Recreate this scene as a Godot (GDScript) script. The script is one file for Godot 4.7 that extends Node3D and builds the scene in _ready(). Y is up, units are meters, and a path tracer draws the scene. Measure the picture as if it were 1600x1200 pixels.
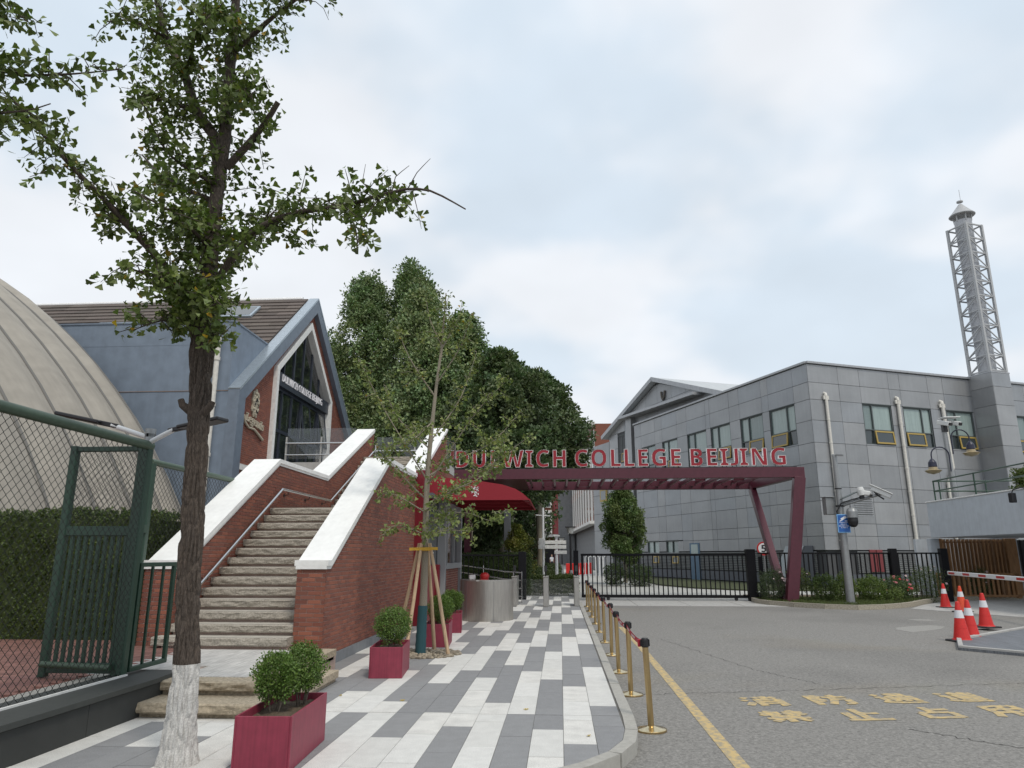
extends Node3D
# A school entrance on a hazy overcast day: brick stairs and gabled hall at left, patterned pavement, dark red portal with letters, grey panelled hall at right.
var used := {}
var tex := {}
var mean := {}
var rng := RandomNumberGenerator.new()
const EYE := Vector3(0, 1.65, 0)
const ROAD := -0.12

func V(x: float, y: float, z: float) -> Vector3:
	return Vector3(x, y, z)

func R(a: float, b: float) -> float:
	return rng.randf_range(a, b)

# ---------- mesh builder: flat and smooth faces gathered into one ArrayMesh ----------
class MB:
	var v := PackedVector3Array()
	var n := PackedVector3Array()
	var c := PackedColorArray()
	var col := Color.WHITE
	var colored := false
	var x := Transform3D()
	func tri3(a: Vector3, b: Vector3, d: Vector3, na: Vector3, nb: Vector3, nd: Vector3) -> void:
		v.append(x * a); v.append(x * d); v.append(x * b)
		n.append((x.basis * na).normalized()); n.append((x.basis * nd).normalized()); n.append((x.basis * nb).normalized())
		if colored:
			c.append(col); c.append(col); c.append(col)
	func tri(a: Vector3, b: Vector3, d: Vector3) -> void:
		var m := (b - a).cross(d - a)
		if m.length_squared() < 1e-16:
			return
		tri3(a, b, d, m, m, m)
	func quad(a: Vector3, b: Vector3, d: Vector3, e: Vector3) -> void:
		tri(a, b, d); tri(a, d, e)
	func box(at: Vector3, s: Vector3, b := Basis(), bev := 0.0) -> void:
		var h := s * 0.5
		var k: float = minf(bev, minf(h.x, minf(h.y, h.z)) * 0.9)
		var ax := [b.x, b.y, b.z]
		for i in 3:
			var j := (i + 1) % 3
			var l := (i + 2) % 3
			for sg in [-1.0, 1.0]:
				var o: Vector3 = at + ax[i] * h[i] * sg
				var p: Vector3 = ax[j] * (h[j] - k)
				var q: Vector3 = ax[l] * (h[l] - k)
				if sg > 0:
					quad(o - p - q, o + p - q, o + p + q, o - p + q)
				else:
					quad(o - p - q, o - p + q, o + p + q, o + p - q)
		if k > 0.0:
			for i in 3:
				var j := (i + 1) % 3
				var l := (i + 2) % 3
				for sj in [-1.0, 1.0]:
					for sl in [-1.0, 1.0]:
						var e: Vector3 = ax[i] * (h[i] - k)
						var pj: Vector3 = at + ax[j] * h[j] * sj + ax[l] * (h[l] - k) * sl
						var pl: Vector3 = at + ax[j] * (h[j] - k) * sj + ax[l] * h[l] * sl
						if sj * sl > 0:
							quad(pj - e, pj + e, pl + e, pl - e)
						else:
							quad(pl - e, pl + e, pj + e, pj - e)
			for sx in [-1.0, 1.0]:
				for sy in [-1.0, 1.0]:
					for sz in [-1.0, 1.0]:
						var f: Vector3 = b.x * h.x * sx + b.y * (h.y - k) * sy + b.z * (h.z - k) * sz
						var g: Vector3 = b.x * (h.x - k) * sx + b.y * h.y * sy + b.z * (h.z - k) * sz
						var w: Vector3 = b.x * (h.x - k) * sx + b.y * (h.y - k) * sy + b.z * h.z * sz
						if sx * sy * sz > 0:
							tri(at + f, at + g, at + w)
						else:
							tri(at + f, at + w, at + g)
	func bar(a: Vector3, b: Vector3, w: float, d: float, up := Vector3.UP, bev := 0.0) -> void:
		var y := (b - a)
		var l := y.length()
		y = y / l
		var z := up - y * up.dot(y)
		if z.length() < 0.01:
			z = Vector3.BACK - y * y.z
		z = z.normalized()
		box((a + b) * 0.5, Vector3(w, l, d), Basis(y.cross(z), y, z), bev)
	func tube(p: Array, rad, sides := 8, caps := true) -> void:
		var rings := []
		var norms := []
		var u := Vector3.ZERO
		for i in p.size():
			var t: Vector3 = (p[mini(i + 1, p.size() - 1)] - p[maxi(i - 1, 0)]).normalized()
			if u == Vector3.ZERO:
				u = t.cross(Vector3.UP if absf(t.y) < 0.9 else Vector3.RIGHT).normalized()
			u = (u - t * u.dot(t)).normalized()
			var w := t.cross(u)
			var r: float = rad[i] if rad is Array else rad
			var ring := []
			var nn := []
			for k in sides:
				var a := TAU * k / sides
				var dr := u * cos(a) + w * sin(a)
				nn.append(dr); ring.append(p[i] + dr * r)
			rings.append(ring); norms.append(nn)
		for i in p.size() - 1:
			for k in sides:
				var m := (k + 1) % sides
				tri3(rings[i][k], rings[i][m], rings[i + 1][m], norms[i][k], norms[i][m], norms[i + 1][m])
				tri3(rings[i][k], rings[i + 1][m], rings[i + 1][k], norms[i][k], norms[i + 1][m], norms[i + 1][k])
		if caps:
			for k in range(1, sides - 1):
				tri(rings[0][0], rings[0][k + 1], rings[0][k])
				var e: Array = rings[-1]
				tri(e[0], e[k], e[k + 1])
	func lathe(pr: Array, segs := 24, at := Vector3.ZERO, b := Basis()) -> void: # profile points (radius, height), hard edge between segments
		for i in pr.size() - 1:
			var p: Vector2 = pr[i]
			var q: Vector2 = pr[i + 1]
			if p.distance_to(q) < 1e-6:
				continue
			var m := Vector2(q.y - p.y, p.x - q.x).normalized()
			for k in segs:
				var a0 := TAU * k / segs
				var a1 := TAU * (k + 1) / segs
				var d0 := Vector3(cos(a0), 0, -sin(a0))
				var d1 := Vector3(cos(a1), 0, -sin(a1))
				var n0 := b * (d0 * m.x + Vector3.UP * m.y)
				var n1 := b * (d1 * m.x + Vector3.UP * m.y)
				var A := at + b * (d0 * p.x + Vector3.UP * p.y)
				var B := at + b * (d1 * p.x + Vector3.UP * p.y)
				var C := at + b * (d1 * q.x + Vector3.UP * q.y)
				var D := at + b * (d0 * q.x + Vector3.UP * q.y)
				if p.x > 1e-6:
					tri3(A, B, C, n0, n1, n1)
				if q.x > 1e-6:
					tri3(A, C, D, n0, n1, n0)
	func prism(poly: PackedVector2Array, d: float, t := Transform3D()) -> void: # polygon in the xy plane of t, from z 0 to z d
		var ps := poly
		if Geometry2D.is_polygon_clockwise(ps):
			ps = ps.duplicate(); ps.reverse()
		var ix := Geometry2D.triangulate_polygon(ps)
		for i in range(0, ix.size(), 3):
			var a := ps[ix[i]]
			var b := ps[ix[i + 1]]
			var e := ps[ix[i + 2]]
			if (b - a).cross(e - a) < 0:
				var s := b
				b = e; e = s
			tri(t * Vector3(a.x, a.y, d), t * Vector3(b.x, b.y, d), t * Vector3(e.x, e.y, d))
			tri(t * Vector3(a.x, a.y, 0), t * Vector3(e.x, e.y, 0), t * Vector3(b.x, b.y, 0))
		for i in ps.size():
			var a := ps[i]
			var b := ps[(i + 1) % ps.size()]
			quad(t * Vector3(a.x, a.y, 0), t * Vector3(b.x, b.y, 0), t * Vector3(b.x, b.y, d), t * Vector3(a.x, a.y, d))
	func ball(at: Vector3, r: Vector3, segs := 12) -> void:
		var hs := segs / 2
		for i in hs:
			for k in segs:
				var q := []
				for o in [[i, k], [i, k + 1], [i + 1, k + 1], [i + 1, k]]:
					var th: float = PI * o[0] / hs
					var ph: float = TAU * o[1] / segs
					q.append(Vector3(sin(th) * cos(ph), cos(th), sin(th) * sin(ph)))
				var w := []
				for d in q:
					w.append(at + d * r)
				if i < hs - 1:
					tri3(w[0], w[2], w[3], q[0], q[2], q[3])
				if i > 0:
					tri3(w[0], w[1], w[2], q[0], q[1], q[2])
	func mesh() -> ArrayMesh:
		var m := ArrayMesh.new()
		if v.is_empty():
			return m
		var arr := []
		arr.resize(Mesh.ARRAY_MAX)
		arr[Mesh.ARRAY_VERTEX] = v
		arr[Mesh.ARRAY_NORMAL] = n
		if colored:
			arr[Mesh.ARRAY_COLOR] = c
		m.add_surface_from_arrays(Mesh.PRIMITIVE_TRIANGLES, arr)
		return m

# ---------- objects ----------
func numbered(s: String) -> String:
	var k: int = used.get(s, 0)
	used[s] = k + 1
	return s if k == 0 else "%s_%03d" % [s, k]

func tag(o: Node, label: String, category: String, group := "") -> Node:
	o.set_meta("label", label)
	o.set_meta("category", category)
	if group:
		o.set_meta("group", group)
	return o

func thing(called: String, label: String, category: String, at := Vector3.ZERO, turn := 0.0, group := "") -> Node3D:
	var o := Node3D.new()
	o.name = numbered(called)
	add_child(o, true)
	o.position = at
	o.rotation.y = turn
	tag(o, label, category, group)
	return o

func part(called: String, what, m: Material, parent: Node = null, at := Vector3.ZERO) -> MeshInstance3D:
	var o := MeshInstance3D.new()
	o.mesh = what.mesh() if what is MB else what
	o.material_override = m
	if parent == null:
		o.name = numbered(called)
		add_child(o, true)
	else:
		var key := "n_" + called
		var k: int = parent.get_meta(key, 0) if parent.has_meta(key) else 0
		parent.set_meta(key, k + 1)
		o.name = called if k == 0 else "%s_%03d" % [called, k]
		parent.add_child(o)
	o.position = at
	return o

func struct(called: String, what, m: Material, parent: Node = null) -> MeshInstance3D:
	var o := part(called, what, m, parent)
	if parent == null:
		o.set_meta("kind", "structure")
	return o

func stuff(o: Node) -> Node:
	o.set_meta("kind", "stuff")
	return o

func copy_of(o: Node3D, at: Vector3, turn: float, label: String, base: String) -> Node3D:
	var r: Node3D = o.duplicate()
	r.name = numbered(base)
	add_child(r, true)
	r.position = at
	r.rotation.y = turn
	r.set_meta("label", label)
	return r

func many(called: String, m: Mesh, mt: Material, xs: Array, cs: Array, parent: Node = null) -> MultiMeshInstance3D:
	var mm := MultiMesh.new()
	mm.transform_format = MultiMesh.TRANSFORM_3D
	mm.use_colors = not cs.is_empty()
	mm.mesh = m
	mm.instance_count = xs.size()
	for i in xs.size():
		mm.set_instance_transform(i, xs[i])
		if cs.size():
			mm.set_instance_color(i, cs[i])
	var o := MultiMeshInstance3D.new()
	o.multimesh = mm
	o.material_override = mt
	if parent == null:
		o.name = numbered(called)
		add_child(o, true)
	else:
		o.name = called
		parent.add_child(o, true)
	o.set_meta("kind", "stuff")
	return o

# ---------- textures and materials ----------
func noise_bytes(w: int, h: int, freq: float, octs: int, sd: int, kind := FastNoiseLite.TYPE_SIMPLEX_SMOOTH) -> PackedByteArray:
	var f := FastNoiseLite.new()
	f.seed = sd
	f.noise_type = kind
	f.frequency = freq
	f.fractal_octaves = octs
	if octs <= 1:
		f.fractal_type = FastNoiseLite.FRACTAL_NONE
	if kind == FastNoiseLite.TYPE_CELLULAR:
		f.cellular_return_type = FastNoiseLite.RETURN_DISTANCE2_SUB
	var im := f.get_seamless_image(w, h)
	im.convert(Image.FORMAT_L8)
	if w != 512 or h != 512:
		im.resize(512, 512, Image.INTERPOLATE_CUBIC)
	return im.get_data()

func make_tex(called: String, layers: Array, lo: float, gamma := 1.0) -> void: # layers [w, h, freq, octaves, weight, kind]
	var acc := PackedFloat32Array()
	acc.resize(512 * 512)
	var tot := 0.0
	var sd: int = 11 + tex.size() * 7
	for l in layers:
		var b := noise_bytes(l[0], l[1], l[2], l[3], sd, l[5] if l.size() > 5 else FastNoiseLite.TYPE_SIMPLEX_SMOOTH)
		sd += 1
		tot += l[4]
		var w: float = l[4] / 255.0
		for i in b.size():
			acc[i] += b[i] * w
	var out := PackedByteArray()
	out.resize(512 * 512)
	var lut := PackedByteArray()
	var lutv := PackedFloat32Array()
	for i in 257:
		var q: float = lerpf(lo, 1.0, pow(clampf((i / 256.0 - 0.5) * 1.5 + 0.5, 0, 1), gamma))
		lutv.append(q)
		lut.append(int(round(255.0 * (1.055 * pow(q, 1.0 / 2.4) - 0.055))))
	var sum := 0.0
	for i in acc.size():
		var k := int(clampf(acc[i] / tot, 0, 1) * 256.0)
		out[i] = lut[k]
		sum += lutv[k]
	tex[called] = ImageTexture.create_from_image(Image.create_from_data(512, 512, false, Image.FORMAT_L8, out))
	mean[called] = sum / acc.size()

func mat(c, rough := 0.8, o := {}) -> StandardMaterial3D:
	var m := StandardMaterial3D.new()
	var k := Color(c[0], c[1], c[2])
	if o.has("t"):
		k = k * (1.0 / mean[o.t])
		m.albedo_texture = tex[o.t]
		m.uv1_triplanar = true
		m.uv1_world_triplanar = not o.get("local", false)
		var s: float = o.get("s", 1.0)
		m.uv1_scale = Vector3(s, s, s) if not o.has("sv") else o.sv
	if o.has("d"):
		k = k * (1.0 / mean[o.d])
		m.detail_enabled = true
		m.detail_albedo = tex[o.d]
		m.detail_blend_mode = BaseMaterial3D.BLEND_MODE_MUL
		m.detail_uv_layer = BaseMaterial3D.DETAIL_UV_2
		m.uv2_triplanar = true
		m.uv2_world_triplanar = true
		var s2: float = o.get("ds", 0.2)
		m.uv2_scale = Vector3(s2, s2, s2)
	k = Color(minf(k.r, 1), minf(k.g, 1), minf(k.b, 1))
	m.albedo_color = k.linear_to_srgb()
	m.roughness = rough
	m.metallic = o.get("metal", 0.0)
	if o.has("spec"):
		m.metallic_specular = o.spec
	if o.has("h"):
		m.heightmap_enabled = true
		m.heightmap_texture = tex[o.h]
		m.heightmap_scale = o.get("hs", 0.3)
	if o.get("vc", false):
		m.vertex_color_use_as_albedo = true
	if o.has("back"):
		m.backlight_enabled = true
		m.backlight = Color(o.back[0], o.back[1], o.back[2]).linear_to_srgb()
	if o.has("alpha"):
		m.transparency = BaseMaterial3D.TRANSPARENCY_ALPHA
		m.albedo_color.a = o.alpha
	if o.has("coat"):
		m.clearcoat_enabled = true
		m.clearcoat = o.coat
		m.clearcoat_roughness = 0.12
	return m

var M := {}
func make_materials() -> void:
	make_tex("speck", [[512, 512, 0.45, 1, 0.8], [512, 512, 0.2, 2, 0.5], [512, 512, 0.06, 2, 0.12]], 0.45)
	make_tex("fine", [[512, 512, 0.05, 4, 1.0]], 0.72)
	make_tex("blotch", [[512, 512, 0.012, 5, 1.0], [512, 512, 0.2, 2, 0.25]], 0.8)
	make_tex("soft", [[512, 512, 0.015, 5, 1.0], [512, 512, 0.3, 2, 0.35]], 0.88)
	make_tex("drip", [[512, 24, 0.06, 3, 1.0], [512, 64, 0.03, 2, 0.5], [512, 512, 0.03, 3, 0.3]], 0.9)
	make_tex("streak", [[512, 24, 0.06, 3, 1.0], [512, 64, 0.03, 2, 0.5], [512, 512, 0.03, 3, 0.3]], 0.72)
	make_tex("wood", [[512, 12, 0.09, 4, 1.0], [512, 512, 0.3, 1, 0.15]], 0.5)
	make_tex("bark", [[512, 150, 0.045, 3, 0.8, FastNoiseLite.TYPE_CELLULAR], [512, 512, 0.1, 3, 0.4]], 0.25)
	make_tex("rock", [[512, 512, 0.03, 5, 1.0], [512, 512, 0.3, 1, 0.25]], 0.5)
	make_tex("worn", [[512, 512, 0.02, 5, 0.6], [512, 512, 0.3, 2, 0.7]], 0.0, 0.7)
	M.mortar = mat([0.42, 0.32, 0.28], 0.95, {"t": "fine", "s": 1.5})
	for i in 5:
		var q: Array = [[0.22, 0.078, 0.052], [0.245, 0.088, 0.057], [0.19, 0.068, 0.048], [0.275, 0.098, 0.062], [0.205, 0.080, 0.057]][i]
		M["brick%d" % i] = mat(q, 0.85, {"t": "fine", "s": 3.0, "h": "fine", "hs": 0.12})
	M.brick_vc = mat([1.0, 1.0, 1.0], 0.85, {"t": "fine", "s": 3.0, "vc": true, "h": "fine", "hs": 0.12})
	M.white_stone = mat([0.78, 0.785, 0.77], 0.6, {"t": "soft", "s": 0.9, "d": "soft", "ds": 0.21})
	M.white_paint = mat([0.72, 0.72, 0.7], 0.45, {"t": "blotch", "s": 0.8})
	M.step_top = mat([0.42, 0.395, 0.345], 0.85, {"t": "speck", "s": 2.0, "d": "blotch", "ds": 0.7, "h": "speck", "hs": 0.2})  # lighter than the fronts: sky light on the treads put into the colour
	M.step_front = mat([0.33, 0.30, 0.255], 0.95, {"t": "rock", "s": 1.7, "d": "speck", "ds": 2.0, "h": "rock", "hs": 2.0})  # same stone, darker: shade on the upright faces painted into the tone
	M.yellow_granite = mat([0.38, 0.32, 0.235], 0.9, {"t": "speck", "s": 2.2, "d": "rock", "ds": 1.2, "h": "rock", "hs": 1.0})
	M.landing = mat([0.47, 0.46, 0.44], 0.7, {"t": "wood", "sv": Vector3(1.2, 1.2, 1.2), "d": "blotch", "ds": 0.4})
	M.dark_granite = mat([0.034, 0.036, 0.034], 0.75, {"t": "speck", "s": 2.4, "d": "blotch", "ds": 0.5, "h": "speck", "hs": 0.06})
	M.dark_granite_top = mat([0.045, 0.049, 0.046], 0.6, {"t": "blotch", "s": 1.1, "d": "speck", "ds": 2.4})
	M.plinth = mat([0.19, 0.2, 0.215], 0.85, {"t": "blotch", "s": 0.8})
	M.paver_white = mat([0.62, 0.615, 0.59], 0.75, {"t": "soft", "s": 0.8, "d": "fine", "ds": 3.0})
	M.paver_white2 = mat([0.58, 0.575, 0.55], 0.78, {"t": "soft", "s": 0.6, "d": "fine", "ds": 3.3})
	M.paver_white3 = mat([0.60, 0.59, 0.56], 0.8, {"t": "blotch", "s": 0.5, "d": "fine", "ds": 2.7})
	M.paver_grey = mat([0.240, 0.242, 0.246], 0.72, {"t": "soft", "s": 0.7, "d": "fine", "ds": 3.0})
	M.paver_grey2 = mat([0.225, 0.227, 0.232], 0.74, {"t": "soft", "s": 0.9, "d": "fine", "ds": 2.5})
	M.joint = mat([0.13, 0.125, 0.115], 0.95, {"t": "fine", "s": 3.0})
	M.kerb = mat([0.36, 0.35, 0.32], 0.9, {"t": "blotch", "s": 1.4, "d": "speck", "ds": 2.0, "h": "speck", "hs": 0.15})
	M.kerb_tan = mat([0.34, 0.31, 0.25], 0.9, {"t": "rock", "s": 1.0, "d": "speck", "ds": 1.8})
	M.asphalt = mat([0.21, 0.203, 0.19], 0.92, {"t": "speck", "s": 0.33, "vc": true, "d": "speck", "ds": 0.11, "h": "speck", "hs": 0.5})
	M.concrete = mat([0.39, 0.385, 0.37], 0.85, {"t": "blotch", "s": 0.5, "d": "speck", "ds": 1.2})
	M.campus = mat([0.42, 0.42, 0.4], 0.85, {"t": "blotch", "s": 0.3, "d": "fine", "ds": 1.0})
	M.slab = mat([0.135, 0.145, 0.16], 0.7, {"t": "wood", "s": 0.6, "d": "fine", "ds": 1.0})
	M.crack = mat([0.035, 0.033, 0.03], 0.95)
	M.road_paint = worn_paint(Color(0.54, 0.40, 0.175), Color(0.25, 0.235, 0.205))
	M.red_court = mat([0.26, 0.13, 0.11], 0.9, {"t": "fine", "s": 2.0, "vc": true})
	M.soil = mat([0.10, 0.075, 0.05], 0.95, {"t": "rock", "s": 3.0, "h": "rock", "hs": 1.5})
	M.earth = mat([0.13, 0.10, 0.07], 0.95, {"t": "rock", "s": 1.5, "h": "rock", "hs": 1.0})
	M.bark = mat([0.072, 0.056, 0.045], 0.95, {"t": "bark", "s": 2.2, "h": "bark", "hs": 1.6})
	M.bark_white = mat([0.52, 0.51, 0.49], 0.9, {"t": "rock", "s": 3.5, "h": "bark", "hs": 1.0})
	M.bark_grey = mat([0.25, 0.22, 0.17], 0.9, {"t": "rock", "s": 4.0, "h": "rock", "hs": 0.4})
	M.bark_far = mat([0.15, 0.125, 0.1], 0.95, {"t": "bark", "s": 1.0})
	M.leaf = mat([1.0, 1.0, 1.0], 0.5, {"vc": true, "back": [0.22, 0.34, 0.07]})
	M.leaf_far = mat([1.0, 1.0, 1.0], 0.5, {"vc": true, "back": [0.16, 0.24, 0.06]})
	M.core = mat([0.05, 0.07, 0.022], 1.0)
	M.petal = mat([1.0, 1.0, 1.0], 0.6, {"vc": true})
	M.blue_render = mat([0.170, 0.212, 0.270], 0.7, {"t": "drip", "s": 0.16, "d": "blotch", "ds": 0.25, "h": "fine", "hs": 0.3})
	M.blue_metal = mat([0.15, 0.185, 0.235], 0.4, {"t": "blotch", "s": 0.4})
	M.zinc = mat([0.42, 0.48, 0.53], 0.35, {"metal": 0.6, "t": "rock", "s": 0.8})
	M.shingle = mat([1.0, 1.0, 1.0], 0.9, {"t": "rock", "s": 1.2, "vc": true})
	M.frame_dark = mat([0.028, 0.034, 0.05], 0.4)
	M.glass_dark = mat([0.02, 0.025, 0.03], 0.04, {"alpha": 0.35})
	M.glass = mat([0.05, 0.065, 0.06], 0.02, {"alpha": 0.08})
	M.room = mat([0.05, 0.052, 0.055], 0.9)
	M.curtain = mat([0.42, 0.46, 0.46], 0.9, {"t": "streak", "s": 1.0})
	M.carved = mat([0.40, 0.36, 0.28], 0.8, {"t": "rock", "s": 3.0})
	M.dome = mat([0.31, 0.285, 0.245], 0.75, {"t": "streak", "s": 0.1, "d": "blotch", "ds": 0.35, "h": "fine", "hs": 0.3})
	M.seam = mat([0.15, 0.145, 0.135], 0.8)
	M.green = mat([0.018, 0.05, 0.032], 0.42, {"t": "blotch", "s": 2.0})
	M.green_light = mat([0.05, 0.085, 0.055], 0.45, {"t": "blotch", "s": 2.0})
	M.wire = mat([0.012, 0.016, 0.014], 0.6)
	M.white_tube = mat([0.72, 0.73, 0.74], 0.35)
	M.black = mat([0.012, 0.012, 0.014], 0.45)
	M.black_fence = mat([0.008, 0.008, 0.010], 0.6, {"t": "blotch", "s": 2.0, "spec": 0.3})
	M.planter = mat([0.235, 0.030, 0.056], 0.5, {"t": "streak", "s": 0.9, "d": "blotch", "ds": 0.9})
	M.stake = mat([0.46, 0.33, 0.21], 0.8, {"t": "wood", "s": 1.5})
	M.collar = mat([0.55, 0.32, 0.03], 0.6)
	M.wrap = mat([0.02, 0.075, 0.09], 0.75, {"t": "streak", "s": 3.0, "h": "streak", "hs": 0.4})
	M.pebble = mat([1.0, 1.0, 1.0], 0.8, {"vc": true, "t": "fine", "s": 8.0})
	M.red_paint = mat([0.15, 0.006, 0.014], 0.45, {"t": "blotch", "s": 1.0})
	M.awning = mat([0.25, 0.011, 0.022], 0.75, {"t": "fine", "s": 4.0})
	M.awning_in = M.awning
	M.portal = mat([0.082, 0.016, 0.028], 0.36, {"t": "blotch", "s": 0.8})
	M.letter_red = mat([0.27, 0.008, 0.018], 0.4)
	M.letter_trim = mat([0.82, 0.79, 0.79], 0.4)
	M.letter_white = mat([0.8, 0.79, 0.82], 0.4)
	M.steel = mat([0.42, 0.40, 0.37], 0.34, {"metal": 0.85, "t": "streak", "s": 1.2})
	M.steel_side = mat([0.40, 0.39, 0.37], 0.4, {"metal": 0.6, "t": "streak", "s": 2.0})
	M.chrome = mat([0.62, 0.62, 0.62], 0.22, {"metal": 1.0})
	M.grey_frame = mat([0.30, 0.305, 0.315], 0.45)
	M.brass = mat([0.50, 0.37, 0.19], 0.28, {"metal": 1.0, "t": "streak", "s": 3.0})
	M.brass_base = mat([0.68, 0.56, 0.34], 0.2, {"metal": 1.0, "t": "blotch", "s": 4.0})
	M.belt = mat([0.36, 0.012, 0.03], 0.6)
	M.print_white = mat([0.75, 0.73, 0.72], 0.6)
	for i in 4:
		var g: Array = [[0.295, 0.302, 0.311], [0.272, 0.280, 0.289], [0.318, 0.324, 0.331], [0.283, 0.296, 0.312]][i]
		M["panel%d" % i] = mat(g, 0.36, {"metal": 0.3, "t": "drip", "s": 0.17, "d": "blotch", "ds": 0.07})
	M.panel_gap = mat([0.09, 0.094, 0.10], 0.9)
	M.patch = mat([0.275, 0.268, 0.25], 0.9, {"t": "speck", "s": 0.4})
	M.coping = mat([0.36, 0.37, 0.385], 0.4, {"metal": 0.3, "t": "streak", "s": 0.3})
	M.blind = mat([0.27, 0.34, 0.325], 0.08, {"t": "streak", "s": 0.3, "coat": 0.6})
	M.blind_shut = mat([0.17, 0.22, 0.215], 0.06, {"t": "streak", "s": 0.4, "coat": 0.6})
	M.pane_dark = mat([0.03, 0.04, 0.042], 0.05, {"coat": 0.8})
	M.window_frame = mat([0.07, 0.085, 0.085], 0.45)
	M.yellow_frame = mat([0.38, 0.27, 0.07], 0.5)
	M.pipe = mat([0.62, 0.60, 0.55], 0.5, {"t": "blotch", "s": 1.0})
	M.tower_steel = mat([0.40, 0.41, 0.42], 0.5, {"t": "blotch", "s": 0.6})
	M.flue = mat([0.36, 0.37, 0.39], 0.42, {"metal": 0.4, "t": "streak", "s": 0.3})
	M.rust = mat([0.13, 0.115, 0.10], 0.8)
	M.brown_timber = mat([0.29, 0.150, 0.062], 0.65, {"t": "wood", "s": 1.4})
	M.brown_timber2 = mat([0.22, 0.122, 0.06], 0.7, {"t": "wood", "s": 1.7})
	M.guard_white = mat([0.46, 0.50, 0.54], 0.6, {"t": "drip", "s": 0.25, "d": "soft", "ds": 0.3})
	M.cone = mat([0.58, 0.022, 0.018], 0.5, {"t": "blotch", "s": 3.0})
	M.cone2 = mat([0.70, 0.075, 0.025], 0.5, {"t": "blotch", "s": 3.0})
	M.reflect = mat([0.66, 0.67, 0.7], 0.4, {"t": "fine", "s": 6.0})
	M.rubber = mat([0.03, 0.03, 0.032], 0.8)
	M.galv = mat([0.29, 0.30, 0.305], 0.4, {"metal": 0.5, "t": "blotch", "s": 2.0})
	M.camera_white = mat([0.62, 0.63, 0.62], 0.35)
	M.sign_blue = mat([0.012, 0.10, 0.36], 0.4)
	M.sign_white = mat([0.75, 0.76, 0.78], 0.4)
	M.sign_edge = mat([0.2, 0.42, 0.7], 0.4)
	M.sign_red = mat([0.45, 0.02, 0.02], 0.4)
	M.lamp_glass = mat([0.30, 0.24, 0.14], 0.3)
	M.dark_blue = mat([0.012, 0.014, 0.035], 0.4)
	M.blue_door = mat([0.07, 0.14, 0.22], 0.5)
	M.grey_dark = mat([0.10, 0.11, 0.13], 0.6)
	M.far_red = mat([0.20, 0.04, 0.045], 0.7)
	M.far_white = mat([0.66, 0.65, 0.62], 0.6)
	M.far_grey = mat([0.2, 0.205, 0.21], 0.7, {"t": "blotch", "s": 0.2})
	M.far_brick = mat([0.20, 0.075, 0.05], 0.85, {"t": "fine", "s": 0.6})
	M.shirt = mat([0.6, 0.62, 0.66], 0.9)
	M.skin = mat([0.4, 0.24, 0.17], 0.6)
	M.dark_cloth = mat([0.03, 0.03, 0.04], 0.9)
	M.roof_light = mat([0.45, 0.47, 0.48], 0.45, {"t": "streak", "s": 0.15})
	M.lawn = mat([0.055, 0.066, 0.026], 0.95, {"t": "rock", "s": 1.0})

func worn_paint(a: Color, b: Color) -> StandardMaterial3D:
	var n := noise_bytes(512, 512, 0.02, 5, 900)
	var s := noise_bytes(512, 512, 0.3, 2, 901)
	var im := Image.create(512, 512, false, Image.FORMAT_RGB8)
	for y in 512:
		for x in 512:
			var i := y * 512 + x
			var k := smoothstep(0.40, 0.62, n[i] / 255.0 * 0.5 + s[i] / 255.0 * 0.5 - 0.02)
			im.set_pixel(x, y, a.lerp(b, k * 0.85).linear_to_srgb())
	var m := StandardMaterial3D.new()
	m.albedo_texture = ImageTexture.create_from_image(im)
	m.uv1_triplanar = true
	m.uv1_world_triplanar = true
	m.uv1_scale = Vector3(0.9, 0.9, 0.9)
	m.roughness = 0.85
	return m

# ---------- the eye, the air and the light ----------
func set_up() -> void:
	var cam := Camera3D.new()
	cam.name = "camera"
	cam.position = EYE
	cam.rotation = Vector3(atan2(268.0, 1100.0), atan2(76.0, 1132.2), 0)
	cam.fov = rad_to_deg(2.0 * atan(600.0 / 1100.0))
	cam.far = 6000.0
	cam.near = 0.05
	add_child(cam)
	cam.current = true
	var env := Environment.new()
	env.background_mode = Environment.BG_SKY
	env.tonemap_mode = Environment.TONE_MAPPER_LINEAR
	env.tonemap_exposure = 1.14
	env.sdfgi_enabled = true
	env.ssao_enabled = true
	env.ssil_enabled = true
	env.sky = Sky.new()
	var pan := PanoramaSkyMaterial.new()
	pan.panorama = make_sky()
	env.sky.sky_material = pan
	var we := WorldEnvironment.new()
	we.name = "world"
	we.environment = env
	add_child(we)
	var sun := DirectionalLight3D.new()
	sun.name = "sun"
	sun.light_energy = 0.5
	sun.light_angular_distance = 10.0
	sun.light_color = Color(1.0, 0.97, 0.92)
	sun.shadow_enabled = true
	sun.rotation = Vector3(deg_to_rad(-56), deg_to_rad(34), 0)
	add_child(sun)

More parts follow.
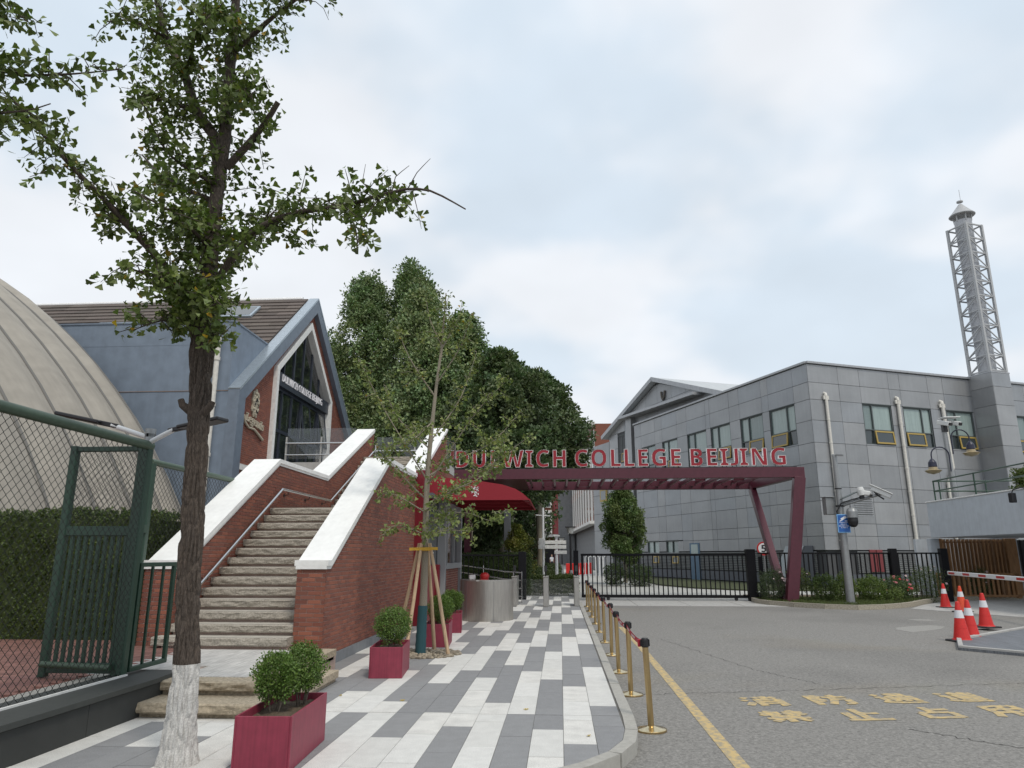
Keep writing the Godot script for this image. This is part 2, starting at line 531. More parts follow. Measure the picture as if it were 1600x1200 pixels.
func make_sky() -> ImageTexture:
	var w := 1024
	var h := 512
	var im := Image.create(w, h, false, Image.FORMAT_RGBF)
	var f := FastNoiseLite.new()
	f.seed = 5
	f.noise_type = FastNoiseLite.TYPE_SIMPLEX_SMOOTH
	f.frequency = 1.0
	f.fractal_octaves = 5
	f.fractal_gain = 0.5
	var g := FastNoiseLite.new()
	g.seed = 17
	g.frequency = 0.55
	g.fractal_octaves = 3
	for y in h:
		var el := PI * (0.5 - (y + 0.5) / h)
		for x in w:
			var az := TAU * (x + 0.5) / w
			var d := Vector3(cos(el) * cos(az), maxf(sin(el), 0.0), cos(el) * sin(az))
			# a cloud sheet overhead: the direction meets a flat layer
			var k := 1.0 / (d.y + 0.22)
			var p := Vector3(d.x * k, d.z * k, 3.0)
			var n := f.get_noise_3d(p.x * 1.1 + 3.0, p.y * 1.1, 1.0) * 0.75 + g.get_noise_3d(p.x * 1.2, p.y * 1.2, 4.0) * 0.6 + 0.03
			var wisp := f.get_noise_3d(p.x * 2.3, p.y * 2.3, 9.0)
			var cl := smoothstep(-0.20, 0.16, n + wisp * 0.12)
			var hz := pow(1.0 - clampf(d.y, 0, 1), 5.0)
			var blue := Color(0.60, 0.685, 0.775).lerp(Color(0.69, 0.765, 0.83), hz)
			var white := Color(0.765, 0.795, 0.84).lerp(Color(0.745, 0.785, 0.825), hz)
			var c := blue.lerp(white, cl)
			var m := 1.0 + wisp * 0.09 * (1.0 - hz)
			im.set_pixel(x, y, Color(c.r * m, c.g * m, c.b * m))
	return ImageTexture.create_from_image(im)

# ---------- brickwork ----------
func brick_face(par: Node, o: Vector3, U: Vector3, N: Vector3, poly: PackedVector2Array, near_n: int, pl := 0.21, ph := 0.065, start := 0.0) -> void:
	var lo := poly[0]
	var hi := poly[0]
	for p in poly:
		lo = lo.min(p); hi = hi.max(p)
	var bas := Basis(U, Vector3.UP, N) if U.cross(Vector3.UP).dot(N) > 0 else Basis(-U, Vector3.UP, N)
	var full := []
	var rest := MB.new()
	rest.colored = true
	var row := 0
	var y := lo.y
	var cols := [Color(0.22, 0.078, 0.052), Color(0.245, 0.088, 0.057), Color(0.19, 0.068, 0.048), Color(0.275, 0.098, 0.062), Color(0.205, 0.080, 0.057)]
	while y < hi.y - 0.01:
		var u := lo.x - (pl * 0.5 if row % 2 else 0.0) - start
		while u < hi.x:
			var a := Vector2(u + 0.004, y + 0.004)
			var b := Vector2(u + pl - 0.005, y + ph - 0.007)
			var ins := 0
			for q in [a, b, Vector2(a.x, b.y), Vector2(b.x, a.y)]:
				if Geometry2D.is_point_in_polygon(q, poly):
					ins += 1
			if ins == 4:
				var at := o + U * ((a.x + b.x) * 0.5) + Vector3.UP * ((a.y + b.y) * 0.5)
				full.append([at.distance_squared_to(EYE), at, absi(hash(Vector2(row, snappedf(u, 0.01)))) % 5])
			else:
				for piece in Geometry2D.intersect_polygons(PackedVector2Array([a, Vector2(b.x, a.y), b, Vector2(a.x, b.y)]), poly):
					if piece.size() < 3:
						continue
					rest.col = cols[absi(hash(Vector2(row, snappedf(u, 0.01)))) % 5]
					var flip := bas.x.dot(U) < 0
					var pc := PackedVector2Array()
					for q in piece:
						pc.append(Vector2(-q.x if flip else q.x, q.y))
					rest.prism(pc, 0.022, Transform3D(bas, o - N * 0.012))
			u += pl
		y += ph
		row += 1
	full.sort_custom(func(p, q): return p[0] < q[0])
	var bm: ArrayMesh = null
	if near_n > 0:
		var t := MB.new()
		t.box(Vector3.ZERO, Vector3(pl - 0.009, ph - 0.011, 0.03), Basis(), 0.003)
		bm = t.mesh()
	for i in full.size():
		var e: Array = full[i]
		var dz := R(-0.0015, 0.0025)
		if i < near_n:
			var b := part("brick", bm, M["brick%d" % e[2]], par, e[1] + N * (-0.004 + dz))
			b.basis = bas * Basis(Vector3.FORWARD, R(-0.004, 0.004))
		else:
			rest.col = cols[e[2]]
			rest.box(e[1] + N * (-0.004 + dz), Vector3(pl - 0.009, ph - 0.011, 0.03), bas)
	if rest.v.size():
		stuff(part("brick", rest, M.brick_vc, par))

func poly2(a: Array) -> PackedVector2Array:
	var p := PackedVector2Array()
	for q in a:
		p.append(Vector2(q[0], q[1]))
	return p

# ---------- ground, road and pavement ----------
func kerb_curve() -> Array:
	var c := Curve2D.new()
	var ps := [Vector2(-4.45, -3.9), Vector2(-3.2, -4.55), Vector2(-1.9, -5.1), Vector2(-0.9, -5.62), Vector2(-0.25, -6.02), Vector2(0.12, -6.36), Vector2(0.38, -6.72), Vector2(0.54, -7.12), Vector2(0.60, -7.55), Vector2(0.62, -8.1)]
	for i in ps.size():
		var t: Vector2 = (ps[mini(i + 1, ps.size() - 1)] - ps[maxi(i - 1, 0)]) * 0.17
		c.add_point(ps[i], -t, t)
	var out := []
	for p in c.get_baked_points():
		out.append(p)
	var z := -9.1
	while z > -27.3:
		out.append(Vector2(0.62, z))
		z -= 1.0
	return out

func ground() -> void:
	var g := MB.new()
	g.box(V(0, -1.0, -500), V(5000, 1.6, 5000))
	struct("ground", g, M.earth)
	# asphalt forecourt, finely divided so that dust and oil patches lie in it
	var a := MB.new()
	a.colored = true
	var f := FastNoiseLite.new()
	f.seed = 3; f.frequency = 0.16; f.fractal_octaves = 5
	var sp := FastNoiseLite.new()
	sp.seed = 8; sp.frequency = 0.9; sp.fractal_octaves = 3
	var tone := func(x: float, z: float) -> Color:
		var k: float = 1.0 + 0.30 * f.get_noise_2d(x, z) + 0.10 * sp.get_noise_2d(x, z)
		var tan_: float = smoothstep(0.05, 0.45, f.get_noise_2d(x * 0.6 + 40, z * 1.3)) * 0.10
		return Color(k * (1.0 + tan_), k * (1.0 + tan_ * 0.6), k)
	var step := 0.4
	var x := -9.0
	while x < 34.0:
		var z := -46.0
		while z < 8.0:
			var s: float = step if (z > -24.0 and x < 14.0 and x > -6.0) else step * 2.0
			var q := [Vector2(x, z + s), Vector2(x + step, z + s), Vector2(x + step, z), Vector2(x, z)]
			for o in [[0, 1, 2], [0, 2, 3]]:
				for j in [0, 2, 1]:
					var p: Vector2 = q[o[j]]
					a.v.append(V(p.x, ROAD, p.y)); a.n.append(Vector3.UP); a.c.append(tone.call(p.x, p.y))
			z += s
		x += step
	struct("road", a, M.asphalt)
	var far := MB.new()
	far.quad(V(-60, ROAD - 0.02, 60), V(120, ROAD - 0.02, 60), V(120, ROAD - 0.02, -70), V(-60, ROAD - 0.02, -70))
	struct("street", far, M.concrete)
	var w := MB.new()
	w.box(V(5.5, ROAD - 0.02, -29.0), V(11.0, 0.055, 4.3))
	struct("gate_apron", w, M.concrete)
	var cr := MB.new()
	for q in [[0.7, 0.0], [2.4, 0], [4.3, 0], [6.2, 0]]:
		cr.box(V(q[0] + 0.35, ROAD + 0.0095, -29.0), V(0.012, 0.002, 4.2))
	struct("apron_joint", cr, M.crack)
	var c := MB.new()
	c.prism(poly2([[0.7, 31.1], [20.0, 31.1], [20, 37.6], [9.2, 38.2], [7.0, 40.5], [5.6, 45], [5.2, 60], [2.4, 140], [-3.5, 140], [-1.2, 60], [-0.2, 40]]), 0.2, Transform3D(Basis(Vector3.RIGHT, -PI / 2), V(0, ROAD - 0.19, 0)))
	struct("campus_road", c, M.campus)
	var l := MB.new()
	l.prism(poly2([[22, 37.9], [9.6, 38.5], [7.4, 40.9], [6.0, 45.2], [5.6, 62], [22, 62]]), 0.2, Transform3D(Basis(Vector3.RIGHT, -PI / 2), V(0, -0.26, 0)))
	struct("lawn", l, M.lawn)
	for q in [[[8.4, 19.29], [9.0, 19.75], [9.63, 20.04], [9.75, 19.6], [9.36, 19.04], [8.7, 18.5], [8.29, 18.22], [8.2, 18.8]], [[9.8, 21.8], [10.45, 21.85], [10.4, 21.3], [9.9, 21.4]]]:
		var pm := MB.new()
		pm.prism(poly2(q), 0.02, Transform3D(Basis(Vector3.RIGHT, -PI / 2), V(0, ROAD - 0.016, 0)))
		struct("road_patch", pm, M.patch)
	cracks()

func cracks() -> void:
	var i := 0
	for path in [[Vector2(2.1, -16.6), Vector2(3.05, -12.2), Vector2(3.6, -11.0)], [Vector2(0.95, -10.0), Vector2(3.2, -10.45), Vector2(6.4, -11.2), Vector2(9.5, -11.6)], [Vector2(3.6, -8.3), Vector2(4.4, -7.5), Vector2(5.2, -7.1)]]:
		var m := MB.new()
		for k in path.size() - 1:
			var n := 26
			for j in n:
				var a: Vector2 = path[k].lerp(path[k + 1], j / float(n))
				var b: Vector2 = path[k].lerp(path[k + 1], (j + 1) / float(n))
				a += Vector2(sin(j * 2.1 + k) * 0.03, cos(j * 1.7) * 0.04)
				b += Vector2(sin((j + 1) * 2.1 + k) * 0.03, cos((j + 1) * 1.7) * 0.04)
				var w: float = 0.0022 + 0.003 * absf(sin(j * 0.9 + i))
				var d := (b - a).orthogonal().normalized() * w
				m.quad(V(a.x - d.x, ROAD + 0.003, a.y - d.y), V(b.x - d.x, ROAD + 0.003, b.y - d.y), V(b.x + d.x, ROAD + 0.003, b.y + d.y), V(a.x + d.x, ROAD + 0.003, a.y + d.y))
		struct("road_crack", m, M.crack)
		i += 1

func pavement() -> void:
	var edge := kerb_curve()
	var outline := PackedVector2Array()
	for p in edge:
		outline.append(p)
	outline.append(Vector2(0.62, -31.0))
	outline.append(Vector2(-4.45, -31.0))
	var root := Node3D.new()
	root.name = "pavement"
	add_child(root)
	root.set_meta("kind", "structure")
	var flat := Transform3D(Basis(Vector3.RIGHT, Vector3.BACK, Vector3.DOWN), V(0, 0, 0)) # polygon (x, z) to the ground plane
	var bed := MB.new()
	bed.prism(outline, 0.2, Transform3D(flat.basis, V(0, -0.006, 0)))
	part("bed", bed, M.joint, root)
	var rows := {3: -8.62, 2: -8.62, 1: -6.95, 0: -6.95}
	var near := {1: -8.62, 0: -6.95, -1: -4.6, -2: -8.15, -3: -5.85, -4: -7.55, -5: -5.3, -6: -4.2, -7: -5.85, -8: -8.13, -9: -6.45, -10: -5.3, -11: -4.6, -12: -7.0, -13: -6.6, -14: -7.55, -15: -5.0}
	var full := []
	var rest := {"w": MB.new(), "g": MB.new()}
	var pieces := []
	for i in range(-15, 2):
		var x0: float = i * 0.3 + (0.0 if i < 1 else 0.0)
		var z: float = near[i] + 5.75
		var k := 0
		while z > -30.8:
			# white runs of three slabs (2.875 m) alternate with grey ones
			var white: bool = (k / 3) % 2 == 0
			var z1 := z - 0.9583
			var rect := PackedVector2Array([Vector2(x0 + 0.0025, z1 + 0.0025), Vector2(x0 + 0.2975, z1 + 0.0025), Vector2(x0 + 0.2975, z - 0.0025), Vector2(x0 + 0.0025, z - 0.0025)])
			if z1 < -8.13 and z > -8.13: # the wide expansion joint
				pieces.append([PackedVector2Array([rect[0], rect[1], Vector2(x0 + 0.2985, -8.138), Vector2(x0 + 0.0015, -8.138)]), white])
				pieces.append([PackedVector2Array([Vector2(x0 + 0.0015, -8.122), Vector2(x0 + 0.2985, -8.122), rect[2], rect[3]]), white])
			else:
				pieces.append([rect, white])
			z = z1
			k += 1
	var list := []
	for e in pieces:
		for q in Geometry2D.intersect_polygons(e[0], outline):
			var c := Vector2.ZERO
			for p in q:
				c += p
			c /= q.size()
			if c.y > -4.6 and c.x > -9:
				pass
			list.append([c.distance_squared_to(Vector2(0, 0)) + (500.0 if c.y > -5.6 else 0.0), q, e[1]])
	list.sort_custom(func(a, b): return a[0] < b[0])
	for j in list.size():
		var e: Array = list[j]
		var dy := R(-0.0014, 0.0014)
		if j < 300:
			var m := MB.new()
			m.prism(e[1], 0.03, Transform3D(flat.basis, V(0, dy, 0)))
			var mt: Material = M[["paver_white", "paver_white2", "paver_white3"][j * 7 % 3]] if e[2] else M[["paver_grey", "paver_grey2"][j % 2]]
			part("paver", m, mt, root)
		else:
			rest["w" if e[2] else "g"].prism(e[1], 0.03, Transform3D(flat.basis, V(0, dy, 0)))
	stuff(part("paver", rest.w, M.paver_white, root))
	stuff(part("paver", rest.g, M.paver_grey, root))
	# kerb stones, each one cut to the curve
	var kr := Node3D.new()
	kr.name = "kerb"
	add_child(kr)
	kr.set_meta("kind", "structure")
	var acc := 0.0
	var run := [edge[0]]
	for i in range(1, edge.size()):
		acc += edge[i].distance_to(edge[i - 1])
		run.append(edge[i])
		if acc > (0.62 if edge[i].y > -8.2 else 0.95):
			var pg := PackedVector2Array()
			var outer := []
			for k in run.size():
				var t: Vector2 = (run[mini(k + 1, run.size() - 1)] - run[maxi(k - 1, 0)]).normalized()
				var nn := Vector2(-t.y, t.x)
				if nn.x < 0 and absf(nn.x) > 0.3 or nn.y < -0.5:
					nn = -nn
				pg.append(run[k] + nn * 0.004 + (t * 0.004 if k == 0 else (-t * 0.004 if k == run.size() - 1 else Vector2.ZERO)))
				outer.append(run[k] + nn * 0.125 + (t * 0.004 if k == 0 else (-t * 0.004 if k == run.size() - 1 else Vector2.ZERO)))
			outer.reverse()
			for p in outer:
				pg.append(p)
			var m := MB.new()
			m.prism(pg, 0.16, Transform3D(flat.basis, V(0, R(-0.003, 0.003), 0)))
			part("kerb_stone", m, M.kerb, kr)
			acc = 0.0
			run = [edge[i]]

func road_marks() -> void:
	var line := MB.new()
	var xs := [[1.56, -4.5], [1.53, -6.76], [1.55, -11.0], [1.56, -15.1], [1.5, -19.0]]
	for i in xs.size() - 1:
		var a: Array = xs[i]
		var b: Array = xs[i + 1]
		line.quad(V(a[0] - 0.065, ROAD + 0.004, a[1]), V(a[0] + 0.065, ROAD + 0.004, a[1]), V(b[0] + 0.065, ROAD + 0.004, b[1]), V(b[0] - 0.065, ROAD + 0.004, b[1]))
	struct("yellow_line", line, M.road_paint)
	var chars := {
		"xiao": "10,90,22,80;5,66,17,56;8,10,23,38;62,98,62,68;39,92,48,76;88,92,77,76;40,65,88,65;40,68,40,4;88,68,88,3;40,46,88,46;40,27,88,27;89,6,75,6",
		"fang": "10,97,10,2;8,93,34,93;33,93,22,64;22,64,33,44;33,44,16,31;64,99,69,84;39,76,98,76;60,76,57,45;57,45,37,3;59,52,90,52;89,54,85,5;86,6,68,6",
		"tong": "9,92,19,80;4,62,22,62;20,64,20,24;20,24,5,9;13,15,36,6;34,6,98,5;39,93,86,93;85,93,68,79;51,87,61,77;39,73,89,73;40,73,40,17;88,75,88,17;40,54,88,54;40,37,88,37;64,73,64,17",
		"dao": "9,92,19,80;4,62,22,62;20,64,20,24;20,24,5,9;13,15,36,6;34,6,98,5;48,99,55,87;81,99,73,87;35,84,97,84;64,84,58,70;42,69,88,69;43,71,43,17;87,71,87,17;43,53,87,53;43,36,87,36;43,20,87,20",
		"jin": "5,81,47,81;26,98,26,53;25,79,5,57;28,79,45,61;53,81,96,81;74,98,74,53;73,79,54,60;76,79,96,57;18,48,82,48;6,32,95,32;50,32,50,2;32,24,14,7;68,24,88,7",
		"zhi": "49,97,49,6;49,57,90,57;21,66,21,6;3,6,97,6",
		"zhan": "47,98,47,50;47,75,92,75;17,51,84,51;18,51,18,3;83,51,83,3;18,8,83,8",
		"yong": "19,93,19,36;19,38,4,3;17,92,90,92;88,94,88,4;89,6,72,6;19,65,88,65;19,38,88,38;54,92,54,5"}
	var root := thing("road_lettering", "two rows of faded yellow fire lane characters painted on the asphalt", "road marking", V(0, ROAD + 0.0045, 0))
	var e := Vector2(cos(0.17), -sin(0.17))
	var dn := Vector2(sin(0.06), cos(0.06))
	var k := 0
	for nm in ["xiao", "fang", "tong", "dao", "jin", "zhi", "zhan", "yong"]:
		var row := k / 4
		var o := Vector2(2.2, -9.92) + e * (k % 4) * (0.885 if row == 0 else 0.905) + dn * row * 0.84
		if row == 1:
			o += e * -0.03
		var m := MB.new()
		var lift := 0.0
		for s in chars[nm].split(";"):
			var t: PackedStringArray = s.split(",")
			var a := Vector2(float(t[0]), 100 - float(t[1])) / 100.0
			var b := Vector2(float(t[2]), 100 - float(t[3])) / 100.0
			a = a * Vector2(0.56, 0.60); b = b * Vector2(0.56, 0.60)
			var d := (b - a).orthogonal().normalized() * (0.052 if absf(b.x - a.x) < absf(b.y - a.y) else 0.047)
			var qs := []
			for q in [a - d, b - d, b + d, a + d]:
				var w: Vector2 = o + e * q.x + dn * q.y
				qs.append(V(w.x, lift, w.y))
			if (qs[1] - qs[0]).cross(qs[2] - qs[0]).y < 0:
				qs.reverse()
			m.quad(qs[0], qs[1], qs[2], qs[3])
			lift += 0.00012
		part("character", m, M.road_paint, root)
		k += 1

# ---------- left: wall, steps, stairs ----------
func granite_wall() -> void:
	var t := thing("granite_wall", "low black granite retaining wall under the green chain-link fence", "wall")
	var z := -2.0
	while z > -8.2:
		var z1 := maxf(z - 1.22, -8.25)
		var m := MB.new()
		m.box(V(-4.6, 0.14, (z + z1) / 2), V(0.3, 0.29, absf(z1 - z) - 0.006), Basis(), 0.003)
		part("slab", m, M.dark_granite, t)
		z = z1
	var c := MB.new()
	c.prism(poly2([[-5.1, -2.0], [-4.42, -2.0], [-4.42, -7.95], [-4.48, -8.55], [-5.1, -8.55]]), 0.05, Transform3D(Basis(Vector3.RIGHT, Vector3.BACK, Vector3.DOWN), V(0, 0.345, 0)))
	part("cap", c, M.dark_granite_top, t)
	var l := MB.new()
	l.box(V(-4.86, 0.353, -5.1), V(0.03, 0.02, 6.0))
	part("edge_strip", l, M.white_paint, t)

func rough_slab(m: MB, x0: float, x1: float, y0: float, y1: float, z0: float, z1: float, sd: int) -> void: # stone tread whose front face (at z1) is split rough
	var f := FastNoiseLite.new()
	f.seed = sd; f.frequency = 3.2; f.fractal_octaves = 4
	var nx := int((x1 - x0) / 0.035)
	var ny := 6
	var pt := func(i: int, j: int) -> Vector3:
		var x: float = x0 + (x1 - x0) * i / nx
		var y: float = y0 + (y1 - y0) * j / ny
		var edge: float = 0.0 if j == ny else (0.35 if j == 0 else 1.0)
		var d: float = (0.012 + f.get_noise_2d(x, y * 2.5) * 0.030) * edge
		return Vector3(x, y, z1 + d - (0.008 if j == ny else 0.0))
	for i in nx:
		for j in ny:
			m.quad(pt.call(i, j), pt.call(i + 1, j), pt.call(i + 1, j + 1), pt.call(i, j + 1))
		m.quad(pt.call(i, ny), pt.call(i + 1, ny), V(x0 + (x1 - x0) * (i + 1) / nx, y1, z0), V(x0 + (x1 - x0) * i / nx, y1, z0))
	m.quad(V(x0, y0, z0), V(x0, y0, z1), V(x0, y1, z1), V(x0, y1, z0))
	m.quad(V(x1, y0, z1), V(x1, y0, z0), V(x1, y1, z0), V(x1, y1, z1))
	m.quad(V(x0, y0, z0), V(x1, y0, z0), V(x1, y0, z1), V(x0, y0, z1))

func plinth_steps() -> void:
	var t := thing("entrance_steps", "two broad yellow granite steps in front of the pale stone landing", "steps")
	var y := 0.0
	for q in [[-4.45, -3.02, -7.68, -10.0], [-4.45, -3.36, -8.1, -10.95]]:
		var r := MB.new()
		r.box(V((q[0] + q[1]) / 2 - 0.02, y + 0.025, (q[2] + q[3]) / 2 - 0.03), V(q[1] - q[0] - 0.04, 0.055, q[2] - q[3] - 0.06))
		part("riser", r, M.yellow_granite, t)
		var m := MB.new()
		rough_slab(m, q[0], q[1], y + 0.05, y + 0.15, q[2] - 0.5, q[2], int(y * 100) + 3)
		m.box(V((q[0] + q[1]) / 2, y + 0.099, (q[2] - 0.5 + q[3]) / 2), V(q[1] - q[0], 0.098, q[2] - 0.5 - q[3]), Basis(), 0.006)
		part("tread", m, M.yellow_granite, t)
		y += 0.15
	var l := MB.new()
	var n := 0
	for x in 3:
		for z in 3:
			l = MB.new()
			l.box(V(-5.9 + x * 0.82, 0.297, -8.75 - z * 0.78), V(0.815, 0.02, 0.775), Basis(), 0.002)
			if x == 2 and z == 0:
				l = MB.new(); l.box(V(-4.0, 0.297, -8.75), V(0.815, 0.02, 0.775), Basis(), 0.002)
			part("landing_slab", l, M.landing, t)
			n += 1
	var b := MB.new()
	b.box(V(-5.0, 0.14, -9.75), V(3.2, 0.29, 2.6))
	part("landing_bed", b, M.mortar, t)

const ST_Z := -10.72
func stairs() -> void:
	var t := thing("stone_stairs", "flight of rough granite stairs rising between two brick walls", "stairs")
	var core := MB.new()
	var pts := [[-ST_Z + 0.12, 0.0]]
	for fl in 2:
		var n: int = 14 if fl == 0 else 12
		var zb: float = ST_Z if fl == 0 else -18.05
		var yb: float = 0.3 if fl == 0 else 2.61
		for i in n:
			var y := yb + 0.165 * (i + 1)
			var z := zb - 0.285 * i
			var m := MB.new()
			var x0 := -5.985
			var x1 := -4.04
			if fl == 0 and i == 0:
				x0 = -6.12
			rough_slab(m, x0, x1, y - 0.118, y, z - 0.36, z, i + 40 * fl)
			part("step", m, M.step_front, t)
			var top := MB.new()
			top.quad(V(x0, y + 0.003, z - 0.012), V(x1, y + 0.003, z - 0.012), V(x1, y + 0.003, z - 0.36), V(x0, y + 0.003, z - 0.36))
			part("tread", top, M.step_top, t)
			pts.append([-z + 0.06, y - 0.17]); pts.append([-z + 0.06, y - 0.01])
	pts.append([22.4, 4.55]); pts.append([22.4, 0.0])
	core.prism(poly2(pts), 1.92, Transform3D(Basis(Vector3.FORWARD, Vector3.UP, Vector3.RIGHT), V(-5.98, 0, 0)))
	part("core", core, M.mortar, t)
	var ld := MB.new()
	ld.box(V(-5.01, 2.60, -16.6), V(1.93, 0.03, 2.9))
	part("landing", ld, M.landing, t)

func cope(m: MB, x0: float, x1: float, prof: Array) -> void: # white coping laid along a (z, y) line, with a rolled lower edge
	for k in 2:
		var th: float = 0.085 if k == 0 else 0.045
		var grow: float = 0.0 if k == 0 else -0.022
		var top := []
		var bot := []
		for i in prof.size():
			var p: Vector2 = prof[i]
			var up := 0.055 if k == 0 else 0.0
			var d0: Vector2 = ((prof[i] - prof[i - 1]) if i > 0 else (prof[1] - prof[0])).normalized()
			var d1: Vector2 = ((prof[i + 1] - prof[i]) if i < prof.size() - 1 else d0).normalized()
			var n0 := Vector2(d0.y, -d0.x)
			var n1 := Vector2(d1.y, -d1.x)
			if n0.y < 0: n0 = -n0
			if n1.y < 0: n1 = -n1
			var nn := (n0 + n1).normalized()
			nn /= maxf(nn.dot(n0), 0.5)
			bot.append(p + nn * (up if k == 0 else 0.006)); top.append(p + nn * (up + th if k == 0 else 0.056))
		for i in prof.size() - 1:
			var a := [bot[i], bot[i + 1], top[i + 1], top[i]]
			var L := []
			var Rr := []
			for q in a:
				L.append(Vector3(x0 - grow, q.y, q.x)); Rr.append(Vector3(x1 + grow, q.y, q.x))
			m.quad(L[3], Rr[3], Rr[2], L[2])
			m.quad(L[0], L[1], Rr[1], Rr[0])
			m.quad(Rr[0], Rr[1], Rr[2], Rr[3])
			m.quad(L[1], L[0], L[3], L[2])
		for e in [0, prof.size() - 1]:
			var A := V(x0 - grow, bot[e].y, bot[e].x)
			var B := V(x1 + grow, bot[e].y, bot[e].x)
			var C := V(x1 + grow, top[e].y, top[e].x)
			var D := V(x0 - grow, top[e].y, top[e].x)
			if e == 0: m.quad(A, B, C, D)
			else: m.quad(B, A, D, C)

const PROF := [[-11.0, 1.44], [-11.16, 1.44], [-14.72, 3.52], [-17.95, 3.52], [-22.3, 5.52]]
func stair_walls() -> void:
	for side in 2:
		var x0: float = [-6.5, -4.06][side]
		var x1: float = [-5.99, -3.6][side]
		var t := thing("brick_wall", ["left brick stair wall with white coping and a steel handrail", "right brick stair wall with white coping, beside the patterned pavement"][side], "wall", Vector3.ZERO, 0, "brick walls along the stairs")
		var pts := [[11.0, 0.0]]
		var prof := []
		for p in PROF:
			pts.append([-p[0], p[1]])
			prof.append(Vector2(p[0], p[1]))
		pts.append([22.3, 0.0])
		var body := MB.new()
		body.prism(poly2(pts), x1 - x0 - 0.024, Transform3D(Basis(Vector3.FORWARD, Vector3.UP, Vector3.RIGHT), V(x0 + 0.012, 0, 0.012)))
		part("core", body, M.mortar, t)
		var face := []
		var floor_y: float = 0.16 if side == 1 else 0.31
		face.append([11.0, floor_y])
		for p in PROF:
			face.append([-p[0], p[1]])
		face.append([22.3, floor_y])
		# long face seen by the camera, then the narrow front
		brick_face(t, V(x1 - 0.012, 0, 0), Vector3.FORWARD, Vector3.RIGHT, poly2(face), 215 if side == 1 else 150, 0.21, 0.065, 0.05)
		brick_face(t, V(0, 0, -10.988), Vector3.RIGHT, Vector3.BACK, poly2([[x0 + 0.004, 0.31 if side == 0 else 0.02], [x1 - 0.004, 0.31 if side == 0 else 0.02], [x1 - 0.004, 1.44], [x0 + 0.004, 1.44]]), 85 if side == 1 else 50, 0.21, 0.065, 0.02)
		if side == 1:
			brick_face(t, V(x0 + 0.012, 0, 0), Vector3.FORWARD, Vector3.LEFT, poly2(face), 0)
			var pl := MB.new()
			pl.box(V(x1 - 0.1, 0.08, -15.0), V(0.24, 0.16, 7.9))
			part("plinth", pl, M.plinth, t)
		var end := MB.new()
		end.box(V((x0 + x1) / 2, 2.76, -22.3), V(x1 - x0 - 0.01, 5.5, 0.02))
		part("end_face", end, M.brick1, t)
		var c := MB.new()
		prof[0] = Vector2(-10.95, 1.44)
		cope(c, x0 - 0.035, x1 + 0.035, prof)
		part("coping", c, M.white_stone, t)
		if side == 0:
			var rail := MB.new()
			var hx := x1 + 0.11
			var rp := [V(hx, 0.98, -10.9), V(hx, 0.98, -11.2), V(hx, 3.02, -14.72), V(hx, 3.02, -17.95), V(hx, 5.02, -22.25)]
			for i in 4:
				rail.tube([rp[i], rp[i + 1]], 0.03, 10)
			part("handrail", rail, M.chrome, t)
			for q in [[1.35, -11.84], [2.3, -13.48], [3.02, -15.1], [3.02, -16.4], [3.02, -17.6], [3.75, -19.5], [4.6, -21.34]]:
				var b := MB.new()
				b.tube([V(hx, q[0] - 0.02, q[1]), V(hx - 0.02, q[0] - 0.09, q[1]), V(x1, q[0] - 0.1, q[1])], 0.009, 6)
				b.lathe([Vector2(0, 0.012), Vector2(0.035, 0.012), Vector2(0.035, 0)], 10, V(x1 + 0.002, q[0] - 0.1, q[1]), Basis(Vector3.FORWARD, Vector3.RIGHT, Vector3.DOWN))
				part("bracket", b, M.black, t)

# ---------- left: terrace, gabled hall ----------
func terrace() -> void:
	var t := thing("terrace", "raised terrace at the head of the stairs with glass balustrades", "terrace")
	var d := MB.new()
	d.box(V(-7.75, 4.45, -23.5), V(2.4, 0.28, 2.4))
	d.box(V(-8.75, 4.46, -26.2), V(4.5, 0.28, 3.0))
	d.box(V(-5.1, 4.458, -23.4), V(2.9, 0.276, 1.9))
	part("deck", d, M.concrete, t)
	var w := MB.new()
	w.box(V(-8.9, 2.15, -26.0), V(4.2, 4.3, 2.2))
	w.box(V(-5.0, 2.15, -23.4), V(2.7, 4.3, 1.86))
	part("base", w, M.brick2, t)
	var runs := [[V(-8.93, 4.6, -22.4), V(-6.6, 4.6, -22.4)], [V(-6.45, 4.6, -24.3), V(-3.65, 4.6, -24.3)], [V(-3.64, 4.6, -22.4), V(-3.64, 4.6, -24.3)]]
	for r in runs:
		var a: Vector3 = r[0]
		var b: Vector3 = r[1]
		var n := int(round(a.distance_to(b) / 1.35))
		for i in n + 1:
			var p := a.lerp(b, i / float(n))
			var m := MB.new()
			m.box(p + V(0, 0.42, 0), V(0.05, 0.84, 0.05))
			part("post", m, M.steel_side, t)
			if i < n:
				var q := a.lerp(b, (i + 1) / float(n))
				var g := MB.new()
				g.bar(p.lerp(q, 0.5) + V(0, 0.12, 0), p.lerp(q, 0.5) + V(0, 1.12, 0), 0.012 if absf(a.x - b.x) < 0.1 else p.distance_to(q) - 0.04, p.distance_to(q) - 0.04 if absf(a.x - b.x) < 0.1 else 0.012, Vector3.BACK)
				part("glass_panel", g, M.glass, t)
		var h := MB.new()
		h.tube([a + V(0, 0.62, 0.07), b + V(0, 0.62, 0.07)], 0.026, 8)
		h.tube([a + V(0, 0.24, 0.07), b + V(0, 0.24, 0.07)], 0.02, 8)
		part("handrail", h, M.chrome, t)

const GX := -11.0
func gable(s: float) -> PackedVector2Array: # outline in (distance along -z, height), drawn in by s
	var a := 0.84
	var k := s * sqrt(1.0 + a * a)
	return poly2([[22.6 + s, 0], [22.6 + s, 7.15 + a * s - k], [29.5, 12.95 - k], [36.4 - s, 7.15 + a * s - k], [36.4 - s, 0]])

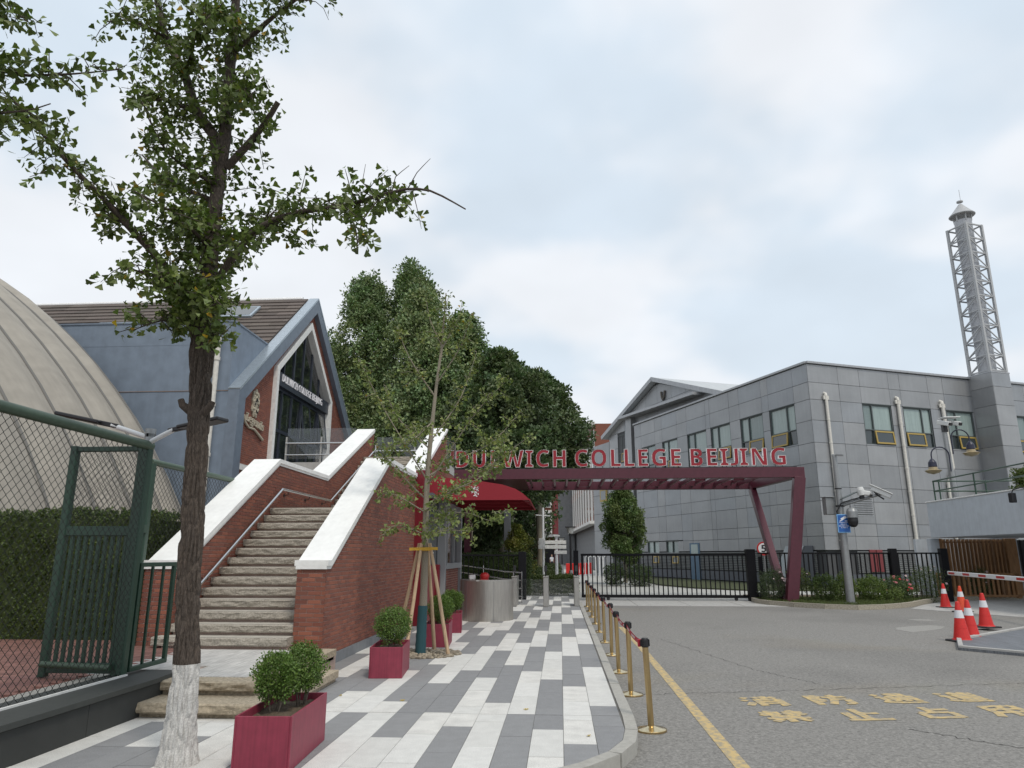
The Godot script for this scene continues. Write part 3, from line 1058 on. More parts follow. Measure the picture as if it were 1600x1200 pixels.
func gabled_hall() -> void:
	var t := thing("gabled_hall", "brick gabled hall with tall glazed front and slate blue frame beside the dome", "building")
	var F := Transform3D(Basis(Vector3.FORWARD, Vector3.UP, Vector3.RIGHT), V(GX, 0, 0))
	# slate blue frame round the gable, standing proud
	var go := gable(0.0)
	var gi := gable(0.5)
	var fr := MB.new()
	for i in 4:
		fr.prism(PackedVector2Array([go[i], go[i + 1], gi[i + 1], gi[i]]), 0.40, F * Transform3D(Basis(), V(0, 0, -0.18)))
	part("gable_frame", fr, M.blue_metal, t)
	var cap := MB.new()
	for i in [1, 2]:
		var a: Vector2 = go[i]
		var b: Vector2 = go[i + 1]
		var nn := Vector2(-(b.y - a.y), b.x - a.x).normalized() * 0.035
		cap.prism(PackedVector2Array([a - nn, b - nn, b + nn * 1.4, a + nn * 1.4]), 0.42, F * Transform3D(Basis(), V(0, 0, -0.185)))
	part("verge_flashing", cap, M.zinc, t)
	# brick wall with the window opening cut out
	var wz := [25.75, 32.45]
	var win := poly2([[wz[0], 4.6], [wz[0], 8.8], [29.1, 11.7], [wz[1], 8.8], [wz[1], 4.6]])
	var bw := [PackedVector2Array([Vector2(gi[0].x, 0), Vector2(wz[0], 0), win[0], win[1], Vector2(29.1, 11.7), Vector2(29.5, gi[2].y), gi[1]]), PackedVector2Array([Vector2(wz[1], 0), Vector2(gi[4].x, 0), gi[3], Vector2(29.5, gi[2].y), Vector2(29.1, 11.7), win[3], win[4]]), PackedVector2Array([Vector2(wz[0], 0), Vector2(wz[1], 0), win[4], win[0]])]
	var wl := MB.new()
	for p in bw:
		wl.prism(p, 0.3, F * Transform3D(Basis(), V(0, 0, -0.3)))
	part("wall", wl, M.mortar, t)
	for i in 2:
		var up := Geometry2D.intersect_polygons(bw[i], poly2([[20, 4.75], [40, 4.75], [40, 20], [20, 20]]))
		for p in up:
			brick_face(t, V(GX, 0, 0), Vector3.FORWARD, Vector3.RIGHT, p, 0, 0.24, 0.075)
		for p in Geometry2D.intersect_polygons(bw[i], poly2([[20, 3.0], [40, 3.0], [40, 4.5], [20, 4.5]])):
			brick_face(t, V(GX, 0, 0), Vector3.FORWARD, Vector3.RIGHT, p, 0, 0.24, 0.075)
	var sc := MB.new()
	sc.box(V(GX + 0.03, 4.62, -(gi[0].x + wz[0]) / 2), V(0.1, 0.2, wz[0] - gi[0].x))
	part("string_course", sc, M.white_paint, t)
	var wf := MB.new()
	var wo := win.duplicate()
	var wi := poly2([[wz[0] + 0.22, 4.6], [wz[0] + 0.22, 8.7], [29.1, 11.38], [wz[1] - 0.22, 8.7], [wz[1] - 0.22, 4.6]])
	for i in 4:
		wf.prism(PackedVector2Array([wo[i], wo[i + 1], wi[i + 1], wi[i]]), 0.42, F * Transform3D(Basis(), V(0, 0, -0.25)))
	part("white_surround", wf, M.white_paint, t)
	# glazing: bays between mullions, three tiers
	var zs := []
	for i in 7:
		zs.append(lerpf(wi[0].x, wi[4].x, i / 6.0))
	var mull := MB.new()
	for i in 7:
		var hw: float = 0.045 if i % 2 else 0.065
		var top := func(z: float) -> float: return 8.7 + 2.68 * (1.0 - absf(z - 29.1) / 3.13) - 0.02
		var mp := PackedVector2Array([Vector2(zs[i] - hw, 4.6), Vector2(zs[i] + hw, 4.6), Vector2(zs[i] + hw, top.call(zs[i] + hw)), Vector2(zs[i] - hw, top.call(zs[i] - hw))])
		mull.prism(mp, 0.12, F * Transform3D(Basis(), V(0, 0, -0.2)))
	for y in [4.65, 6.45, 8.12]:
		mull.box(V(GX - 0.14, y, -29.1), V(0.126, 0.13, 6.26))
	part("mullions", mull, M.frame_dark, t)
	for i in 6:
		for k in 3:
			var y0: float = [4.72, 6.52, 8.76][k]
			var y1: float = [6.38, 8.05, 0.0][k]
			var p := poly2([[zs[i] + 0.05, y0], [zs[i + 1] - 0.05, y0], [zs[i + 1] - 0.05, y1], [zs[i] + 0.05, y1]])
			if k == 2:
				p = poly2([[zs[i] + 0.05, y0], [zs[i + 1] - 0.05, y0], [zs[i + 1] - 0.05, 8.7 + 2.68 * (1.0 - absf(zs[i + 1] - 0.05 - 29.1) / 3.13)], [zs[i] + 0.05, 8.7 + 2.68 * (1.0 - absf(zs[i] + 0.05 - 29.1) / 3.13)]])
			var g := MB.new()
			var open: bool = k == 1 and (i == 3 or i == 5)
			var tr := F * Transform3D(Basis(), V(0, 0, -0.13))
			if open: # top-hung sash pushed out
				tr = F * Transform3D(Basis(), V(0, y1, -0.1)) * Transform3D(Basis(Vector3.RIGHT, -0.13), Vector3.ZERO) * Transform3D(Basis(), V(0, -y1, 0))
				var sf := MB.new()
				for q in [[p[0], p[1]], [p[1], p[2]], [p[2], p[3]], [p[3], p[0]]]:
					sf.bar(tr * V(q[0].x, q[0].y, 0.0), tr * V(q[1].x, q[1].y, 0.0), 0.06, 0.06)
				part("open_sash", sf, M.frame_dark, t)
			g.prism(p, 0.012, tr)
			part("pane", g, M.glass_dark, t)
	var sg := MB.new()
	sg.box(V(GX - 0.02, 8.45, -29.1), V(0.16, 0.55, 6.24))
	var board := part("sign_board", sg, M.frame_dark, t)
	var word := text_mesh("DULWICH COLLEGE BEIJING", 0.40, 0.04, false)
	var lt := part("lettering", word[0], M.letter_white, board, V(GX + 0.07, 8.31, -26.5))
	lt.rotation.y = PI / 2
	lt.scale = V(4.75 / word[1], 1, 1)
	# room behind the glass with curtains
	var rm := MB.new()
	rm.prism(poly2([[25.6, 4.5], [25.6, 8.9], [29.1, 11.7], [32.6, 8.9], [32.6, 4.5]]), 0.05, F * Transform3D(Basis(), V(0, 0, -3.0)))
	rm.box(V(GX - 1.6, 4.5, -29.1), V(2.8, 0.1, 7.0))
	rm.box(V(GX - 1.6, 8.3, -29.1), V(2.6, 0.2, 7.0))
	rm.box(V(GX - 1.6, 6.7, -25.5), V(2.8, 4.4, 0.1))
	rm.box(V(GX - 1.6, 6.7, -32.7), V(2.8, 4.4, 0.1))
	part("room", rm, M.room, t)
	for q in [[26.1, 27.0, 7.2], [27.2, 27.9, 7.3], [28.35, 28.7, 6.6], [29.5, 30.0, 6.6], [30.4, 31.0, 6.5], [31.6, 32.1, 6.5], [28.4, 29.0, 5.75], [29.3, 30.0, 5.6], [31.3, 32.0, 4.8]]:
		var cu := MB.new()
		var n := 10
		for i in n:
			var a: float = lerpf(q[0], q[1], i / float(n))
			var b: float = lerpf(q[0], q[1], (i + 1) / float(n))
			var top: float = 8.05 if q[2] > 6.4 else 6.38
			cu.quad(V(GX - 0.4 + 0.04 * (i % 2), q[2], -a), V(GX - 0.4 + 0.04 * ((i + 1) % 2), q[2], -b), V(GX - 0.4 + 0.04 * ((i + 1) % 2), top, -b), V(GX - 0.4 + 0.04 * (i % 2), top, -a))
		part("curtain", cu, M.curtain, t)
	# side block with blue render and the roof behind it
	var sb := MB.new()
	sb.box(V(-23.0, 4.78, -24.17), V(23.63, 9.56, 3.1))
	sb.box(V(-23.1, 3.5, -30), V(23.0, 7.0, 12.4))
	part("blue_wall", sb, M.blue_render, t)
	var cp := MB.new()
	cp.box(V(-23.0, 9.59, -24.17), V(23.68, 0.06, 3.16))
	part("parapet_cap", cp, M.blue_metal, t)
	var band := MB.new()
	band.box(V(-23.2, 8.75, -22.619), V(23.3, 0.008, 0.008))
	part("render_joint", band, M.blue_metal, t)
	var dp := MB.new()
	dp.tube([V(-11.63, 9.0, -22.48), V(-11.63, 3.0, -22.48), V(-11.63, 0.3, -22.48)], 0.085, 12)
	for y in [8.2, 6.6, 4.9, 4.3, 3.0]:
		dp.lathe([Vector2(0, 0.06), Vector2(0.11, 0.06), Vector2(0.11, -0.06), Vector2(0, -0.06)], 12, V(-11.63, y, -22.48))
	part("downpipe", dp, M.pipe, t)
	var slope := V(0, 5.8, -6.9).normalized()
	var nrm := V(0, 6.9, 5.8).normalized()
	var rp := MB.new()
	for s in [1.0, -1.0]:
		var e: float = -29.5 + s * 6.9
		rp.quad(V(-34, 7.1, e), V(GX, 7.1, e), V(GX, 12.9, -29.5), V(-34, 12.9, -29.5))
	part("roof", rp, M.brown_timber2, t)
	var sh := MB.new()
	sh.colored = true
	for i in 22:
		var x := -34.0 - R(0, 0.8)
		while x < GX - 0.26:
			var l := minf(R(0.7, 1.15), GX - 0.22 - x)
			var c := V(x + l / 2, 7.15, -22.6) + slope * (0.2 + i * 0.405)
			var k := R(0.75, 1.2)
			sh.col = Color(0.155 * k, 0.128 * k, 0.112 * k)
			if i > 8 or x < -34.5:
				sh.box(c + nrm * 0.06, V(l - 0.012, 0.47, 0.05), Basis(Vector3.RIGHT, (slope - nrm * 0.11).normalized(), (nrm + slope * 0.11).normalized()))
			x += l
	stuff(part("shingle", sh, M.shingle, t))
	var rd := MB.new()
	rd.tube([V(-34, 12.98, -29.5), V(GX - 0.5, 12.98, -29.5)], 0.1, 8)
	part("ridge_cap", rd, M.shingle, t)
	for q in [[-13.9, 17.2], [-18.4, 13.2]]:
		var c: Vector3 = V(q[0], 7.15, -22.6) + slope * (0.2 + q[1] * 0.405) + nrm * 0.15
		var m := MB.new()
		m.box(c, V(1.9, 1.15, 0.12), Basis(Vector3.RIGHT, slope, nrm), 0.02)
		var sk := part("skylight", m, M.zinc, t)
		var p := MB.new()
		p.box(c + nrm * 0.063, V(1.7, 0.95, 0.01), Basis(Vector3.RIGHT, slope, nrm))
		part("pane", p, M.pane_dark, sk)
	# carved crest and the word below it on the bricks
	var cr := thing("wall_crest", "pale carved stone crest fixed to the brick gable wall", "crest", V(GX + 0.015, 0, 0))
	var ps := PackedVector2Array()
	for i in 40:
		var a := TAU * i / 40
		var r := 1.0 + 0.10 * sin(a * 9.0)
		ps.append(Vector2(24.28 + cos(a) * 0.31 * r * (0.8 + 0.2 * absf(sin(a))), 7.0 + sin(a) * 0.5 * r))
	var bm := MB.new()
	bm.prism(ps, 0.06, Transform3D(Basis(Vector3.FORWARD, Vector3.UP, Vector3.RIGHT), Vector3.ZERO))
	part("shield", bm, M.carved, cr)
	var rl := MB.new()
	rng.seed = 77
	for i in 46:
		var a := R(0, TAU)
		var q := sqrt(R(0.05, 1.0)) * 0.9
		rl.ball(V(0.06, 7.0 + sin(a) * 0.46 * q, -(24.28 + cos(a) * 0.25 * q)), V(0.05, R(0.03, 0.09), R(0.02, 0.06)), 6)
	part("carving", rl, M.carved, cr)
	var dk := MB.new()
	for q in [[24.26, 7.13, 0.09, 0.12], [24.13, 6.95, 0.05, 0.07], [24.42, 6.94, 0.05, 0.09], [24.27, 6.72, 0.05, 0.09], [24.4, 6.68, 0.03, 0.05]]:
		dk.box(V(0.085, q[1], -q[0]), V(0.06, q[3], q[2]), Basis(Vector3.RIGHT, 0.5))
	part("recess", dk, M.black, cr)  # black blocks on the carving, painted shade for its hollows
	var wd := thing("wall_word", "pale carved word in slanted script on a curling ribbon under the crest", "lettering", V(GX + 0.015, 0, 0))
	var f2 := text_mesh("Legends", 0.40, 0.07, true, true)
	var wl2 := part("lettering", f2[0], M.carved, wd, V(0.02, 6.23, -23.62))
	wl2.transform = Transform3D(Basis(V(0, -0.10, -1.0), V(0, 1, -0.28), V(1, 0, 0)), V(0.035, 6.17, -23.55)).scaled_local(V(1.5 / f2[1], 1, 1))
	var rb := MB.new()
	rb.tube([V(0.04, 6.42, -23.42), V(0.05, 6.2, -23.5), V(0.05, 6.05, -23.85), V(0.05, 6.06, -24.3), V(0.05, 5.94, -24.7), V(0.05, 5.80, -25.1)], [0.06, 0.05, 0.04, 0.045, 0.045, 0.05], 8)
	part("ribbon", rb, M.carved, wd)

# ---------- letters ----------
func the_font(bold: bool, serif := false) -> SystemFont:
	var f := SystemFont.new()
	f.font_names = PackedStringArray(["Droid Serif" if serif else "Droid Sans"])
	f.font_weight = 700 if bold else 400
	return f

func text_mesh(s: String, em: float, deep: float, bold: bool, serif := false) -> Array: # [mesh that starts at x 0 on the baseline, its width]
	var t := TextMesh.new()
	t.font = the_font(bold, serif)
	t.font_size = 64
	t.pixel_size = em / 64.0
	t.depth = deep
	t.text = s
	t.horizontal_alignment = HORIZONTAL_ALIGNMENT_LEFT
	t.vertical_alignment = VERTICAL_ALIGNMENT_BOTTOM
	t.curve_step = 1.0
	var arr := t.get_mesh_arrays()
	var vs: PackedVector3Array = arr[Mesh.ARRAY_VERTEX]
	var lo := Vector3(1e9, 1e9, 0)
	var hi := Vector3(-1e9, -1e9, 0)
	for p in vs:
		lo = lo.min(p); hi = hi.max(p)
	var base := lo.y
	for i in vs.size():
		vs[i] -= V(lo.x, base, 0)
	var am := ArrayMesh.new()
	var a2 := []
	a2.resize(Mesh.ARRAY_MAX)
	a2[Mesh.ARRAY_VERTEX] = vs
	a2[Mesh.ARRAY_NORMAL] = arr[Mesh.ARRAY_NORMAL]
	if arr[Mesh.ARRAY_INDEX] != null and arr[Mesh.ARRAY_INDEX].size():
		a2[Mesh.ARRAY_INDEX] = arr[Mesh.ARRAY_INDEX]
	am.add_surface_from_arrays(Mesh.PRIMITIVE_TRIANGLES, a2)
	return [am, hi.x - lo.x, hi.y - lo.y]

func glyph_outline(ch: String, em: float) -> Array: # closed contours in metres
	var f := the_font(true)
	var ts := TextServerManager.get_primary_interface()
	var rid: RID = f.get_rids()[0]
	var idx: int = ts.font_get_glyph_index(rid, 64, ch.unicode_at(0), 0)
	var d: Dictionary = ts.font_get_glyph_contours(rid, 64, idx)
	var out := []
	if not d.has("points"):
		return out
	var pts: PackedVector3Array = d.points
	var start := 0
	var k := em / 64.0
	for e in d.contours:
		var raw := []
		for i in range(start, e + 1):
			raw.append(pts[i])
		start = e + 1
		var full := []
		for i in raw.size(): # add the implied on-curve points
			var p: Vector3 = raw[i]
			var q: Vector3 = raw[(i + 1) % raw.size()]
			full.append(p)
			if p.z != 1.0 and q.z != 1.0:
				full.append(V((p.x + q.x) / 2, (p.y + q.y) / 2, 1))
		while full[0].z != 1.0:
			full.append(full.pop_front())
		var poly := PackedVector2Array()
		var i := 0
		while i < full.size():
			var p: Vector3 = full[i]
			var q: Vector3 = full[(i + 1) % full.size()]
			poly.append(Vector2(p.x, -p.y) * k)
			if q.z != 1.0:
				var r: Vector3 = full[(i + 2) % full.size()]
				for s in [0.25, 0.5, 0.75]:
					var w: Vector3 = p * (1 - s) * (1 - s) + q * 2 * s * (1 - s) + r * s * s
					poly.append(Vector2(w.x, -w.y) * k)
				i += 2
			else:
				i += 1
		out.append(poly)
	return out

# ---------- left: court, dome, fence ----------
func court() -> void:
	var root := Node3D.new()
	root.name = "brick_court"
	add_child(root)
	root.set_meta("kind", "structure")
	var b := MB.new()
	b.box(V(-15.0, 0.13, -10.0), V(20.1, 0.3, 21.0))
	part("bed", b, M.mortar, root)
	var edge := MB.new()
	edge.box(V(-5.25, 0.3, -5.2), V(0.28, 0.03, 6.6), Basis(), 0.004)
	part("edge_stone", edge, M.kerb, root)
	var bm := MB.new()
	bm.box(Vector3.ZERO, V(0.228, 0.03, 0.108), Basis(), 0.004)
	var mesh := bm.mesh()
	var mats := [M.brick0, M.brick2, M.brick4]
	for i in 3:
		var q: Array = [[0.23, 0.115, 0.095], [0.27, 0.14, 0.115], [0.20, 0.10, 0.088]][i]
		mats[i] = mat(q, 0.9, {"t": "fine", "s": 3.0, "d": "blotch", "ds": 0.6})
	var list := []
	var r := 0
	var z := -3.2
	while z > -11.7:
		var x := -5.42 - (0.116 if r % 2 else 0.0)
		while x > -11.5:
			if x > -5.42 + (z + 3.2) * 0.9 or true:
				list.append([V(x - 0.116, 0.295, z).distance_squared_to(EYE) + (400.0 if z > -5.2 else 0.0), V(x - 0.116, 0.295, z)])
			x -= 0.232
		z -= 0.112
		r += 1
	list.sort_custom(func(a, c): return a[0] < c[0])
	var rest := MB.new()
	rest.colored = true
	for i in list.size():
		var p: Vector3 = list[i][1] + V(0, R(-0.002, 0.002), 0)
		if i < 300:
			part("brick", mesh, mats[i * 5 % 3], root, p)
		else:
			var k := R(0.8, 1.15)
			rest.col = Color(0.24 * k, 0.12 * k, 0.10 * k)
			rest.box(p, V(0.228, 0.03, 0.108))
	stuff(part("brick", rest, M.brick_vc, root))

const DC := Vector2(-28.72, -5.53)
const DR := 18.99
func dome() -> void:
	var t := thing("air_dome", "large beige fabric sports dome with dark curved seams behind the hedge", "dome")
	var zs := [-5.0, -7.1, -9.2, -11.3, -13.4, -15.45, -17.15, -18.75, -20.25, -21.3]
	var m := MB.new()
	var a0 := 0.30
	var na := 40
	var sub := 6
	var pt := func(zi: int, k: int, j: int) -> Vector3:
		var f: float = k / float(sub)
		var z: float = lerpf(zs[zi], zs[zi + 1], f)
		var a: float = lerpf(a0, PI - 0.5, j / float(na))
		var r: float = DR + 0.14 * sin(PI * f) + 0.012 * sin(j * 2.3 + zi) * sin(f * PI)
		return Vector3(DC.x + cos(a) * r, DC.y + sin(a) * r, z)
	for zi in zs.size() - 1:
		for k in sub:
			for j in na:
				var q := [pt.call(zi, k, j), pt.call(zi, k, j + 1), pt.call(zi, k + 1, j + 1), pt.call(zi, k + 1, j)]
				var ns := []
				for o in [[k, j], [k, j + 1], [k + 1, j + 1], [k + 1, j]]:
					var a: float = lerpf(a0, PI - 0.5, o[1] / float(na))
					var f: float = o[0] / float(sub)
					var dz: float = cos(PI * f) * 0.14 * PI / absf(zs[zi + 1] - zs[zi])
					ns.append(V(cos(a), sin(a), dz).normalized())
				m.tri3(q[0], q[2], q[1], ns[0], ns[2], ns[1])
				m.tri3(q[0], q[3], q[2], ns[0], ns[3], ns[2])
	part("skin", m, M.dome, t)
	# rounded far end
	var e := MB.new()
	for k in 6:
		for j in na:
			var P := []
			var N := []
			for o in [[k, j], [k, j + 1], [k + 1, j + 1], [k + 1, j]]:
				var a: float = lerpf(a0, PI - 0.5, o[1] / float(na))
				var b: float = o[0] / 6.0 * PI / 2
				var r: float = DR - 1.1 + 1.1 * cos(b)
				P.append(V(DC.x + cos(a) * r, DC.y + sin(a) * r, -21.3 - 1.1 * sin(b)))
				N.append(V(cos(a) * cos(b), sin(a) * cos(b), -sin(b)))
			e.tri3(P[0], P[2], P[1], N[0], N[2], N[1])
			e.tri3(P[0], P[3], P[2], N[0], N[3], N[2])
	part("end_cap", e, M.dome, t)
	for i in zs.size():
		var s := MB.new()
		var ps := []
		for j in na + 1:
			var a: float = lerpf(a0, PI - 0.5, j / float(na))
			ps.append(V(DC.x + cos(a) * (DR + 0.005), DC.y + sin(a) * (DR + 0.005), zs[i]))
		s.tube(ps, 0.055, 5, false)
		part("seam", s, M.seam, t)

func link_mesh(m: MB, a: Vector3, b: Vector3, y0: float, y1: float, pitch := 0.049, r := 0.004) -> void: # chain link from a to b
	var u := (b - a).normalized()
	var n := u.cross(Vector3.UP)
	var w := int(a.distance_to(b) / pitch)
	var h := int((y1 - y0) / pitch)
	for i in w + 1:
		var ps := []
		for j in h + 1:
			var s: float = (0.5 if ((i + j) % 2) else -0.5) * pitch
			ps.append(V(0, y0 + j * pitch, 0) + a * V(1, 0, 1) + u * (i * pitch + s) + n * (0.002 if (i + j) % 2 else -0.002))
		m.tube(ps, r, 4, false)

func fence() -> void:
	var t := thing("chain_link_fence", "green chain-link fence panel on the granite wall in front of the dome", "fence")
	for z in [-8.08, -4.6]:
		var p := MB.new()
		p.box(V(-4.92, 1.66, z), V(0.10, 2.62, 0.10), Basis(), 0.012)
		part("post", p, M.green, t)
	var r := MB.new()
	r.tube([V(-4.9, 2.93, -1.6), V(-4.9, 2.93, -8.1)], 0.055, 12)
	part("top_rail", r, M.green_light, t)
	var l := MB.new()
	link_mesh(l, V(-4.9, 0, -3.9), V(-4.9, 0, -8.02), 0.36, 2.93)
	stuff(part("wire_mesh", l, M.wire, t))
	# court fence that runs back beside the stair wall
	var t2 := thing("chain_link_fence", "green chain-link fence running back beside the left stair wall", "fence")
	for z in [-10.95, -14.0, -17.0]:
		var p := MB.new()
		p.box(V(-6.56, 1.7, z), V(0.1, 2.8, 0.1), Basis(), 0.01)
		part("post", p, M.green, t2)
	var r2 := MB.new()
	r2.tube([V(-6.56, 3.12, -10.9), V(-6.56, 3.12, -18.5)], 0.05, 10)
	part("top_rail", r2, M.green_light, t2)
	var r3 := MB.new()
	r3.box(V(-6.56, 2.06, -10.88), V(0.12, 0.12, 0.16))
	part("mid_rail", r3, M.green, t2)
	var l2 := MB.new()
	link_mesh(l2, V(-6.56, 0, -11.0), V(-6.56, 0, -17.5), 0.34, 3.1, 0.056, 0.004)
	stuff(part("wire_mesh", l2, M.wire, t2))
	# open gate leaf
	var g := thing("fence_gate", "tall dark green gate leaf standing open behind the chain-link fence", "gate")
	var gz := -8.12
	var x0 := -5.85
	var x1 := -5.0
	for x in [x0, x1]:
		var p := MB.new()
		p.box(V(x, 1.63, gz), V(0.085, 2.62, 0.085), Basis(), 0.008)
		part("stile", p, M.green, g)
	var ii := 0
	for y in [2.9, 1.93, 0.42]:
		var p := MB.new()
		p.box(V((x0 + x1) / 2, y, gz), V(x1 - x0, 0.06 if ii == 0 else 0.11, 0.06), Basis(), 0.006)
		part("rail", p, M.green, g)
		ii += 1
	for i in 9:
		var b := MB.new()
		b.box(V(x0 + 0.12 + i * 0.082, 1.17, gz), V(0.034, 1.42, 0.034))
		part("bar", b, M.green, g)
	var lb := MB.new()
	link_mesh(lb, V(x0 + 0.05, 0, gz), V(x1 - 0.02, 0, gz), 1.99, 2.88, 0.042, 0.0034)
	stuff(part("wire_mesh", lb, M.wire, g))
	var bolt := MB.new()
	bolt.tube([V(x0 + 0.03, 0.47, gz + 0.1), V(x1, 0.44, gz + 0.12)], 0.035, 10)
	part("drop_bar", bolt, M.green_light, g)
	# short barred panel
	var s := thing("barred_panel", "short green steel panel with vertical bars beside the painted tree trunk", "railing")
	var zz := [-8.2, -8.93]
	for z in [zz[0], zz[1]]:
		var p := MB.new()
		p.box(V(-4.9, 0.97, z), V(0.045, 1.2, 0.055), Basis(), 0.005)
		part("stile", p, M.green, s)
	for y in [1.545, 0.395]:
		var p := MB.new()
		p.box(V(-4.9, y, -8.565), V(0.05, 0.05, 0.78), Basis(), 0.005)
		part("rail", p, M.green, s)
	for z in [-8.45, -8.69]:
		var p := MB.new()
		p.box(V(-4.9, 0.97, z), V(0.03, 1.1, 0.03), Basis(), 0.004)
		part("bar", p, M.green, s)

func floodlights() -> void:
	for k in 2:
		var t := thing("floodlight", ["slim black floodlight pointing left on a white arm clamped to the fence post", "slim black floodlight pointing right behind the trunk, on a white arm of the fence post"][k], "floodlight", Vector3.ZERO, 0, "floodlights on the fence post")
		var a: Vector3 = [V(-4.93, 3.03, -8.06), V(-4.88, 2.97, -8.04)][k]
		var b: Vector3 = [V(-5.35, 3.17, -7.98), V(-4.55, 3.10, -7.95)][k]
		var c: Vector3 = [V(-5.98, 3.30, -7.9), V(-3.86, 3.18, -7.75)][k]
		var m := MB.new()
		m.tube([a, b], 0.03, 10)
		part("arm", m, M.white_tube, t)
		var h := MB.new()
		var u := (c - b).normalized()
		h.bar(b - u * 0.08, b + u * 0.16, 0.05, 0.055, Vector3.UP, 0.008)
		h.bar(b + u * 0.12, c, 0.2, 0.045, Vector3.UP, 0.012)
		part("head", h, M.black, t)
		var g := MB.new()
		g.bar(b + u * 0.3, c - u * 0.04, 0.14, 0.012, Vector3.UP)
		part("lens", g, M.lamp_glass, t, V(0, -0.014, 0))
		var cl := MB.new()
		cl.lathe([Vector2(0, 0.05), Vector2(0.06, 0.05), Vector2(0.06, -0.05), Vector2(0, -0.05)], 14, V(-4.9, 3.02 + 0.06 * (1 - k), -8.06))
		part("clamp", cl, M.galv, t)

# ---------- leaves ----------
func fan_leaf() -> ArrayMesh: # ginkgo leaf, base at the origin, blade towards +y, about 1 wide
	var m := MB.new()
	var ps := []
	for i in 7:
		var a := deg_to_rad(-54 + 108.0 * i / 6.0)
		var r: float = 0.92 if i == 3 else (1.0 + 0.04 * sin(i * 2.0))
		ps.append(V(sin(a) * r * 0.70, (0.72 + 0.28 * cos(a * 1.2)) * r, 0.10 * absf(sin(a)) + 0.03 * (i % 2)))
	for i in 6:
		m.tri(V(0, 0, 0), ps[i + 1], ps[i])
	m.tri(V(0.02, 0.02, 0), V(-0.02, 0.02, 0), V(0, -0.55, 0.06))
	return m.mesh()

func oval_leaf() -> ArrayMesh: # simple folded leaf, length 1
	var m := MB.new()
	var a := V(0, 0, 0)
	var b := V(0, 1, 0.06)
	m.tri(a, V(0.26, 0.38, 0.08), V(0, 0.5, 0)); m.tri(V(0.26, 0.38, 0.08), b, V(0, 0.5, 0))
	m.tri(a, V(0, 0.5, 0), V(-0.26, 0.38, 0.08)); m.tri(V(0, 0.5, 0), b, V(-0.26, 0.38, 0.08))
	return m.mesh()

func leaf_spray(n: int, spread: float, size: float, sd: int, up := 0.3) -> ArrayMesh: # a clump of leaves round the origin
	var r := RandomNumberGenerator.new()
	r.seed = sd
	var m := MB.new()
	for i in n:
		var d := V(r.randf_range(-1, 1), r.randf_range(-1, 1) + up, r.randf_range(-1, 1)).normalized()
		var at := d * spread * r.randf_range(0.25, 1.0)
		var y := (d + V(r.randf_range(-0.7, 0.7), r.randf_range(-0.9, 0.5), r.randf_range(-0.7, 0.7))).normalized()
		var z := y.cross(V(r.randf_range(-1, 1), r.randf_range(-1, 1), r.randf_range(-1, 1))).normalized()
		var x := y.cross(z)
		var s := size * r.randf_range(0.7, 1.25)
		var tip := at + y * s
		var w := x * s * 0.34
		var mid := at + y * s * 0.45
		var f := z * s * 0.1
		m.tri(at, mid + w + f, tip); m.tri(at, tip, mid - w + f)
	return m.mesh()

func leaf_basis(dir: Vector3, s: float) -> Basis:
	var y := dir.normalized()
	var z := y.cross(V(R(-1, 1), R(-1, 1), R(-1, 1))).normalized()
	return Basis(y.cross(z), y, z).scaled(V(s, s, s))

func tint(c: Color, a: float) -> Color:
	var k := R(1.0 - a, 1.0 + a)
	return Color(c.r * k * R(0.9, 1.12), c.g * k, c.b * k * R(0.85, 1.15))

func along(path: Array, f: float) -> Vector3:
	var tot := 0.0
	for i in path.size() - 1:
		tot += path[i].distance_to(path[i + 1])
	var want := f * tot
	for i in path.size() - 1:
		var l: float = path[i].distance_to(path[i + 1])
		if want <= l or i == path.size() - 2:
			return path[i].lerp(path[i + 1], clampf(want / l, 0, 1))
		want -= l
	return path[-1]

func smooth_path(path: Array) -> Array:
	var c := Curve3D.new()
	for i in path.size():
		var t: Vector3 = (path[mini(i + 1, path.size() - 1)] - path[maxi(i - 1, 0)]) * 0.16
		c.add_point(path[i], -t, t)
	var out := []
	var n := maxi(4, int(c.get_baked_length() / 0.12))
	for i in n + 1:
		out.append(c.sample_baked(c.get_baked_length() * i / n))
	return out

func bark_tube(m: MB, path: Array, r0: Callable, sides: int, depth: float, y_from := -1e9, y_to := 1e9) -> void:
	var f := FastNoiseLite.new()
	f.seed = 21; f.noise_type = FastNoiseLite.TYPE_CELLULAR; f.cellular_return_type = FastNoiseLite.RETURN_DISTANCE2_SUB; f.frequency = 1.0
	f.fractal_type = FastNoiseLite.FRACTAL_NONE
	var g := FastNoiseLite.new()
	g.seed = 4; g.frequency = 2.0; g.fractal_octaves = 3
	var rings := []
	for i in path.size():
		var p: Vector3 = path[i]
		var ring := []
		for k in sides:
			var a := TAU * k / sides
			var d := V(cos(a), 0, sin(a))
			var r: float = r0.call(p.y)
			var q := p + d * r
			var warp := g.get_noise_3dv(q * V(1, 0.6, 1)) * 0.9
			var n := f.get_noise_3d(q.x * 24.0 + warp * 0.7, q.y * 3.6 + warp * 0.7, q.z * 24.0) # narrow upright plates
			n = clampf((n + 1.0) * 2.6, 0.0, 1.0)
			r += depth * (n - 0.75) + 0.012 * g.get_noise_3d(a * 0.3, p.y * 0.7, 3.0)
			ring.append(p + d * r)
		rings.append(ring)
	for i in path.size() - 1:
		var my: float = (path[i].y + path[i + 1].y) / 2
		if my < y_from or my > y_to:
			continue
		for k in sides:
			var j := (k + 1) % sides
			m.quad(rings[i][j], rings[i][k], rings[i + 1][k], rings[i + 1][j])

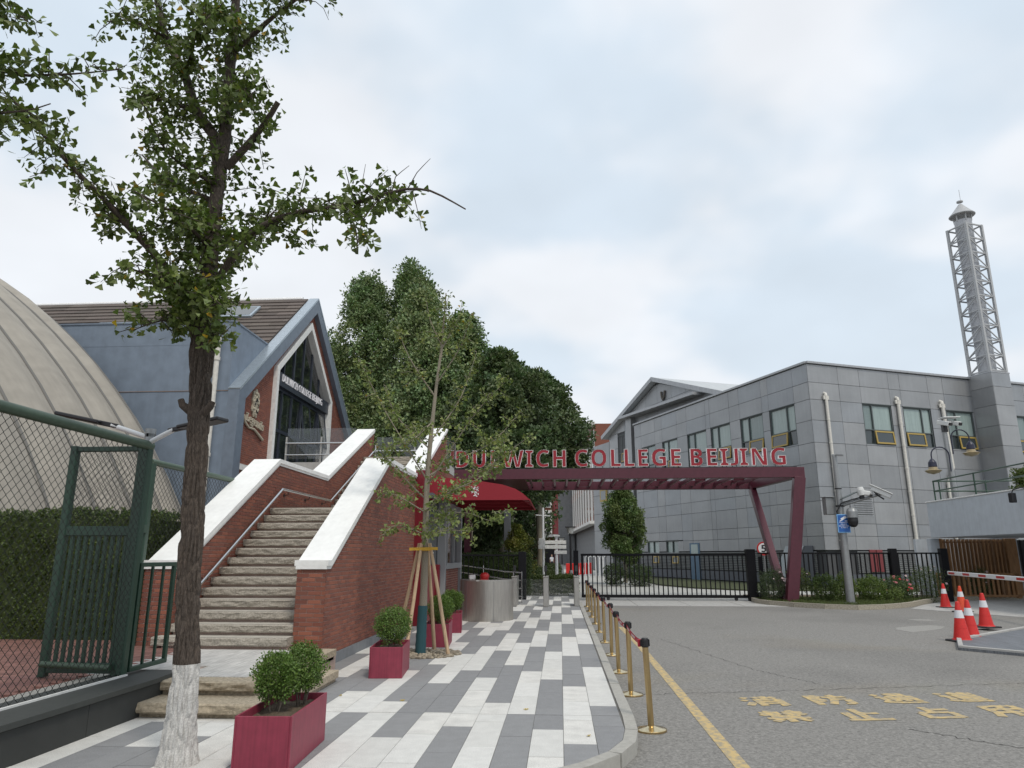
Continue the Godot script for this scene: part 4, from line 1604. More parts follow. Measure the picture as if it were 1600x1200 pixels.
func street_ginkgo() -> void:
	rng.seed = 101
	var t := thing("street_tree", "ginkgo street tree with dark furrowed bark and a white painted trunk base", "tree")
	var tr := [V(-3.14, -0.05, -6.10), V(-3.14, 0.21, -6.10), V(-3.15, 0.75, -6.10), V(-3.20, 1.48, -6.10), V(-3.25, 2.36, -6.10), V(-3.28, 3.07, -6.10), V(-3.31, 3.53, -6.10), V(-3.32, 4.02, -6.10)]
	var c := Curve3D.new()
	for p in tr:
		c.add_point(p)
	var path := []
	for i in 200:
		path.append(c.sample_baked(c.get_baked_length() * i / 199.0))
	var rad := func(y: float) -> float:
		return 0.104 - 0.006 * y + 0.06 * exp(-maxf(y, 0) * 3.2) + 0.03 * exp(-absf(y - 3.5) * 4.0)
	var m := MB.new()
	bark_tube(m, path, rad, 84, 0.024, 0.76)
	var trunk := part("trunk", m, M.bark, t)
	var w := MB.new()
	bark_tube(w, path, rad, 84, 0.024, -1.0, 0.76)
	part("painted_base", w, M.bark_white, trunk)
	var stub := MB.new()
	for s in [[-1.0, 2.98], [1.0, 2.96]]:
		stub.tube([V(-3.28 + s[0] * 0.05, s[1] - 0.06, -6.08), V(-3.28 + s[0] * 0.13, s[1], -6.05), V(-3.28 + s[0] * 0.15, s[1] + 0.05, -6.05)], [0.045, 0.034, 0.028], 10)
	part("branch_stub", stub, M.bark, trunk)
	# limbs [path, start radius, end radius, leafiness]
	var B := [
		[[V(-3.31, 3.53, -6.10), V(-3.32, 4.02, -6.10), V(-3.33, 4.96, -6.10), V(-3.32, 5.41, -6.10), V(-3.31, 5.68, -6.10), V(-3.33, 6.30, -6.10), V(-3.35, 7.17, -6.10), V(-3.35, 7.9, -6.10)], 0.085, 0.04, 1.0],
		[[V(-3.33, 5.35, -6.10), V(-3.45, 5.8, -6.14), V(-3.69, 6.11, -6.20), V(-3.94, 6.66, -6.30), V(-4.26, 7.21, -6.40), V(-4.51, 7.83, -6.50)], 0.06, 0.03, 0.8],
		[[V(-3.33, 3.45, -6.10), V(-3.43, 3.80, -6.08), V(-3.65, 4.27, -5.95), V(-3.86, 4.51, -5.80), V(-4.02, 4.72, -5.60), V(-4.32, 5.04, -5.40), V(-4.53, 5.30, -5.20), V(-4.74, 5.54, -5.10)], 0.05, 0.012, 1.3],
		[[V(-3.30, 4.1, -6.10), V(-3.03, 4.42, -6.00), V(-2.80, 4.62, -5.90), V(-2.42, 4.72, -5.80), V(-1.91, 4.73, -5.70), V(-1.51, 4.78, -5.60), V(-1.14, 4.76, -5.50), V(-0.77, 4.55, -5.50)], 0.038, 0.006, 0.7, 0.74],
		[[V(-1.3, 4.78, -5.55), V(-1.2, 4.93, -5.5), V(-1.08, 5.02, -5.45)], 0.006, 0.002, 0.0],
		[[V(-1.45, 4.78, -5.6), V(-1.42, 4.95, -5.6), V(-1.3, 5.05, -5.6)], 0.006, 0.002, 0.0],
		[[V(-1.25, 4.77, -5.55), V(-1.2, 4.6, -5.5), V(-1.15, 4.38, -5.5)], 0.005, 0.002, 0.0],
		[[V(-1.6, 4.77, -5.6), V(-1.72, 4.9, -5.6), V(-1.7, 5.08, -5.6)], 0.005, 0.002, 0.0],
		[[V(-2.48, 6.89, -5.6), V(-2.2, 6.75, -5.5), V(-2.1, 6.55, -5.5)], 0.006, 0.002, 0.0],
		[[V(-3.26, 5.40, -6.10), V(-2.91, 5.73, -6.00), V(-2.70, 5.98, -5.90)], 0.04, 0.025, 0.5],
		[[V(-3.35, 6.7, -6.10), V(-2.83, 6.84, -5.80), V(-2.48, 6.89, -5.60), V(-2.2, 7.02, -5.50)], 0.03, 0.012, 1.0],
		[[V(-3.28, 5.0, -6.10), V(-4.13, 5.55, -6.50), V(-4.7, 6.1, -6.9)], 0.03, 0.008, 0.6],
		[[V(-3.31, 4.5, -6.10), V(-3.39, 4.62, -5.60), V(-3.57, 4.66, -5.20)], 0.02, 0.006, 1.6],
		[[V(-3.33, 3.9, -6.10), V(-3.3, 3.95, -5.60), V(-3.46, 3.95, -5.30), V(-3.62, 4.0, -5.20)], 0.02, 0.006, 1.6],
		[[V(-3.31, 3.9, -6.10), V(-3.05, 3.86, -5.7), V(-2.85, 3.72, -5.5)], 0.018, 0.005, 1.6],
		[[V(-3.71, 6.11, -6.20), V(-3.84, 6.00, -5.80), V(-4.04, 5.74, -5.60)], 0.02, 0.006, 1.4],
		[[V(-3.33, 6.2, -6.10), V(-2.95, 6.0, -5.70), V(-2.8, 5.78, -5.60)], 0.015, 0.005, 1.2],
		[[V(-3.94, 6.66, -6.30), V(-3.5, 6.65, -5.70), V(-3.40, 6.87, -5.60)], 0.02, 0.006, 1.4],
		[[V(-4.26, 7.21, -6.40), V(-4.45, 7.2, -6.10), V(-4.6, 7.02, -5.90)], 0.02, 0.006, 1.2],
		[[V(-3.35, 7.0, -6.10), V(-3.22, 6.8, -5.6), V(-3.23, 6.4, -5.30)], 0.02, 0.005, 1.4],
		[[V(-1.51, 4.78, -5.60), V(-1.66, 4.5, -5.50), V(-1.68, 4.12, -5.40)], 0.008, 0.003, 0.9],
		[[V(-3.33, 4.6, -6.10), V(-3.0, 4.85, -6.3), V(-2.85, 5.2, -6.5)], 0.02, 0.005, 1.3],
		[[V(-3.33, 4.3, -6.10), V(-3.55, 4.75, -6.4), V(-3.75, 5.3, -6.6)], 0.02, 0.005, 1.5],
		[[V(-3.32, 3.75, -6.10), V(-3.5, 3.72, -5.8), V(-3.68, 3.55, -5.6)], 0.015, 0.005, 1.5],
		[[V(-3.32, 5.2, -6.10), V(-3.6, 5.3, -5.7), V(-3.75, 5.6, -5.5)], 0.02, 0.005, 1.5],
		[[V(-3.3, 3.6, -6.1), V(-3.12, 3.62, -5.9), V(-3.0, 3.5, -5.75)], 0.012, 0.004, 1.3]]
	var near := [
		[[V(-4.5, 5.9, -2.9), V(-4.41, 4.9, -3.8), V(-4.25, 4.66, -4.20), V(-3.97, 4.74, -4.20), V(-3.75, 4.75, -4.20), V(-3.6, 4.80, -4.20)], 0.03, 0.004, 1.1],
		[[V(-4.5, 5.9, -2.9), V(-4.4, 5.3, -3.9), V(-4.04, 5.10, -4.20), V(-3.57, 5.04, -4.20), V(-3.1, 5.06, -4.20)], 0.03, 0.003, 0.8],
		[[V(-4.5, 5.9, -2.9), V(-4.45, 5.75, -3.9), V(-4.13, 5.64, -4.20), V(-3.98, 5.58, -4.20), V(-3.88, 5.5, -4.20)], 0.02, 0.003, 1.4]]
	grow(t, B, 0.055, Color(0.105, 0.145, 0.030), 0.052)
	# a second street ginkgo just outside the frame reaches in from the left
	var t2 := thing("street_tree", "ginkgo boughs reaching in from the left edge above the dome", "tree")
	var tm := MB.new()
	tm.tube([V(-4.3, -0.05, -2.5), V(-4.4, 3.0, -2.7), V(-4.5, 5.9, -2.9), V(-4.5, 7.5, -3.0)], [0.15, 0.12, 0.09, 0.06], 16)
	part("trunk", tm, M.bark, t2)
	grow(t2, near, 0.052, Color(0.105, 0.145, 0.030), 0.075)

func grow(t: Node3D, limbs: Array, size: float, green: Color, step: float, bark: String = "bark") -> void:
	var lm := MB.new()
	var xs := []
	var cs := []
	for b in limbs:
		var p: Array = smooth_path(b[0])
		var rr := []
		for i in p.size():
			rr.append(lerpf(b[1], b[2], i / float(p.size() - 1)) * R(0.92, 1.08))
		lm.tube(p, rr, 9 if b[1] > 0.02 else 6)
		var tot := 0.0
		for i in p.size() - 1:
			tot += p[i].distance_to(p[i + 1])
		var n := int(tot / step * b[3])
		for i in n:
			var f := R(0.12, 1.0 if b.size() < 5 else b[4])
			var at := along(p, f)
			var dir := V(R(-1, 1), R(-0.55, 0.75), R(-1, 1)).normalized()
			var len_ := R(0.12, 0.5) * (1.15 - 0.5 * f)
			if b[2] < 0.0055:
				len_ *= 0.75
			var tip := at + dir * len_
			var midp := at.lerp(tip, 0.5) + V(R(-0.03, 0.03), R(-0.01, 0.05), R(-0.03, 0.03))
			lm.tube([at, midp, tip], [0.006, 0.0045, 0.0025], 4, false)
			var k := int(len_ / 0.075) + 1
			for j in k:
				var q := at.lerp(midp, 0.4).lerp(tip, (j + 1.0) / k)
				spur(xs, cs, q, size, green)
		# spurs on the limb itself
		if b[1] < 0.06 and b[3] > 0.0:
			for i in int(tot / 0.07):
				spur(xs, cs, along(p, R(0.1, 1.0 if b.size() < 5 else b[4])), size, green)
	part("limbs", lm, M[bark], t)
	many("crown", fan_leaf(), M.leaf, xs, cs, t)

func spur(xs: Array, cs: Array, q: Vector3, size: float, green: Color) -> void:
	var out := V(R(-1, 1), R(-0.4, 0.8), R(-1, 1)).normalized()
	for l in rng.randi_range(3, 6):
		var d := (out * 0.4 + V(R(-1, 1), R(-1.1, 0.6), R(-1, 1))).normalized()
		var s := size * R(0.55, 1.3)
		var g := green
		if rng.randf() < 0.012:
			g = Color(0.30, 0.20, 0.01)
		xs.append(Transform3D(leaf_basis(d, s), q + d * s * 0.9))
		cs.append(tint(g, 0.42))

func young_ginkgo() -> void:
	rng.seed = 55
	var t := thing("young_tree", "slender young ginkgo held by four wooden stakes, trunk wrapped teal at its foot", "tree")
	var p := smooth_path([V(-2.44, -0.02, -12.75), V(-2.41, 0.97, -12.75), V(-2.41, 1.79, -12.75), V(-2.40, 3.10, -12.75), V(-2.30, 4.54, -12.75), V(-2.20, 5.54, -12.75), V(-2.14, 6.6, -12.75)])
	var rr := []
	for i in p.size():
		var f: float = i / float(p.size() - 1)
		rr.append(lerpf(0.074, 0.010, pow(f, 1.1)) * (1.0 + 0.05 * sin(i * 1.9)))
	var m := MB.new()
	m.tube(p, rr, 14)
	var trunk := part("trunk", m, M.bark_grey, t)
	var w := MB.new()
	var wp := []
	var wr := []
	for i in 17:
		wp.append(V(-2.44 + 0.02 * i / 16.0, 0.80 * i / 16.0, -12.75))
		wr.append(0.094 - 0.014 * i / 16.0 + (0.006 if i % 3 == 0 else 0.0))
	w.tube(wp, wr, 16)
	part("wrap", w, M.wrap, trunk)
	var L := [[V(-2.41, 2.99, -12.75), V(-3.18, 4.25, -12.45), V(-3.65, 5.17, -12.25)], [V(-2.41, 2.87, -12.75), V(-1.55, 4.12, -12.55), V(-0.89, 4.81, -12.45)], [V(-2.43, 2.53, -12.75), V(-1.51, 3.00, -12.35), V(-0.47, 3.66, -11.95)], [V(-2.43, 2.41, -12.75), V(-2.96, 2.72, -12.25), V(-3.13, 2.59, -12.05)], [V(-2.42, 2.19, -12.75), V(-1.69, 2.37, -12.15), V(-1.11, 2.20, -11.85), V(-0.95, 2.35, -11.75)], [V(-2.43, 2.02, -12.75), V(-2.87, 2.17, -12.45), V(-3.01, 2.00, -12.15)], [V(-2.39, 3.57, -12.75), V(-3.13, 4.28, -13.25), V(-3.49, 5.00, -13.55)], [V(-2.37, 3.69, -12.75), V(-1.87, 4.62, -13.15), V(-1.60, 5.58, -13.35)], [V(-2.30, 4.54, -12.75), V(-2.74, 5.21, -12.45), V(-2.99, 5.81, -12.35)], [V(-2.28, 4.79, -12.75), V(-1.80, 5.47, -12.55), V(-1.62, 6.06, -12.45)], [V(-2.35, 4.05, -12.75), V(-2.62, 3.60, -12.15), V(-3.00, 3.45, -11.85)], [V(-2.42, 1.96, -12.75), V(-2.00, 2.05, -12.05), V(-1.42, 2.04, -11.75)], [V(-2.40, 3.05, -12.75), V(-1.99, 3.40, -13.25), V(-1.28, 3.81, -13.55), V(-0.73, 4.48, -13.75)], [V(-2.20, 5.54, -12.75), V(-2.40, 5.99, -12.55), V(-2.46, 6.25, -12.55)], [V(-2.20, 5.48, -12.75), V(-1.93, 6.11, -12.95), V(-1.85, 6.51, -12.95)], [V(-2.42, 2.64, -12.75), V(-3.00, 3.15, -13.15), V(-3.58, 3.80, -13.35)], [V(-2.43, 2.41, -12.75), V(-1.89, 2.68, -11.95), V(-1.20, 2.96, -11.55), V(-0.87, 3.46, -11.35)], [V(-2.2, 5.3, -12.75), V(-2.14, 6.6, -12.75)]]
	var B := []
	for q in L:
		B.append([q, 0.016, 0.003, 0.62])
	grow(t, B, 0.056, Color(0.175, 0.215, 0.062), 0.085, "bark_grey")
	var k := 0
	for a in [0.35, 1.9, 3.5, 5.0]:
		var s := MB.new()
		var foot := V(-2.43 + cos(a) * 0.54, -0.01, -12.75 + sin(a) * 0.5)
		var top := V(-2.42 + cos(a) * 0.11, 1.86, -12.75 + sin(a) * 0.11)
		s.tube([foot, foot.lerp(top, 0.5) + V(0.008, 0, 0.006), top], [0.034, 0.031, 0.028], 10)
		tag(part("stake", s, M.stake), ["right wooden stake propping the young ginkgo", "front wooden stake propping the young ginkgo", "left wooden stake propping the young ginkgo", "rear wooden stake propping the young ginkgo"][k], "stake", "stakes round the young tree")
		k += 1
	var c := MB.new()
	c.lathe([Vector2(0.065, 0.03), Vector2(0.135, 0.03), Vector2(0.135, -0.03), Vector2(0.065, -0.03), Vector2(0.065, 0.03)], 18, V(-2.41, 1.76, -12.75))
	c.bar(V(-2.66, 1.76, -12.62), V(-2.16, 1.77, -12.62), 0.05, 0.05, Vector3.UP)
	tag(part("tree_collar", c, M.collar), "yellow strap tying the stakes to the young trunk", "strap")
	var g := MB.new()
	g.colored = true
	for i in 420:
		var a := R(0, TAU)
		var q := sqrt(R(0, 1)) * 0.62
		var at := V(-2.40 + cos(a) * q * 1.05, 0.012, -12.75 + sin(a) * q)
		var kk := R(0.6, 1.3)
		g.col = Color(0.34 * kk, 0.29 * kk, 0.22 * kk)
		g.ball(at, V(R(0.02, 0.05), R(0.012, 0.03), R(0.02, 0.045)), 6)
	var gr := part("gravel", g, M.pebble)
	stuff(gr)
	tag(gr, "pale gravel around the foot of the staked young tree", "gravel")

# ---------- planters and bushes ----------
func bush(t: Node3D, at: Vector3, r: Vector3, n: int, green: Color, sd: int, leaf := 0.035) -> void:
	rng.seed = sd
	var f := FastNoiseLite.new()
	f.seed = sd; f.frequency = 1.0; f.fractal_octaves = 3
	var xs := []
	var cs := []
	var spray := leaf_spray(7, 1.15, 0.85, sd + 3, 0.5)
	for i in n:
		var d := V(R(-1, 1), R(-0.9, 1), R(-1, 1))
		if d.length() > 1.0 or d.length() < 0.05:
			continue
		var u := d.normalized()
		var q: float = (1.0 + 0.34 * f.get_noise_3dv(u * 2.0) + 0.16 * f.get_noise_3dv(u * 6.0)) * (1.0 - 0.45 * pow(R(0, 1), 1.6))
		var p := at + u * r * q
		xs.append(Transform3D(leaf_basis(u + V(R(-0.6, 0.6), R(0.0, 0.9), R(-0.6, 0.6)), leaf * R(0.8, 1.3)), p))
		cs.append(tint(green, 0.35))
	many("foliage", spray, M.leaf, xs, cs, t)
	var s := MB.new()
	for i in 7:
		var a := R(0, TAU)
		var b := at + V(cos(a) * r.x * 0.15, -r.y - 0.16, sin(a) * r.z * 0.15)
		var e := at + V(cos(a) * r.x * 0.55, R(-0.2, 0.3) * r.y, sin(a) * r.z * 0.55)
		s.tube([b, b.lerp(e, 0.5) + V(R(-0.02, 0.02), 0, R(-0.02, 0.02)), e], [0.008, 0.006, 0.004], 5, false)
	part("stems", s, M.bark_far, t)

func planters() -> void:
	var spots := [[V(-2.40, 0, -6.42), 0.05, 1.02, "magenta planter box with twin boxwood balls, nearest the camera beside the granite steps"], [V(-2.49, 0, -10.72), 0.10, 0.92, "magenta planter box with one round boxwood, between the steps and the staked young tree"], [V(-2.36, 0, -14.12), 0.08, 0.92, "dark red planter box half hidden behind the stakes of the young tree"], [V(-2.48, 0, -16.6), 0.12, 0.95, "magenta planter box with boxwood just in front of the curved steel desk"]]
	for i in 4:
		var q: Array = spots[i]
		var t := thing("planter", q[3], "planter", q[0], q[1], "magenta planters along the stair wall")
		var w := 0.46
		var h := 0.41
		var l: float = q[2]
		var m := MB.new()
		m.box(V(-w / 2 + 0.009, h / 2, 0), V(0.018, h, l), Basis(), 0.004)
		m.box(V(w / 2 - 0.009, h / 2, 0), V(0.018, h, l), Basis(), 0.004)
		m.box(V(0, h / 2 - 0.001, -l / 2 + 0.009), V(w - 0.037, h - 0.002, 0.018), Basis(), 0.003)
		m.box(V(0, h / 2 - 0.001, l / 2 - 0.009), V(w - 0.037, h - 0.002, 0.018), Basis(), 0.003)
		part("box", m, M.planter, t)
		var s := MB.new()
		var f := FastNoiseLite.new()
		f.seed = i; f.frequency = 6.0
		for a in 10:
			for b in 20:
				var pt := []
				for o in [[0, 0], [0, 1], [1, 1], [1, 0]]:
					var x: float = -w / 2 + 0.018 + (w - 0.036) * (a + o[0]) / 10.0
					var z: float = -l / 2 + 0.018 + (l - 0.036) * (b + o[1]) / 20.0
					pt.append(V(x, h - 0.07 + 0.035 * f.get_noise_2d(x, z), z))
				s.quad(pt[0], pt[1], pt[2], pt[3])
		part("soil", s, M.soil, t)
		var bt := thing("boxwood", ["pair of rounded boxwood bushes in the nearest magenta planter", "single round boxwood in the second magenta planter", "boxwood behind the wooden stakes in the dark red planter", "small round boxwood in the planter before the steel desk"][i], "bush", q[0], q[1], "clipped boxwoods in the planters")
		var g := Color(0.11, 0.18, 0.036)
		if i == 0:
			bush(bt, V(-0.09, 0.63, 0.0), V(0.175, 0.185, 0.18), 2000, g, 31, 0.024)
			var b2 := thing("boxwood", "taller rear boxwood ball in the nearest magenta planter", "bush", q[0], q[1], "clipped boxwoods in the planters")
			bush(b2, V(0.06, 0.66, -0.27), V(0.18, 0.20, 0.18), 2000, g, 32, 0.024)
			bt.set_meta("label", "front boxwood ball on bare stems in the nearest magenta planter")
		else:
			bush(bt, V(0.02, 0.66, -0.05 if i < 3 else 0.15), V(0.24, 0.235, 0.25) if i != 3 else V(0.22, 0.21, 0.23), 2100, g, 33 + i, 0.026)

func hedge(called: String, label: String, lo: Vector3, hi: Vector3, n: int, green: Color, leaf: float, sd: int) -> void:
	rng.seed = sd
	var t := thing(called, label, "hedge")
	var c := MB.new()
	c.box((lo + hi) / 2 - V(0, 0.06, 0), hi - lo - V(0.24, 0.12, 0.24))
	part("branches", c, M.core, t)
	var f := FastNoiseLite.new()
	f.seed = sd; f.frequency = 0.9
	var xs := []
	var cs := []
	var s := hi - lo
	var aw := [s.y * s.z, s.x * s.z, s.x * s.y]
	for i in n:
		var k := R(0, aw[0] + aw[1] + aw[2])
		var p := V(R(lo.x, hi.x), R(lo.y, hi.y), R(lo.z, hi.z))
		var u := Vector3.BACK
		if k < aw[0]:
			u = Vector3.RIGHT if rng.randf() < 0.6 else Vector3.LEFT
			p.x = hi.x if u.x > 0 else lo.x
		elif k < aw[0] + aw[1]:
			u = Vector3.UP
			p.y = hi.y
		else:
			p.z = hi.z
		p += u * (f.get_noise_3dv(p) * 0.14 + f.get_noise_3dv(p * 5.0) * 0.05 + R(-0.1, 0.02))
		xs.append(Transform3D(leaf_basis(u + V(R(-0.7, 0.7), R(-0.2, 0.9), R(-0.7, 0.7)), leaf * R(0.75, 1.3)), p))
		var g := tint(green, 0.4)
		cs.append(g)
	many("foliage", leaf_spray(6, 1.1, 0.9, sd, 0.4), M.leaf, xs, cs, t)

# ---------- trees beyond ----------
func crown_tree(called: String, label: String, foot: Vector3, trunk_h: float, top: float, rad: float, low: float, clumps: int, per: int, green: Color, sd: int, upright := true, leaf := 0.27) -> void:
	rng.seed = sd
	var t := thing(called, label, "tree", Vector3.ZERO, 0, "broad trees beyond the terrace" if upright else "")
	var m := MB.new()
	m.tube([foot, foot + V(0.1, trunk_h * 0.5, 0), foot + V(0.0, trunk_h, 0.1), V(foot.x, lerpf(trunk_h, top, 0.7), foot.z)], [rad * 0.075 + 0.05, rad * 0.065 + 0.04, rad * 0.055 + 0.03, 0.04], 12)
	var limb := MB.new()
	var xs := []
	var cs := []
	var mid := foot + V(0, 0, 0)
	var spray := leaf_spray(9, 1.0, 0.62, sd, 0.35)
	for i in int(clumps * 1.6):
		var f := R(0, 1)
		var y := lerpf(low, top, f)
		var prof: float = (sqrt(sin(PI * clampf(0.14 + f * 0.8, 0, 1))) if f < 0.45 else pow(clampf(1.0 - (f - 0.45) / 0.60, 0.02, 1.0), 0.85)) if upright else sqrt(maxf(0.02, 1.0 - pow(2.0 * f - 0.9, 2)))
		var a := R(0, TAU)
		var q: float = sqrt(R(0.12, 1.0)) * rad * prof
		var c := V(mid.x + cos(a) * q, y, mid.z + sin(a) * q)
		var cr := rad * R(0.13, 0.29) * (0.75 if f > 0.8 else 1.0)
		limb.tube([V(mid.x, maxf(y - q * 0.7, trunk_h * 0.6), mid.z), c - V(0, cr * 0.3, 0)], [0.05, 0.015], 5, false)
		var shade := R(0.8, 1.2)
		var gcol := Color(green.r * shade * R(0.9, 1.15), green.g * shade, green.b * shade)
		for j in int(per * 0.72):
			var d := V(R(-1, 1), R(-1, 1), R(-1, 1))
			if d.length() > 1.0:
				d = d.normalized()
			var e: Vector3 = d.normalized() * (0.55 + 0.45 * d.length())
			if upright:
				e.y = e.y * 1.35 + 0.25
				var taper: float = clampf(1.25 - maxf(e.y, 0) * 0.6, 0.3, 1.0)
				e.x *= taper; e.z *= taper
			xs.append(Transform3D(leaf_basis(e + V(0, 0.5, 0) + V(R(-0.5, 0.5), R(-0.5, 0.5), R(-0.5, 0.5)), leaf * R(0.8, 1.35)), c + e * cr))
			cs.append(tint(gcol, 0.28))
	part("trunk", m, M.bark_far if upright else M.bark_grey, t)
	if called == "shade_tree":
		var pb := MB.new()
		pb.tube([foot, foot + V(0.06, 0.9, 0)], [rad * 0.075 + 0.055, rad * 0.07 + 0.054], 12)
		part("painted_base", pb, M.white_paint, t)
	part("limbs", limb, M.bark_far, t)
	many("crown", spray, M.leaf_far, xs, cs, t)

func trees() -> void:
	var g := Color(0.140, 0.205, 0.080)
	crown_tree("broad_tree", "tall green tree closest to the gabled hall, left of the twin tops", V(-12.5, 0, -43), 3.5, 18.8, 4.0, 3.0, 130, 46, g, 201)
	crown_tree("broad_tree", "tallest tree, its pointed top second from the hall", V(-9.7, 0, -44.5), 3.5, 20.2, 3.9, 3.0, 130, 46, g, 202)
	crown_tree("broad_tree", "tree with lighter green crown behind the staked young ginkgo", V(-8.3, 0, -40.5), 3.0, 16.8, 3.5, 2.5, 120, 46, Color(0.155, 0.22, 0.088), 203)
	crown_tree("broad_tree", "tree whose crown steps down right of the tallest top", V(-6.0, 0, -43), 3.5, 16.4, 3.5, 3.0, 110, 46, g, 204)
	crown_tree("broad_tree", "lower tree filling the gap between the lighter crown and the stepped one", V(-6.9, 0, -39), 2.5, 13.2, 2.8, 2.0, 100, 46, g, 211)
	crown_tree("shade_tree", "dark rounded tree with bare trunk above the awning", V(-3.05, 0, -37), 3.2, 12.0, 2.7, 3.8, 130, 50, Color(0.085, 0.128, 0.05), 205, false)
	crown_tree("shade_tree", "dark spreading tree behind the first letters of the portal", V(-1.2, 0, -41), 3.6, 12.0, 2.7, 5.4, 130, 50, Color(0.085, 0.128, 0.05), 206, false)
	crown_tree("shade_tree", "dark tree low behind the awning with a slim leaning trunk", V(-4.6, 0, -35.5), 2.8, 9.2, 2.4, 2.2, 110, 50, Color(0.080, 0.12, 0.046), 207, false)
	crown_tree("shade_tree", "slim tree with a pale trunk right behind the black side fence", V(-2.5, 0, -36.3), 4.0, 8.5, 1.5, 3.9, 50, 40, Color(0.08, 0.12, 0.046), 212, false)
	crown_tree("evergreen_screen", "dense dark greenery closing the view behind the side hedge", V(-6.0, 0, -48), 0.5, 9.0, 5.0, 0.4, 200, 40, Color(0.07, 0.105, 0.042), 213, false)
	crown_tree("campus_tree", "dense rounded green tree beside the grey hall, inside the gate", V(4.0, 0, -46), 1.2, 5.9, 1.25, 1.3, 90, 44, Color(0.105, 0.160, 0.045), 208, false, 0.15)
	crown_tree("conical_bush", "yellow-green conical bush beyond the black side fence", V(-2.0, 0, -33), 0.4, 2.9, 0.75, 0.3, 50, 36, Color(0.14, 0.16, 0.02), 209, false, 0.11)
	crown_tree("roof_shrub", "green shrub on the guard house roof at the right edge", V(18.6, 3.5, -29), 0.2, 5.0, 0.8, 3.7, 36, 30, Color(0.07, 0.10, 0.02), 210, false, 0.12)
	hedge("court_hedge", "tall clipped green hedge in front of the fabric dome", V(-16, 0.28, -13.2), V(-6.9, 2.38, -11.75), 9000, Color(0.070, 0.104, 0.024), 0.05, 301)
	hedge("dark_hedge", "tall dark clipped hedge behind the black side fence", V(-7.0, 0.0, -33.2), V(-1.35, 1.72, -31.6), 4200, Color(0.050, 0.078, 0.02), 0.07, 302)
	hedge("low_hedge", "low clipped hedge across the path behind the turnstiles", V(-1.35, 0.0, -34.0), V(0.75, 0.72, -33.2), 1500, Color(0.07, 0.10, 0.022), 0.06, 303)
	hedge("low_hedge", "long low hedge beside the campus path with lamp posts", V(-2.6, 0.0, -52), V(-0.1, 1.0, -38), 2600, Color(0.05, 0.075, 0.02), 0.08, 304)
	var k := 0
	for q in [[V(-1.75, 0.75, -37), V(0.75, 0.75, 0.75), "round clipped shrub left of the campus path"], [V(3.15, 0.55, -43.5), V(0.62, 0.6, 0.6), "round dark clipped shrub inside the gate, left of a pair"], [V(4.6, 0.5, -43.2), V(0.75, 0.65, 0.7), "round dark clipped shrub inside the gate, right of a pair"]]:
		var t := thing("round_shrub", q[2], "bush")
		bush(t, q[0], q[1], 1400, Color(0.05, 0.08, 0.022), 320 + k, 0.07)
		k += 1

